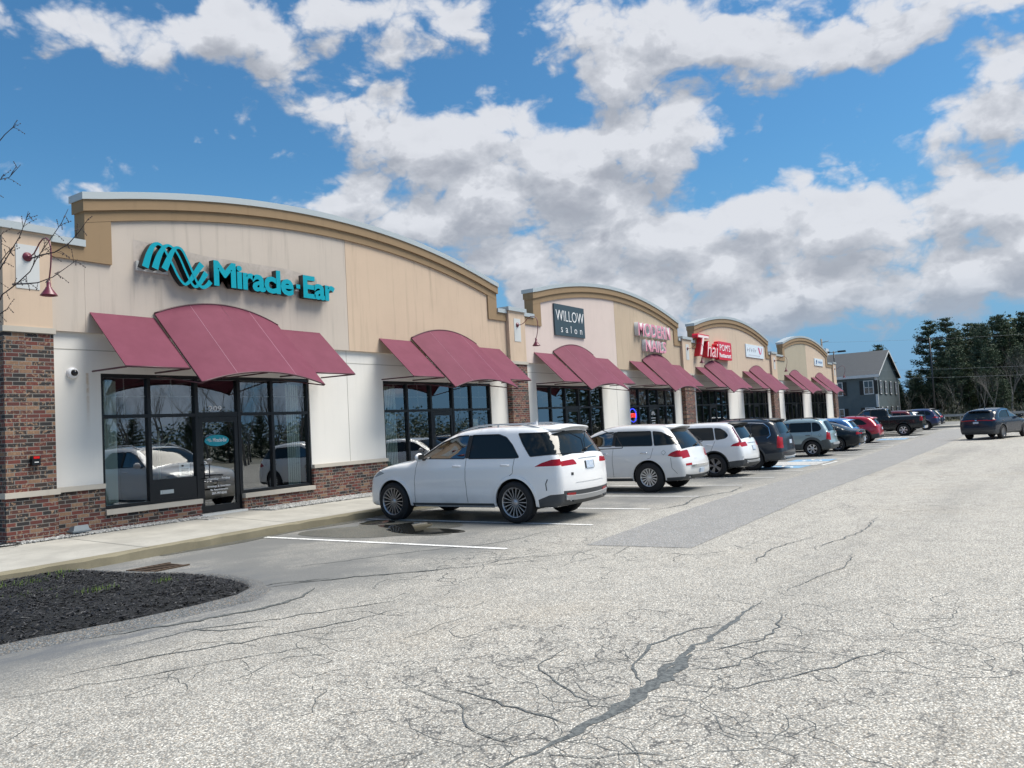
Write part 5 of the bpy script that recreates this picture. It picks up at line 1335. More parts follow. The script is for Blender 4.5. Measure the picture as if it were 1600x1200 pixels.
        fs += [(0, m, 2*m, 3*m), (m-1, 4*m-1, 3*m-1, 2*m-1)]
        mb.add(top+tip+tip2+und, fs, 0, True); mb.build('rear_spoiler', M[mt] if mt else S['paint'], root)
    def back(t, z_, off=0): return Vector(strip3(np.array([[t, u_at(z_=z_, part='rear')]]), off)[0])
    def rear_slab(name, t0, t1, z0, z1, off, mt, par=root, m=10):
        mb = MB(); A = []
        for z_ in (z0, z0, z1, z1):
            pass
        u0, u1 = u_at(z_=z0, part='rear'), u_at(z_=z1, part='rear'); ts = np.linspace(t0, t1, m+1)
        lo = strip3(np.array([[t, u0] for t in ts]), off); hi = strip3(np.array([[t, u1] for t in ts]), off)
        lo2 = strip3(np.array([[t, u0] for t in ts]), -.02); hi2 = strip3(np.array([[t, u1] for t in ts]), -.02); k = m+1
        mb.add(list(lo)+list(hi)+list(lo2)+list(hi2), [(i, i+1, k+i+1, k+i) for i in range(m)]+[(k+i, k+i+1, 3*k+i+1, 3*k+i) for i in range(m)]+[(i+1, i, 2*k+i, 2*k+i+1) for i in range(m)]+[(0, k, 3*k, 2*k), (m, 2*k+m, 3*k+m, k+m)], 0, False)
        return mb.build(name, M[mt] if isinstance(mt, str) else mt, par)
    for q in S.get('rear', []): rear_slab(*q)
    if S.get('wiper'):
        a, c = back(.02, S['wiper'], .03), back(.55, S['wiper']+.06, .03); mb = MB(); mb.tube([a, a.lerp(c, .5)+Vector((0, 0, .01)), c], .012, 6); mb.lathe([(0, -.03), (.03, -.02), (.03, .02)], tuple(a), 'y', 10); mb.build('rear_wiper', M['blackp'], root)
    if S.get('exhaust'):
        for s in (-1, 1):
            p_ = back(s*S['exhaust'][0], S['exhaust'][1], .0); mb = MB()
            mb.tube([p_+Vector((0, .2, 0)), p_+Vector((0, -.03, 0))], .045, 14, caps=False); mb.tube([p_+Vector((0, .05, 0)), p_+Vector((0, .06, 0))], .043, 14); mb.build('exhaust_tip', M['chrome'], root)
    if S.get('fin'):
        y_ = S['fin']; uu = u_at(y_=y_, part='top'); p_ = strip3(np.array([[0, uu]]))[0]; mb = MB(); mb.add([(0, y_-.08, p_[2]), (-.025, y_-.06, p_[2]-.01), (.025, y_-.06, p_[2]-.01), (0, y_-.07, p_[2]+.07), (0, y_+.1, p_[2]-.005)], [(1, 3, 4), (2, 4, 3), (1, 2, 3)], 0, False); mb.build('roof_antenna', S['paint'], root)
    if S.get('grille'):
        z0, z1, t_ = S['grille']; u0, u1 = u_at(z_=z0, part='front'), u_at(z_=z1, part='front')
        mb = MB(); ts = np.linspace(-t_, t_, 9); lo = strip3(np.array([[t, u0] for t in ts]), .012); hi = strip3(np.array([[t, u1] for t in ts]), .012)
        mb.add(list(lo)+list(hi), [(i, 9+i, 10+i, i+1) for i in range(8)]); gobj = mb.build('grille', M['blackp'], root)
        um = (u0+u1)/2; P = strip3(np.array([[t, um] for t in ts]), .03); mb = MB(); mb.tube([tuple(p_) for p_ in P], .018, 8); mb.lathe([(0, 0), (.09, 0), (.09, .02), (0, .02)], tuple(P[4]), 'y', 20); mb.build('grille_bar', M['chrome'], gobj)
    if S.get('interior'):
        y1 = S['cowl']-1.25
        for s in (-1, 1):
            mb = MB(); mb.box(s*.4-.24, s*.4+.24, y1-.1, y1+.4, .55, .72); mb.add([(s*.4-.24, y1-.1, .65), (s*.4+.24, y1-.1, .65), (s*.4+.22, y1-.35, 1.32), (s*.4-.22, y1-.35, 1.32), (s*.4-.24, y1+.02, .65), (s*.4+.24, y1+.02, .65), (s*.4+.22, y1-.25, 1.32), (s*.4-.22, y1-.25, 1.32)], [(3, 2, 1, 0), (4, 5, 6, 7), (0, 1, 5, 4), (1, 2, 6, 5), (2, 3, 7, 6), (3, 0, 4, 7)])
            mb.box(s*.4-.13, s*.4+.13, y1-.38, y1-.29, 1.36, 1.52); mb.build('seat', M['seat'], root)
        mb = MB(); mb.box(-HW+.2, HW-.2, y1-.2, S['cowl']-.1, .35, .42); mb.box(-HW+.2, HW-.2, S['cowl']-.55, S['cowl']-.1, .42, S['belt']-.12); mb.build('dashboard', M['seat'], root)
        mb = MB(); mb.tube([(-.4+.18*math.cos(t), S['cowl']-.62-.06*math.sin(t), .98+.17*math.sin(t)) for t in np.linspace(0, 6.283, 20)], .014, 6); mb.build('steering_wheel', M['seat'], root)
    # floor pan shade
    return root

SUVW = [(.2, .90), (.35, .955), (.55, .99), (.75, 1.0), (.95, .985), (1.08, .95), (1.2, .91), (1.45, .83), (1.7, .74), (1.9, .68)]
def lower_band(zt, S_, mt='black'):   # cladding along the sill and round the bumpers
    return zt

# ---- white luxury SUV
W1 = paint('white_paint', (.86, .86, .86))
HIW = [(.2, .90), (.35, .955), (.55, .99), (.78, 1.0), (1.02, .99), (1.18, .96), (1.3, .925), (1.5, .855), (1.7, .78), (1.95, .70)]
GLE = dict(paint=W1, hw=.985, wb=2.995, zb=.28, tr=.385, rim=.285, track=.865, tw=.265, spokes=18, sw=.0062, sw0=.8, sw1=1.3, rimmat='alloym', cowl=2.52, belt=1.21, wz=HIW, grid=.06, step=.05, crease=1.03, hollow=.66,
 out=[(-.78, .28), (-.95, .33), (-1.05, .48), (-1.08, .66), (-1.075, .9), (-1.055, 1.08), (-1.02, 1.2), (-.975, 1.28), (-.88, 1.45), (-.77, 1.62), (-.68, 1.71), (-.5, 1.76), (0, 1.80), (.6, 1.815), (1.1, 1.80), (1.5, 1.75), (1.85, 1.62), (2.2, 1.43), (2.52, 1.26), (2.72, 1.215), (3.1, 1.175), (3.48, 1.10), (3.70, 1.0), (3.82, .86), (3.87, .65), (3.85, .44), (3.75, .30), (3.6, .28), (2, .28), (.5, .28)],
 side=[('side_window', [(2.28, 1.235), (1.13, 1.21), (1.10, 1.655), (1.36, 1.65), (1.75, 1.535)], 'fglass', .04),
       ('side_window', [(1.05, 1.208), (.02, 1.195), (-.12, 1.205), (.06, 1.44), (.22, 1.585), (.40, 1.645), (1.02, 1.655)], 'glass', .03),
       ('rear_quarter_window', [(-.36, 1.215), (-.75, 1.24), (-1.4, 1.255), (-1.3, 1.5), (-.95, 1.655), (-.5, 1.64), (-.04, 1.645), (-.16, 1.46)], 'glass', .03),
       ('taillight', [(-.46, 1.03), (-.60, 1.095), (-.80, 1.15), (-1.4, 1.175), (-1.4, 1.04), (-.8, 1.035)], 'tail', .02),
       ('headlight', [(3.42, 1.02), (3.22, .96), (3.5, .88), (3.95, .84), (3.95, .98), (3.65, 1.02)], 'lamp', .02),
       ('body', [(.40, .2), (.47, .36), (2.5, .36), (2.6, .2)], 'black', .01),
       ('body', [(-.40, .2), (-.46, .42), (-.75, .52), (-1.4, .56), (-1.4, .2)], 'black', .02)],
 strip=[('rear_window', -1.2, 1.2, -1.2, 1.2, 'rear', 1.26, 1.665, 'glass'), ('windscreen', -.93, .93, -.9, .9, 'top', 1.62, 2.46, 'glass'),
        ('taillight', -1.2, -.50, -1.2, -.60, 'rear', 1.04, 1.165, 'tail'), ('taillight', .50, 1.2, .60, 1.2, 'rear', 1.04, 1.165, 'tail'),
        ('body', -1.2, 1.2, -1.2, 1.2, 'rear', .29, .56, 'black'), ('sunroof', -.72, .72, -.72, .72, 'top', .1, 1.35, 'glass')],
 seams=[[(2.42, .37), (2.40, .8), (2.32, 1.2)], [(1.10, .37), (1.12, .8), (1.10, 1.22)], [(.40, .46), (.36, .62), (.20, .80), (.02, .92), (-.02, 1.2)]],
 ribbons=[([(.5, .30), (2.45, .30)], .035, 'silverp'), ([(-.72, .80), (-.68, .72), (-.69, .60)], .018, 'greyp')],
 mirror=(2.14, 1.22), handles=[(1.32, 1.07), (.18, 1.07)], rails=(-.4, 1.5), spoiler=(1.71, .17, .93, None), wiper=1.30, exhaust=(.72, .40), fin=.1,
 rear=[('plate_frame', -.20, .20, .945, 1.105, .012, 'blackp'), ('number_plate', -.165, .165, .96, 1.09, .018, 'plate'), ('chrome_strip', -.42, .42, 1.125, 1.145, .012, 'silverp'), ('bumper_trim', -.93, .93, .38, .46, .022, 'silverp'), ('reflector', -.9, -.62, .50, .53, .008, 'taill'), ('reflector', .62, .9, .50, .53, .008, 'taill'), ('lower_ledge', -.62, .62, .70, .712, .006, 'seam'), ('badge', -.75, -.68, .86, .885, .006, 'blackp')],
 grille=(.55, .95, .42), flare=(.06, .012, None), interior=True, name='parked_car')

def variant(base, **k):
    d = dict(base); d.update(k); return d

# ---- second white crossover (rounder, chrome wheels)
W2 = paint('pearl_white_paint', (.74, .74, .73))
MKX = dict(sill_up=.055, paint=W2, hw=.96, wb=2.825, zb=.27, tr=.375, rim=.235, track=.835, tw=.245, spokes=15, sw=.014, sw0=.6, sw1=1.3, rimmat='alloy', cowl=2.42, belt=1.13, wz=SUVW, grid=.06, step=.05,
 out=[(-.72, .27), (-.9, .32), (-1.0, .45), (-1.02, .6), (-1.0, .76), (-.95, .9), (-.93, 1.0), (-.88, 1.12), (-.74, 1.32), (-.55, 1.54), (-.45, 1.62), (-.2, 1.665), (.3, 1.70), (.8, 1.705), (1.2, 1.68), (1.6, 1.58), (2.0, 1.38), (2.42, 1.16), (2.7, 1.10), (3.1, 1.04), (3.5, .95), (3.72, .84), (3.82, .68), (3.84, .5), (3.78, .32), (3.6, .27), (2, .27), (.5, .27)],
 side=[('side_window', [(2.15, 1.14), (1.0, 1.115), (.97, 1.56), (1.2, 1.555), (1.6, 1.44)], 'fglass', .04),
       ('side_window', [(.93, 1.113), (-.12, 1.10), (-.05, 1.545), (.9, 1.563)], 'glass', .04),
       ('rear_quarter_window', [(-.17, 1.10), (-.80, 1.125), (-.72, 1.22), (-.5, 1.43), (-.33, 1.51), (-.10, 1.54)], 'glass', .03),
       ('taillight', [(-.52, .90), (-.62, .98), (-.78, 1.03), (-1.2, 1.05), (-1.2, .86), (-.7, .86)], 'tail', .03),
       ('headlight', [(3.35, .88), (3.2, .8), (3.9, .72), (3.9, .85)], 'lamp', .02),
       ('body', [(.38, .2), (.46, .36), (2.36, .36), (2.45, .2)], 'black', .01),
       ('body', [(-.38, .2), (-.45, .36), (-1.2, .40), (-1.2, .2)], 'black', .02)],
 strip=[('rear_window', -.93, .93, -.84, .84, 'rear', 1.10, 1.56, 'glass'), ('windscreen', -.93, .93, -.9, .9, 'top', 1.45, 2.38, 'glass'),
        ('taillight', -1.2, -.60, -1.2, -.66, 'rear', .87, 1.04, 'tail'), ('taillight', .60, 1.2, .66, 1.2, 'rear', .87, 1.04, 'tail'), ('body', -1.2, 1.2, -1.2, 1.2, 'rear', .28, .40, 'black')],
 seams=[[(2.3, .38), (2.28, .8), (2.2, 1.12)], [(.97, .38), (.98, .8), (.96, 1.12)], [(.38, .42), (.30, .62), (.12, .8), (-.08, .86), (-.14, 1.1)], [(-.6, .85), (-.62, .6), (-.74, .46)], [(-.42, .92), (-.36, .98), (-.42, 1.04), (-.48, .98), (-.42, .92)]],
 ribbons=[([(.48, .37), (2.35, .37)], .022, 'chrome')],
 mirror=(2.0, 1.12), handles=[(1.2, .98), (.1, .98)], spoiler=(1.6, .16, .85, None), wiper=1.13, exhaust=(.7, .36), fin=0,
 rear=[('number_plate', -.16, .16, .44, .56, .03, 'plate'), ('chrome_strip', -.7, .7, .60, .63, .025, 'chrome'), ('reflector', -.95, -.66, .68, .72, .008, 'taill'), ('badge', -.42, -.25, .80, .83, .008, 'chrome')],
 grille=(.5, .8, .45), flare=(.03, .008, None), hmat='chrome', interior=True)

# ---- compact white SUV with tall L-shaped lamps
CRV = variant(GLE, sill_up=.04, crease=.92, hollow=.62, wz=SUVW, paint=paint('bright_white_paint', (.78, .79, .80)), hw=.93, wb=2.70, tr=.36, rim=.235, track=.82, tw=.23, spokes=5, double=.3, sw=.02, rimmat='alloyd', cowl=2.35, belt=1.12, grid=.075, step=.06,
 out=[(-.75, .28), (-.88, .33), (-.96, .48), (-.98, .64), (-.96, .8), (-.93, .93), (-.90, 1.02), (-.86, 1.12), (-.72, 1.36), (-.58, 1.57), (-.48, 1.64), (-.2, 1.67), (.4, 1.69), (.9, 1.68), (1.3, 1.64), (1.6, 1.54), (2.0, 1.32), (2.35, 1.14), (2.6, 1.09), (3.0, 1.04), (3.4, .96), (3.6, .86), (3.7, .7), (3.71, .5), (3.66, .34), (3.5, .28), (2, .28), (.5, .28)],
 side=[('side_window', [(2.05, 1.13), (.98, 1.11), (.95, 1.54), (1.2, 1.535), (1.6, 1.42)], 'glass', .04), ('side_window', [(.92, 1.108), (-.02, 1.10), (.05, 1.53), (.9, 1.542)], 'glass', .04),
       ('rear_quarter_window', [(-.07, 1.10), (-.36, 1.14), (-.45, 1.22), (-.36, 1.40), (-.2, 1.5), (0, 1.525)], 'glass', .05),
       ('taillight', [(-.52, .93), (-.60, 1.0), (-.76, 1.05), (-.70, 1.2), (-.54, 1.50), (-.60, 1.56), (-1.2, 1.5), (-1.2, .93)], 'tail', .02),
       ('body', [(.38, .2), (.45, .36), (2.26, .36), (2.35, .2)], 'black', .01), ('body', [(-.38, .2), (-.42, .47), (-.7, .50), (-1.2, .54), (-1.2, .2)], 'black', .02)],
 strip=[('rear_window', -.86, .86, -.86, .86, 'rear', 1.15, 1.57, 'glass'), ('windscreen', -.93, .93, -.9, .9, 'top', 1.5, 2.3, 'glass'),
        ('taillight', -1.2, -.55, -1.2, -.6, 'rear', .93, 1.05, 'tail'), ('taillight', .55, 1.2, .6, 1.2, 'rear', .93, 1.05, 'tail'), ('taillight', -1.2, -.87, -1.2, -.90, 'rear', 1.05, 1.56, 'taild'), ('taillight', .87, 1.2, .90, 1.2, 'rear', 1.05, 1.56, 'taild'), ('body', -1.2, 1.2, -1.2, 1.2, 'rear', .29, .54, 'grey')],
 seams=[[(.94, .38), (.95, .8), (.93, 1.1)], [(.37, .42), (.28, .62), (.08, .82), (-.04, 1.1)]], ribbons=[], mirror=(1.95, 1.12), handles=[(1.15, .98), (.12, .98)], rails=None, spoiler=(1.61, .18, .86, 'blackp'), wiper=1.19, exhaust=(.72, .40), fin=.0,
 rear=[('number_plate', -.16, .16, .82, .94, .02, 'plate'), ('chrome_strip', -.5, .5, 1.0, 1.04, .02, 'silverp'), ('bumper_trim', -.8, .8, .40, .46, .02, 'silverp')], flare=(.04, .01, 'blackp'), interior=False)
# ---- tall dark blue grey SUV
NAVY = paint('dark_slate_paint', (.018, .026, .038), 0, .3)
TELL = variant(GLE, sill_up=.06, crease=.92, hollow=.62, wz=SUVW, belt=1.12, mirror=(2.08, 1.14), handles=[(1.32, .985), (.18, .985)], seams=[[(1.10, .42), (1.12, .8), (1.10, 1.12)], [(.40, .5), (.36, .62), (.20, .78), (.02, .86), (-.02, 1.1)]], paint=NAVY, hw=.99, wb=2.9, tr=.385, rim=.255, track=.87, spokes=5, double=.3, sw=.02, rimmat='alloyd', grid=.075, step=.06, cowl=2.45,
 out=[(-.80, .30), (-.98, .36), (-1.08, .5), (-1.10, .64), (-1.07, .8), (-1.06, 1.0), (-1.04, 1.12), (-.96, 1.30), (-.84, 1.55), (-.74, 1.66), (-.5, 1.72), (0, 1.75), (.6, 1.76), (1.1, 1.75), (1.5, 1.69), (1.85, 1.53), (2.2, 1.31), (2.45, 1.16), (2.7, 1.12), (3.1, 1.08), (3.5, 1.03), (3.72, .95), (3.83, .76), (3.87, .6), (3.85, .42), (3.75, .32), (3.6, .30), (2, .30), (.5, .30)],
 side=[('side_window', [(2.2, 1.135), (1.13, 1.115), (1.10, 1.60), (1.36, 1.595), (1.75, 1.46)], 'glass', .04), ('side_window', [(1.05, 1.113), (.02, 1.10), (.04, 1.59), (1.02, 1.602)], 'glass', .04),
       ('rear_quarter_window', [(-.04, 1.10), (-.55, 1.11), (-.62, 1.18), (-.56, 1.42), (-.40, 1.55), (0, 1.58)], 'glass', .05),
       ('taillight', [(-.86, .74), (-.88, 1.14), (-1.2, 1.14), (-1.2, .74)], 'tail', .02),
       ('body', [(.40, .2), (.47, .40), (2.45, .40), (2.55, .2)], 'grey', .01), ('body', [(-.40, .2), (-.46, .55), (-.75, .58), (-1.2, .60), (-1.2, .2)], 'grey', .02)],
 strip=[('rear_window', -.88, .88, -.82, .82, 'rear', 1.22, 1.62, 'glass'), ('windscreen', -.93, .93, -.9, .9, 'top', 1.62, 2.4, 'glass'),
        ('taillight', -1.2, -.80, -1.2, -.80, 'rear', .72, 1.14, 'tail'), ('taillight', .80, 1.2, .80, 1.2, 'rear', .72, 1.14, 'tail'), ('body', -1.2, 1.2, -1.2, 1.2, 'rear', .31, .58, 'grey')],
 ribbons=[([(-.55, 1.08), (-.66, 1.17), (-.60, 1.44), (-.42, 1.585), (0, 1.62), (1.4, 1.635)], .022, 'chrome')], rails=(-.5, 1.4), railmat='blackp', spoiler=(1.68, .16, .85, 'blackp'), wiper=1.26,
 rear=[('number_plate', -.16, .16, .86, .98, .02, 'plate'), ('bumper_trim', -.85, .85, .38, .46, .03, 'silverp'), ('reflector', -.92, -.6, .55, .58, .012, 'taill')], flare=(.06, .012, 'greyp'), mirrormat=NAVY, interior=False)
# ---- pale green silver small SUV with grey cladding
PALE = paint('pale_green_silver_paint', (.30, .40, .42), .35, .35); CLAD = mat('two_tone_cladding', (.075, .085, .085), .6)
TUC = variant(GLE, sill_up=.02, crease=.92, hollow=.62, wz=SUVW, paint=PALE, clad=CLAD, hw=.90, wb=2.63, tr=.345, rim=.215, track=.79, tw=.225, spokes=6, double=0, sw=.045, sw0=.55, sw1=1.0, rimmat='alloy', grid=.07, cowl=2.3, belt=1.08,
 out=[(-.60, .28), (-.78, .34), (-.86, .45), (-.87, .6), (-.82, .72), (-.80, .95), (-.78, 1.06), (-.66, 1.30), (-.50, 1.55), (-.42, 1.61), (-.2, 1.65), (.3, 1.68), (.8, 1.68), (1.2, 1.65), (1.55, 1.52), (1.9, 1.33), (2.3, 1.10), (2.6, 1.05), (3.0, 1.0), (3.3, .94), (3.48, .84), (3.56, .66), (3.57, .5), (3.5, .33), (3.35, .28), (2, .28), (.5, .28)],
 side=[('side_window', [(2.0, 1.09), (.98, 1.075), (.95, 1.50), (1.15, 1.50), (1.5, 1.38)], 'fglass', .04), ('side_window', [(.92, 1.073), (.0, 1.07), (.02, 1.50), (.92, 1.505)], 'glass', .04),
       ('rear_quarter_window', [(-.05, 1.07), (-.33, 1.10), (-.42, 1.18), (-.34, 1.40), (-.2, 1.49), (-.02, 1.50)], 'glass', .05),
       ('taillight', [(-.60, .74), (-.64, 1.08), (-1.2, 1.08), (-1.2, .74)], 'tail', .02),
       ('body', [(.42, .2), (.45, .56), (2.2, .56), (2.28, .2)], 'grey', .01), ('body', [(-.38, .2), (-.40, .70), (-.6, .74), (-1.2, .74), (-1.2, .2)], 'grey', .02)],
 strip=[('rear_window', -.9, .9, -.84, .84, 'rear', 1.10, 1.55, 'glass'), ('windscreen', -.93, .93, -.9, .9, 'top', 1.35, 2.25, 'glass'),
        ('taillight', -1.2, -.80, -1.2, -.82, 'rear', .74, 1.08, 'tail'), ('taillight', .80, 1.2, .82, 1.2, 'rear', .74, 1.08, 'tail'), ('body', -1.2, 1.2, -1.2, 1.2, 'rear', .29, .60, 'grey')],
 seams=[[(.95, .56), (.96, .8), (.94, 1.07)], [(.40, .6), (.2, .75), (.02, .86), (-.02, 1.06)], [(-.34, .86), (-.28, .93), (-.34, 1.0), (-.42, .93), (-.34, .86)]], ribbons=[], mirror=(1.9, 1.08), handles=[(1.18, .93), (.15, .93)], rails=(-.3, 1.2), railmat='blackp', spoiler=None, wiper=1.13, exhaust=None, fin=None,
 rear=[('number_plate', -.16, .16, .85, .97, .02, 'plate'), ('bumper_trim', -.8, .8, .50, .62, .03, 'silverp')], flare=(.11, .022, 'clad_m'), hmat='greyp')
M['clad_m'] = CLAD
# ---- dark low coupe
DK = paint('dark_teal_black_paint', (.008, .014, .018), 0, .25)
LOWW = [(.15, .92), (.3, .96), (.5, .99), (.7, 1.0), (.85, .98), (.95, .93), (1.1, .84), (1.3, .72), (1.5, .62)]
COUPE = variant(GLE, paint=DK, hw=.93, wb=2.85, zb=.2, tr=.34, rim=.24, track=.81, tw=.24, cowl=2.1, belt=.92, wz=LOWW, grid=.10, step=.08, crease=.75, hollow=.5, spokes=10,
 out=[(-.7, .2), (-.93, .28), (-1.06, .45), (-1.08, .62), (-1.06, .8), (-1.04, .94), (-.92, 1.0), (-.65, 1.03), (-.4, 1.10), (0, 1.27), (.4, 1.39), (.8, 1.43), (1.15, 1.40), (1.6, 1.22), (2.1, .98), (2.5, .93), (3.1, .88), (3.5, .8), (3.75, .66), (3.8, .48), (3.74, .28), (3.5, .2), (2, .2), (.5, .2)],
 side=[('side_window', [(1.75, 1.0), (.7, .97), (.66, 1.30), (.95, 1.30), (1.3, 1.2)], 'glass', .04), ('side_window', [(.62, .97), (-.05, .99), (.1, 1.12), (.35, 1.25), (.6, 1.30)], 'glass', .04), ('taillight', [(-.85, .78), (-.87, .90), (-1.2, .90), (-1.2, .78)], 'tail', .02), ('body', [(.4, .1), (.42, .27), (2.4, .27), (2.5, .1)], 'black', .01)],
 strip=[('rear_window', -.86, .86, -.80, .80, 'top', -.3, .55, 'glass'), ('windscreen', -.93, .93, -.9, .9, 'top', 1.2, 2.0, 'glass'), ('taillight', -1.2, -.42, -1.2, -.42, 'rear', .78, .90, 'tail'), ('taillight', .42, 1.2, .42, 1.2, 'rear', .78, .90, 'tail'), ('body', -1.2, 1.2, -1.2, 1.2, 'rear', .22, .40, 'black')],
 seams=[[(.55, .3), (.58, .6), (.5, .95)]], ribbons=[], mirror=(1.65, .98), handles=[(.8, .8)], rails=None, spoiler=(.94, .05, .8, None), wiper=None, exhaust=(.66, .30), fin=None, rear=[('number_plate', -.16, .16, .48, .60, .02, 'plate'), ('chrome_strip', -.38, .38, .83, .86, .02, 'chrome'), ('bumper_trim', -.8, .8, .28, .32, .03, 'chrome')], interior=False, grille=None, flare=(.03, .01, None))
# ---- hatchback / small crossovers
HATCHO = [(-.7, .25), (-.84, .3), (-.9, .45), (-.9, .62), (-.87, .8), (-.84, .95), (-.74, 1.12), (-.58, 1.32), (-.45, 1.44), (-.2, 1.52), (.3, 1.56), (.8, 1.57), (1.2, 1.54), (1.6, 1.38), (2.0, 1.16), (2.25, 1.04), (2.7, .97), (3.2, .88), (3.45, .78), (3.58, .6), (3.58, .42), (3.5, .3), (3.3, .25), (2, .25), (.5, .25)]
HATCH = variant(CRV, sill_up=.02) if False else variant(CRV, hw=.90, wb=2.67, zb=.25, tr=.335, rim=.22, track=.79, tw=.22, cowl=2.25, belt=1.0, out=HATCHO, grid=.09, step=.07, wz=[(.2, .92), (.35, .96), (.55, .99), (.72, 1.0), (.9, .98), (1.0, .94), (1.15, .88), (1.4, .78), (1.6, .70)],
 side=[('side_window', [(1.95, 1.02), (.95, 1.0), (.92, 1.44), (1.15, 1.43), (1.5, 1.30)], 'glass', .04), ('side_window', [(.88, 1.0), (-.1, 1.02), (-.22, 1.06), (.0, 1.30), (.2, 1.41), (.88, 1.44)], 'glass', .04),
       ('taillight', [(-.58, .86), (-.70, .97), (-1.2, 1.0), (-1.2, .86)], 'tail', .02), ('body', [(.36, .1), (.42, .33), (2.22, .33), (2.3, .1)], 'black', .01), ('body', [(-.36, .1), (-.40, .40), (-1.2, .45), (-1.2, .1)], 'black', .02)],
 strip=[('rear_window', -.86, .86, -.80, .80, 'rear', 1.04, 1.38, 'glass'), ('windscreen', -.93, .93, -.9, .9, 'top', 1.35, 2.18, 'glass'), ('taillight', -1.2, -.6, -1.2, -.62, 'rear', .86, 1.0, 'tail'), ('taillight', .6, 1.2, .62, 1.2, 'rear', .86, 1.0, 'tail'), ('body', -1.2, 1.2, -1.2, 1.2, 'rear', .26, .46, 'black')],
 seams=[[(.9, .35), (.92, .7), (.9, 1.0)]], mirror=(1.85, 1.02), handles=[(1.1, .88), (.1, .88)], spoiler=(1.42, .14, .85, None), wiper=1.08, rear=[('number_plate', -.16, .16, .72, .84, .02, 'plate')], exhaust=(.6, .33), fin=.1)
BLUE = paint('metallic_blue_paint', (.07, .20, .44), .3, .3); RED = paint('metallic_red_paint', (.42, .012, .03), .2, .3)
CROSS = variant(HATCH, paint=RED, flare=(.07, .018, 'blackp'), rails=(-.4, 1.2), railmat='blackp', spokes=5, double=.35, rimmat='alloy', tr=.345,
 side=HATCH['side'][:2]+[('taillight', [(-.52, .88), (-.66, .98), (-1.2, 1.02), (-1.2, .88)], 'tail', .02), ('body', [(.40, .1), (.44, .40), (2.2, .40), (2.28, .1)], 'grey', .01), ('body', [(-.38, .1), (-.42, .50), (-.7, .52), (-.9, .66), (-1.2, .66), (-1.2, .1)], 'grey', .02)])
BHATCH = variant(HATCH, paint=BLUE, grid=.10)
# ---- dark coupe-roofed SUV driving across
VENP = paint('dark_navy_paint', (.010, .018, .034), 0, .22)
VEN = variant(HATCH, paint=VENP, hw=.925, wb=2.69, tr=.36, rim=.24, track=.81, spokes=10, sw=.02, grid=.07, step=.055, zb=.27, belt=1.05, cowl=2.3, wz=SUVW, flare=(.05, .012, 'blackp'),
 out=[(-.74, .27), (-.92, .34), (-1.0, .5), (-1.02, .68), (-1.0, .85), (-.97, 1.0), (-.93, 1.10), (-.80, 1.22), (-.6, 1.42), (-.45, 1.52), (-.2, 1.58), (.3, 1.64), (.8, 1.66), (1.2, 1.62), (1.6, 1.48), (2.0, 1.26), (2.3, 1.10), (2.7, 1.04), (3.1, .98), (3.45, .9), (3.65, .76), (3.72, .6), (3.7, .42), (3.6, .3), (3.4, .27), (2, .27), (.5, .27)],
 side=[('side_window', [(2.02, 1.11), (.98, 1.09), (.95, 1.52), (1.2, 1.51), (1.58, 1.36)], 'fglass', .04), ('side_window', [(.92, 1.09), (.0, 1.10), (-.35, 1.15), (-.2, 1.30), (.1, 1.45), (.3, 1.50), (.92, 1.525)], 'glass', .04),
       ('taillight', [(-.60, 1.02), (-.8, 1.06), (-1.2, 1.07), (-1.2, 1.0)], 'tail', .02), ('body', [(.36, .1), (.42, .36), (2.25, .36), (2.32, .1)], 'black', .01), ('body', [(-.36, .1), (-.42, .48), (-1.2, .55), (-1.2, .1)], 'black', .02)],
 strip=[('rear_window', -.86, .86, -.76, .76, 'rear', 1.16, 1.46, 'glass'), ('windscreen', -.93, .93, -.9, .9, 'top', 1.35, 2.25, 'glass'), ('taillight', -1.2, 1.2, -1.2, 1.2, 'rear', 1.0, 1.06, 'tail'), ('body', -1.2, 1.2, -1.2, 1.2, 'rear', .28, .52, 'black')],
 ribbons=[([(-.38, 1.13), (-.2, 1.32), (.1, 1.475), (.3, 1.525), (1.2, 1.545), (1.6, 1.38)], .02, 'chrome')], rear=[('number_plate', -.17, .17, .84, .96, .02, 'plate'), ('badge', -.06, .06, 1.0, 1.05, .015, 'chrome')], mirror=(1.9, 1.1), handles=[(1.15, .96), (.1, .96)], spoiler=(1.5, .12, .8, None), rails=None, fin=.2, seams=[[(.94, .38), (.96, .8), (.94, 1.09)], [(2.1, .38), (2.1, .8), (2.05, 1.08)]])
NSUV = variant(CRV, paint=paint('navy_paint', (.02, .035, .10), .1, .3), grid=.11, step=.09)
WSUV = variant(HATCH, paint=W1, grid=.11, step=.09)
MSUV = variant(CRV, paint=paint('maroon_paint', (.10, .015, .02), .1, .3), grid=.13, step=.1)
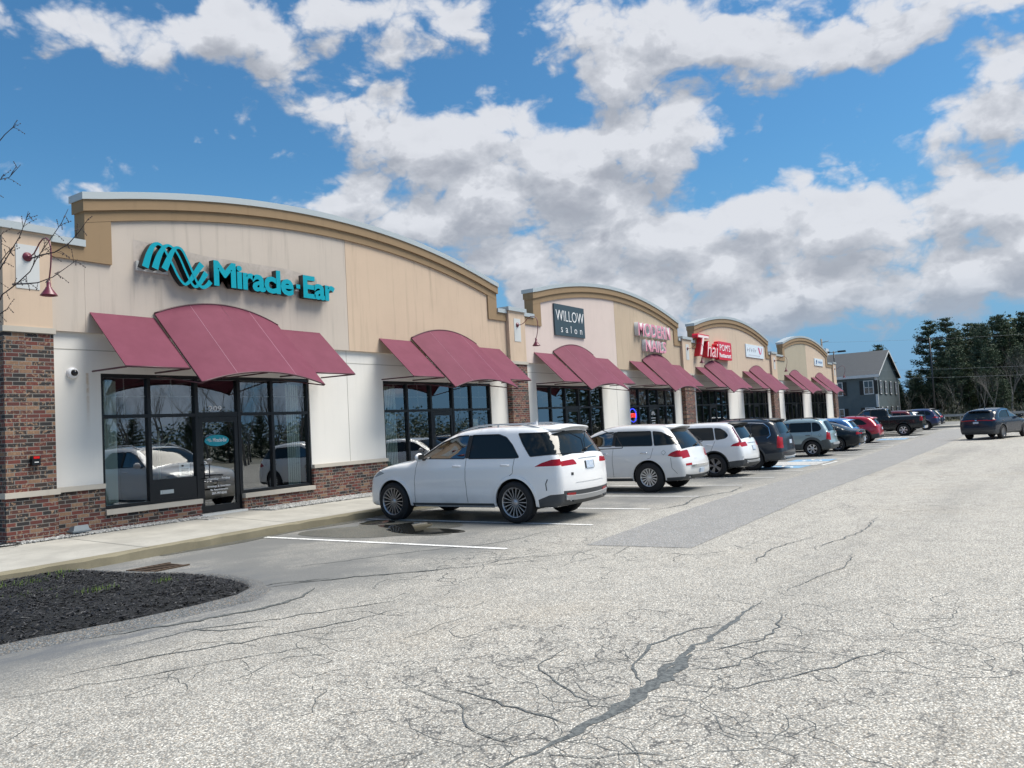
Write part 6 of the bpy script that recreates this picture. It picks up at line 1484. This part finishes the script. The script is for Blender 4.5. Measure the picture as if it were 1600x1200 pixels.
# ---- black pickup
BLK = paint('black_paint', (.008, .012, .014), 0, .25)
TRUCK = variant(GLE, name='pickup_truck', paint=BLK, hw=1.01, wb=3.70, zb=.42, tr=.40, rim=.25, track=.88, tw=.27, spokes=6, sw=.035, sw0=.7, sw1=1.3, double=0, rimmat='alloy', cowl=3.25, belt=1.32, grid=.085, step=.07, arch_gap=.08, crease=1.12, hollow=.8,
 wz=[(.3, .93), (.5, .97), (.8, 1.0), (1.1, .99), (1.3, .96), (1.45, .88), (1.7, .79), (1.95, .70)], plan_r=-.6, tap_r=.03,
 out=[(-.95, .46, 1), (-1.24, .50, 1), (-1.26, .62, 1), (-1.22, .66, 1), (-1.20, 1.33, 1), (-1.1, 1.35), (.3, 1.36), (.80, 1.36, 1), (.86, 1.55), (.96, 1.85), (1.08, 1.91), (1.5, 1.94), (2.1, 1.93), (2.5, 1.86), (2.85, 1.62), (3.25, 1.34), (3.6, 1.28), (4.1, 1.22), (4.5, 1.14), (4.64, 1.0), (4.68, .8), (4.66, .55), (4.5, .45), (4.2, .42), (2, .42), (.5, .42)],
 side=[('side_window', [(3.0, 1.36), (2.05, 1.34), (2.03, 1.77), (2.35, 1.76), (2.65, 1.62)], 'fglass', .04), ('side_window', [(1.98, 1.34), (.98, 1.34), (1.05, 1.70), (1.15, 1.76), (1.97, 1.775)], 'glass', .05),
       ('taillight', [(-1.02, .98), (-1.04, 1.27), (-1.5, 1.27), (-1.5, .98)], 'tail', .02)],
 strip=[('rear_window', -.8, .8, -.76, .76, 'rear', 1.5, 1.80, 'glass'), ('windscreen', -.93, .93, -.9, .9, 'top', 2.55, 3.2, 'glass'), ('taillight', -1.2, -.84, -1.2, -.84, 'rear', .98, 1.27, 'tail'), ('taillight', .84, 1.2, .84, 1.2, 'rear', .98, 1.27, 'tail'), ('body', -.86, .86, -.86, .86, 'top', -1.05, .65, 'black')],
 seams=[[(2.02, .5), (2.0, .9), (2.0, 1.34)], [(.84, .5), (.84, 1.0), (.84, 1.4)], [(3.0, .5), (3.05, .9), (3.0, 1.34)]], ribbons=[([(.75, .66), (2.9, .66)], .03, 'blackp'), ([(.84, 1.42), (.95, 1.84), (1.1, 1.90), (2.5, 1.86)], .02, 'silverp')], mirror=(2.85, 1.35), handles=[(2.2, 1.16), (1.2, 1.16)], rails=None, spoiler=None, wiper=None, exhaust=None, fin=None,
 rear=[('number_plate', -.16, .16, .54, .62, .03, 'plate'), ('rear_bumper', -.95, .95, .50, .64, .06, 'chrome')], flare=(.05, .015, None), interior=False, bul_r=.03, grille=(.75, 1.1, .6))

SLOPE = lambda x: math.atan((g(x+.5)-g(x-.5)))
def place(root, xl, yr, hd, hw, label, cat='car', group='cars parked nose in to the kerb'):
    """xl: X of the near flank, yr: Y of the rear axle"""
    x = xl+hw; z = g(x)
    root.location = (x, yr, z); root.rotation_euler = (0, -SLOPE(x), hd)
    tag(root, label, cat, group)
place(build_car(GLE), 12.12, 8.2, 0, .985, 'bright white SUV with chrome strip, parked first from the puddle')
place(build_car(MKX), 18.2, 8.27, 0, .96, 'pearl white crossover with silver multi-spoke wheels, second car from the puddle')
place(build_car(CRV), 23.55, 8.5, 0, .93, 'white compact SUV with tall L-shaped red rear lamps')
place(build_car(TELL), 26.9, 8.4, 0, .99, 'tall dark slate SUV with upright red rear lamps beside the accessible bay')
place(build_car(TUC), 36.2, 8.6, 0, .90, 'pale green silver SUV with grey lower cladding')
place(build_car(COUPE), 40.3, 8.4, 0, .93, 'low dark coupe with pale sky glare on its boot lid')
place(build_car(BHATCH), 43.6, 9.0, 0, .90, 'metallic blue hatchback between the dark coupe and the red car')
place(build_car(CROSS), 48.6, 8.7, 0, .90, 'bright red small crossover with black wheel arches')
place(build_car(TRUCK), 58.8, 8.0, 0, 1.01, 'black crew cab pickup truck with six-spoke silver wheels', 'pickup truck')
place(build_car(MSUV), 62.3, 8.6, 0, .93, 'dark maroon car mostly hidden behind the pickup bed')
place(build_car(WSUV), 66.0, 8.6, 0, .90, 'white car seen over the bed of the black pickup')
place(build_car(NSUV), 70.6, 8.0, 0, .93, 'navy SUV just beyond the black pickup')
place(build_car(variant(HATCH, paint=VENP, grid=.13, step=.1)), 77.0, 8.2, 0, .90, 'farthest dark hatchback by the tall lamp post')
v = build_car(VEN); v.location = (49.4, 2.77, g(50)); v.rotation_euler = (0, 0, R_(-110)); v.name = 'moving_car'
tag(v, 'dark navy SUV driving across the lot with a full width red light bar', 'car')
# ================================================================== background
M['bark'] = mat('bark', build=lambda b, p: b.l(b.mix(b.noise(objco(b), 6, 3), (.07, .06, .05), (.15, .13, .11)), p.inputs['Base Color']))
M['barkpale'] = mat('pale_bark', build=lambda b, p: b.l(b.mix(b.noise(objco(b), 3, 3), (.11, .10, .09), (.20, .185, .165)), p.inputs['Base Color']))
M['twig'] = mat('dark_twig', (.045, .03, .03), .7)
def _needle(a, c):
    def f(b, p):
        n = b.noise(objco(b), .8, 3, .6); oi = b.n('ShaderNodeObjectInfo')
        k = b.mix(b.rng(n, .3, .7), a, c); b.l(b.mix(b.m('MULTIPLY', oi.outputs['Random'], .5), k, (.055, .085, .04)), p.inputs['Base Color']); p.inputs['Roughness'].default_value = .7
    return f
M['needle'] = mat('pine_needles', build=_needle((.048, .078, .048), (.095, .135, .07)))
M['needle2'] = mat('yellowish_pine_needles', build=_needle((.04, .07, .025), (.09, .12, .045)))
def pine(seed, H, spread, m, gaps=.2, low=.06, nb=165):
    r = random.Random(seed); root = empty('pine_tree'); lean = (r.uniform(-.3, .3), r.uniform(-.3, .3))
    ax = lambda t: Vector((lean[0]*t, lean[1]*t, H*t))
    tr = MB(); tr.tube([ax(i/8) for i in range(9)], [.22*(1-i/8.5)+.02 for i in range(9)], 7)
    cr = MB()
    for q in range(nb):
        t = low+(1-low)*(q/nb)**.9
        if r.random() < gaps: continue
        t = min(.985, round(t*16)/16+r.uniform(-.012, .012)); p0 = ax(t); L = spread*(1-t)**.65*r.uniform(.45, 1.15)*(1 if t > .3 else .8)+.35; a = r.uniform(0, 6.283); up_ = r.uniform(-.15, .35)+.35*t
        d = Vector((math.cos(a), math.sin(a), 0)); pts = []
        for k in range(5): s_ = k/4; pts.append(p0+d*L*s_+Vector((0, 0, L*(up_*s_-.12*s_*(1-s_)+.10*s_**3))))
        tr.tube(pts, [.05*(1-k/5.5) for k in range(5)], 4, caps=False)
        nn = int(14+L*15)
        for k in range(nn):
            s_ = r.uniform(.22, 1)**.8; i = min(int(s_*4), 3); c_ = pts[i].lerp(pts[i+1], s_*4-i)
            c_ = c_+Vector((r.gauss(0, .24), r.gauss(0, .24), r.gauss(.03, .07)))*(.5+.8*s_)
            for _ in range(3):
                u_ = Vector((r.gauss(0, 1), r.gauss(0, 1), r.gauss(.3, .6))).normalized(); w_ = u_.cross(Vector((r.gauss(0, 1), r.gauss(0, 1), r.gauss(0, 1)))).normalized()
                l_ = r.uniform(.12, .30); wd = r.uniform(.03, .075)
                cr.add([c_-w_*wd, c_+w_*wd, c_+u_*l_+w_*wd*.3, c_+u_*l_-w_*wd*.3], [(0, 1, 2, 3)])
    tr.build('trunk', M['bark'], root); cr.build('crown', m, root); return root
def bare(seed, H, m, r0=.16, depth=6, spread=.55, name='bare_tree'):
    r = random.Random(seed); root = empty(name); tr = MB(); br = MB()
    def grow(p, d, L, rad, lev):
        n = 4; pts = [p]; dd = d.copy()
        for k in range(n):
            dd = (dd+Vector((r.gauss(0, .09), r.gauss(0, .09), r.gauss(.03, .05)))).normalized(); pts.append(pts[-1]+dd*L/n)
        e = rad*.62
        (tr if lev == 0 else br).tube(pts, [rad+(e-rad)*k/n for k in range(n+1)], 6 if lev < 2 else 3, caps=False)
        if lev >= depth: return
        m_ = 3 if lev < 3 else r.choice((2, 3))
        for k in range(m_):
            i = r.choice((2, 3, 4)) if k else 4; a = r.uniform(0, 6.283); side = Vector((math.cos(a), math.sin(a), r.uniform(-.1, .5)))
            nd = (dd+side*r.uniform(.35, .9)*spread*1.3).normalized() if k else (dd+side*.2).normalized()
            grow(pts[i], nd, L*r.uniform(.6, .82), e*r.uniform(.6, .95), lev+1)
    grow(Vector((0, 0, -.2)), Vector((r.gauss(0, .05), r.gauss(0, .05), 1)), H*.27, r0, 0)
    tr.build('trunk', m, root); br.build('crown', m, root); return root
rp = random.Random(21)
protos = [pine(1, 15, 3.6, M['needle']), pine(2, 13, 3.0, M['needle'], .3, .2), pine(3, 16, 3.3, M['needle2'], .35, .08), pine(4, 12, 3.4, M['needle'], .15, .06)]
PL = ['tall dark pine in the wood beyond the lot', 'slimmer dark pine in the wood beyond the lot', 'yellow green pine in the wood beyond the lot', 'low bushy pine at the edge of the wood']
used = [False]*4
def put_pine(k, x, y, s, z=-1.2):
    o = protos[k] if not used[k] else copy_tree(protos[k]); used[k] = True
    o.location = (x, y, z); o.rotation_euler = (0, 0, rp.uniform(0, 6.28)); o.scale = (s*rp.uniform(.9, 1.1),)*2+(s,)
    tag(o, PL[k], 'pine tree', 'pines in the wood beyond the lot'); return o
# px-wise heights translate to trees at 115-160 m
for k, x, y, s in [(0, 128, 13.2, .98), (0, 122, 10.3, .96), (2, 127, 8.3, .86), (0, 131, 7.0, .93), (1, 121, 6.5, 1.0), (3, 118, 9.3, .85), (3, 116, 5.2, .8), (0, 135, 4.8, 1.0),
                   (1, 126, 3.8, 1.1), (2, 131, 2.4, .88), (0, 129, 1.2, .98), (3, 119, 2.5, .8), (0, 136, -.8, 1.02), (1, 128, -2.4, 1.12), (3, 120, -1, .85), (0, 134, -4.6, .95), (2, 130, -6.5, .9), (0, 128, -9, .95),
                   (1, 132, 16.2, .62), (3, 127, 15.2, .58), (3, 131, 18.2, .55), (0, 128, 19.6, .80), (1, 135, 13.8, .62), (0, 150, 12, .9), (0, 150, 8.5, 1.02), (0, 150, 4.2, 1.06), (0, 152, .5, 1.1), (0, 150, -3.5, 1.05), (1, 152, 15.8, .7), (3, 140, 10.8, .9), (3, 141, 6.5, 1.0), (3, 142, 2.5, 1.05), (3, 140, -2, 1.1), (3, 122, -4.5, .85), (3, 123, -8, .85), (0, 140, -14, 1), (1, 135, -20, 1), (0, 145, 22, .6), (3, 112, .5, .5), (3, 113, -3, .55), (3, 112, 4.2, .45), (2, 118, 8, .5), (0, 126, 11.6, .8), (3, 124, 12.3, .62), (2, 129, 9.6, .8), (0, 124, 5.8, .85), (2, 124, 3.2, .8), (0, 125, .2, .9), (2, 126, -1.4, .85), (0, 126, -5.5, .9), (3, 124, 14.3, .6), (3, 126, 17.2, .5)]:
    put_pine(k, x, y, s)
bt = [bare(5, 13, M['barkpale'], .15), bare(9, 11, M['barkpale'], .12, spread=.45), bare(12, 7, M['bark'], .09, 5, .7)]
BL = ['tall pale leafless tree in front of the pines', 'slender pale leafless tree in front of the pines', 'small spreading leafless tree beside the grey house']
ub = [False]*3
def put_bare(k, x, y, s, z=-.6, lab=None, grp='leafless trees beyond the lot'):
    o = bt[k] if not ub[k] else copy_tree(bt[k]); ub[k] = True
    o.location = (x, y, z); o.rotation_euler = (0, 0, rp.uniform(0, 6.28)); o.scale = (s, s, s*rp.uniform(.9, 1.1)); tag(o, lab or BL[k], 'bare tree', grp)
for k, x, y, s in [(0, 108, 3.3, .9), (1, 110, 1.8, 1), (1, 104, .4, .95), (0, 112, -1.2, .95), (1, 106, 4.9, .75), (0, 110, -3.6, 1), (1, 109, 6.2, .7), (0, 115, 7.2, .7), (2, 103, 13.2, .85), (2, 106, 11.8, .8), (2, 100, 14.4, .7), (2, 108, 10.2, .9), (2, 104, 17.5, .5), (1, 100, -2, .9), (1, 113, 9.2, .6)]:
    put_bare(k, x, y, s)
for k, x, y, s in [(0, 95, 24, .85), (1, 97, 26, .9)]: put_bare(k, x, y, s, lab='leafless tree top showing behind the last arched walls')
# trees, cars and a low building across the road behind the camera: seen mirrored in the shop glass
for i in range(48):
    put_bare(i % 2, -6+i*1.5+rp.uniform(-1, 1), -22-rp.uniform(0, 14), rp.uniform(.6, 1.05), z=-.3, lab='leafless tree across the road, mirrored in the shop windows', grp='trees mirrored in the glass')
for i in range(16): 
    o = put_pine(3, -8+i*5+rp.uniform(-1, 1), -44-rp.uniform(0, 5), rp.uniform(.35, .5), z=-.5); tag(o, 'low dark evergreen across the road, mirrored in the shop windows', 'pine tree', 'evergreens mirrored in the glass')
M['shingle'] = mat('dark_shingle', build=lambda b, p: b.l(b.mix(b.noise(worldco(b), 2.2, 4, .6), (.028, .031, .034), (.052, .056, .06)), p.inputs['Base Color']))
def _siding(b, p):
    P = b.sep(worldco(b)); f = b.m('FRACT', b.m('DIVIDE', P[2], .14))
    c = b.mix(b.rng(b.noise(worldco(b), 1.2, 3), .3, .7), (.085, .115, .128), (.105, .135, .15)); b.l(b.mix(b.rng(f, .0, .14, .45, 0), c, (.05, .06, .065)), p.inputs['Base Color'])
M['siding'] = mat('grey_blue_siding', build=_siding)
M['hglass'] = mat('house_glass', (.05, .06, .07), .05, 0, .8)
M['fascia'] = mat('white_trim', (.62, .64, .66), .5)
hs = empty('house', (105, 16.8, 0), 0, 'grey blue clapboard house with dark gabled roof behind the plaza', 'house')
def hp(mb, name, m, par=None):
    o = mb.build(name, m); o.parent = par or hs
    o.location = (-105, -16.8, 0) if par is None else (0, 0, 0)
    return o
X0, X1, Y0, Y1, ZE, ZR = 105, 122, 16.8, 32, 5.85, 9.05; XM = 113.4
mb = MB(); mb.add([(X0, Y0, -3), (X1, Y0, -3), (X1, Y1, -3), (X0, Y1, -3), (X0, Y0, ZE), (X1, Y0, ZE), (X1, Y1, ZE), (X0, Y1, ZE), (XM, Y0, ZR-.1), (XM, Y1, ZR-.1)], [(0, 1, 5, 8, 4), (1, 2, 6, 5), (2, 3, 7, 9, 6), (3, 0, 4, 7)]); hp(mb, 'wall', M['siding'])
mb = MB(); ov = .45
for xa, xb in ((X0-ov, XM), (X1+ov, XM)):
    za = ZE-.2; mb.add([(xa, Y0-.35, za), (xb, Y0-.35, ZR), (xb, Y1+.3, ZR), (xa, Y1+.3, za), (xa, Y0-.35, za+.16), (xb, Y0-.35, ZR+.16), (xb, Y1+.3, ZR+.16), (xa, Y1+.3, za+.16)], [(0, 1, 2, 3), (4, 5, 6, 7), (0, 1, 5, 4), (3, 2, 6, 7), (0, 4, 7, 3)])
roofo = hp(mb, 'roof', M['shingle'])
mb = MB()
for xa in (X0-ov, X1+ov):
    za = ZE-.2; mb.add([(xa, Y0-.38, za-.12), (XM, Y0-.38, ZR-.12), (XM, Y0-.38, ZR+.17), (xa, Y0-.38, za+.17)], [(0, 1, 2, 3)])
mb.box(X0-ov-.06, X0-ov, Y0-.35, Y1+.3, ZE-.4, ZE-.05); mb.box(X0-.04, X0+.22, Y0-.04, Y0+.22, -3, ZE-.2); mb.box(X1-.2, X1+.04, Y0-.04, Y0+.2, -3, ZE-.2); hp(mb, 'white_trim', M['fascia'])
def hwin(face, a, z, w_=.95, h_=1.5):
    f = empty('window', (0, 0, 0)); f.parent = hs; f.location = (0, 0, 0)
    def B(mb, u0, u1, z0, z1, d):
        if face == 'x': mb.box(X0-d, X0-d+.04, u0, u1, z0, z1)
        else: mb.box(u0, u1, Y0-d, Y0-d+.04, z0, z1)
    for nm, m, rects, d in (('pane', M['hglass'], [(a-w_/2, a+w_/2, z, z+h_)], .06), ('frame', M['fascia'], [(a-w_/2-.1, a-w_/2, z-.1, z+h_+.1), (a+w_/2, a+w_/2+.1, z-.1, z+h_+.1), (a-w_/2, a+w_/2, z+h_, z+h_+.1), (a-w_/2, a+w_/2, z-.1, z), (a-w_/2, a+w_/2, z+h_/2-.03, z+h_/2+.03), (a-.03, a+.03, z, z+h_)], .10), ('shutter', M['black'], [(a-w_/2-.55, a-w_/2-.12, z-.1, z+h_+.1), (a+w_/2+.12, a+w_/2+.55, z-.1, z+h_+.1)], .08)):
        mb = MB()
        for r_ in rects: B(mb, *r_, d)
        o = mb.build(nm, m); o.parent = f; o.location = (-105, -16.8, 0)
for yy in (17.75, 21.3, 24.8, 28): hwin('x', yy, 3.5); hwin('x', yy, .2)
for xx in (107.2, 111.0, 115, 119.3): hwin('y', xx, 3.5); hwin('y', xx, .2)
mb = MB(); mb.box(112.5, 114.2, 24, 25.2, 8.0, 10.1); hp(mb, 'chimney', M['fascia'])

# lamp posts
M['postblack'] = mat('lamp_post_black', (.01, .012, .016), .4)
def post(x, y, h, heads, label, tilt=0):
    root = empty('lamp_post', (x, y, g(x)), 0, label, 'lamp post')
    mb = MB(); mb.tube([(0, 0, .6), (0, 0, h)], [.085, .06], 10); mb.build('pole', M['postblack'], root)
    mb = MB(); mb.lathe([(0, 0), (.28, 0), (.28, .6), (.0, .6)], (0, 0, 0), 'z', 20); mb.build('concrete_footing', M['conc'], root)
    for a in heads:
        d = Vector((math.cos(a), math.sin(a), 0)); n_ = Vector((-d.y, d.x, 0))
        mb = MB(); mb.tube([Vector((0, 0, h-.12)), d*.45+Vector((0, 0, h-.08))], .035, 6); mb.build('arm', M['postblack'], root)
        mb = MB(); c0, c1 = d*.4, d*1.15; z0 = h-.16; v = [c0-n_*.2, c1-n_*.2, c1+n_*.2, c0+n_*.2]
        mb.add([(p_.x, p_.y, z0) for p_ in v]+[(p_.x*.97, p_.y*.97, z0+.16) for p_ in v], [(0, 1, 2, 3), (4, 5, 6, 7), (0, 1, 5, 4), (1, 2, 6, 5), (2, 3, 7, 6), (3, 0, 4, 7)]); mb.build('lamp_head', M['postblack'], root)
post(83.65, 8.55, 8.25, (R_(95), R_(-85)), 'tall black lamp post standing before the dark pines')
post(84.5, 17.3, 7.9, (R_(95), R_(-85)), 'black twin headed lamp post in front of the grey house')
post(30, -24, 8.5, (R_(0), R_(180)), 'black lamp post across the lot, mirrored in the shop glass')
# utility pole behind the plaza
root = empty('utility_pole', (96, 20.9, -1), 0, 'pale wooden utility pole rising over the end of the plaza', 'utility pole')
mb = MB(); mb.tube([(0, 0, 0), (0, 0, 11.0)], [.14, .1], 8); mb.build('pole', M['barkpale'], root)
mb = MB(); mb.box(-.06, .06, -.9, .9, 7.6, 7.75); mb.build('crossarm', M['bark'], root)
mb = MB(); mb.tube([(0, 0, 10.6), (0, -.8, 10.7)], .04, 6); mb.build('bracket', M['greybox'], root)
# overhead wires
mb = MB()
for z0, z1 in ((9.6, 9.3), (6.3, 6.1), (5.4, 5.2)):
    P = [(96+(99-96)*t, 20.9+(-40-20.9)*t, z0+(z1-z0)*t-1.2*4*t*(1-t)) for t in np.linspace(0, 1, 16)]; mb.tube(P, .008, 4)
tag(mb.build('overhead_wires', M['greybox']), 'thin grey overhead wires crossing in front of the pines', 'wires')
# guard rail
M['greyrail'] = mat('weathered_zinc', (.28, .29, .29), .6)
root = empty('guard_rail', (96.4, 4, 0), 0, 'low pale guard rail at the far edge of the lot', 'guard rail')
mb = MB(); mb.add([(96.4-96.4, y_-4, z_) for y_ in (9.6, -6) for z_ in (.35, .45, .50, .60)], [(i, i+1, i+5, i+4) for i in range(3)]); mb.box(0.01, .05, -10, 5.6, .35, .60); mb.build('rail', M['greyrail'], root)
for k in range(9): mb = MB(); mb.box(.06, .18, 5.4-k*1.9, 5.5-k*1.9, -.4, .55); mb.build('rail_post', M['greyrail'], root)

# young leafless tree in the planting bed: trunk just outside the frame, its twigs reach in at the left
root = empty('bare_sapling', (4.6, 11.5, .1), 0, 'young leafless budding tree in the mulch bed, twigs crossing the nearest pier', 'bare tree')
def tb(mb, P, r0, r1, ox=4.6): 
    mb.tube([(p_[2] if len(p_) > 2 else 0, p_[0]-11.5, p_[1]-.1) for p_ in P], [r0+(r1-r0)*i/(len(P)-1) for i in range(len(P))], 6)
mb = MB(); tb(mb, [(11.5, .05), (11.45, 1.2), (11.5, 2.4), (11.42, 3.6), (11.45, 4.8), (11.4, 6.2)], .055, .012); mb.build('trunk', M['bark'], root)
mb = MB(); mbb = MB(); rs = random.Random(2)
BR = [[(11.48, 2.9), (11.1, 3.35), (10.65, 3.76), (10.32, 3.84), (9.99, 3.95), (9.86, 4.08), (9.52, 4.28), (9.3, 4.42), (9.17, 4.56)],
 [(10.32, 3.84), (10.0, 3.80), (9.77, 3.78), (9.45, 3.80), (9.17, 3.87), (8.95, 3.93)], [(9.86, 4.08), (9.6, 4.08), (9.3, 4.06), (9.0, 4.10), (8.75, 4.2), (8.55, 4.31)],
 [(11.45, 3.3), (11.0, 3.8), (10.64, 4.08), (10.38, 4.24), (10.13, 4.39), (9.97, 4.56), (9.9, 4.66)], [(11.43, 4.2), (11.0, 4.95), (10.6, 5.2), (10.35, 5.17), (10.05, 5.26)],
 [(11.42, 5.0), (11.0, 5.6), (10.57, 5.78), (10.32, 5.86)], [(11.46, 2.6), (11.0, 3.2), (10.62, 3.5), (10.3, 3.55)], [(11.45, 3.6), (11.0, 4.2), (10.62, 4.42), (10.4, 4.5)], [(11.2, 3.9), (10.8, 4.1), (10.55, 4.25), (10.42, 4.32)],
 [(11.4, 5.4), (11.7, 6.4)], [(11.45, 3.8), (11.9, 4.6), (12.2, 5.3)]]
for P in BR:
    xo = rs.uniform(-.12, .12); P3 = [(p_[0], p_[1], xo*i/len(P)) for i, p_ in enumerate(P)]; tb(mb, P3, .010, .0025)
    for i in range(2, len(P3)):
        a, c = P3[i-1], P3[i]
        for q in range(3):
            t = rs.random(); y_, z_, x_ = [a[k]+(c[k]-a[k])*t for k in (0, 1, 2)]; s_ = rs.choice((-1, 1)); L = rs.uniform(.06, .22)
            e = (y_-L*.75, z_+s_*L*.55, x_+rs.uniform(-.1, .1)); m_ = ((y_+e[0])/2, (z_+e[1])/2+.01, (x_+e[2])/2); tb(mb, [(y_, z_, x_), m_, e], .0032, .0018)
            for u in (.5, .8, 1):
                bp_ = (x_+(e[2]-x_)*u, y_+(e[0]-y_)*u-11.5, z_+(e[1]-z_)*u-.1); mbb.lathe([(0, -.008), (.0065, -.003), (.006, .004), (0, .009)], bp_, 'z', 5)
mb.build('branches', M['twig'], root); mbb.build('buds', M['twig'], root)
# far dense wood behind the separate trees, and brush along its foot
mb = MB(); rw = random.Random(77)
for i in range(26000):
    y_ = rw.uniform(-60, 24); x_ = 158+rw.uniform(-4, 4); top = (12.5 if y_ < 13.5 else 6)+2.5*math.sin(y_*.55)+1.5*math.sin(y_*1.7+1)
    z_ = -1+(top+1)*rw.random()**.8; u_ = Vector((rw.gauss(0, 1), rw.gauss(0, 1), rw.gauss(0, .5))).normalized()*rw.uniform(.3, .8); w_ = Vector((0, rw.uniform(.15, .45), rw.uniform(-.1, .25))); c_ = Vector((x_, y_, z_))
    mb.add([c_-w_, c_+w_, c_+u_+w_*.3, c_+u_-w_*.3], [(0, 1, 2, 3)])
tag(mb.build('far_woods', M['needle']), 'dense dark mass of distant woods behind the separate pines', 'woods', kind='stuff')
M['brush'] = mat('leafless_brush', build=lambda b, p: b.l(b.mix(b.rng(b.noise(worldco(b), 1.2, 3), .35, .65), (.06, .05, .035), (.05, .07, .03)), p.inputs['Base Color']))
mb = MB()
for i in range(16000):
    y_ = rw.uniform(-40, 22); x_ = 108+rw.uniform(-6, 10) if y_ < 13 else 102+rw.uniform(-4, 2); h_ = (1.5+.9*math.sin(y_*.9)+.5*math.sin(y_*2.3))*(1 if y_ < 13 else .8); z_ = -.7+max(.4, h_)*rw.random()
    a = rw.uniform(0, 6.28); u_ = Vector((math.cos(a)*.4, math.sin(a)*.4, rw.uniform(.3, 1))).normalized()*rw.uniform(.2, .6); w_ = Vector((0, .03, .012)); c_ = Vector((x_, y_, z_)); mb.add([c_-w_, c_+w_, c_+u_+w_*.3, c_+u_-w_*.3], [(0, 1, 2, 3)])
tag(mb.build('undergrowth', M['brush']), 'tangled brown and green undergrowth along the edge of the wood', 'undergrowth', kind='stuff')

mb = MB()
for i in range(30000):
    x_ = rw.uniform(-30, 110); y_ = -52+rw.uniform(-4, 4); top = 4.2+1.3*math.sin(x_*.35)+.8*math.sin(x_*1.1); z_ = -.3+top*rw.random()
    u_ = Vector((rw.gauss(0, 1), rw.gauss(0, 1), rw.gauss(0, .5))).normalized()*rw.uniform(.15, .5); w_ = Vector((rw.uniform(.06, .22), 0, rw.uniform(-.1, .15))); c_ = Vector((x_, y_, z_))
    mb.add([c_-w_, c_+w_, c_+u_+w_*.3, c_+u_-w_*.3], [(0, 1, 2, 3)])
tag(mb.build('roadside_woods', M['needle']), 'low dark woods across the road, mirrored in the shop windows', 'woods', kind='stuff')
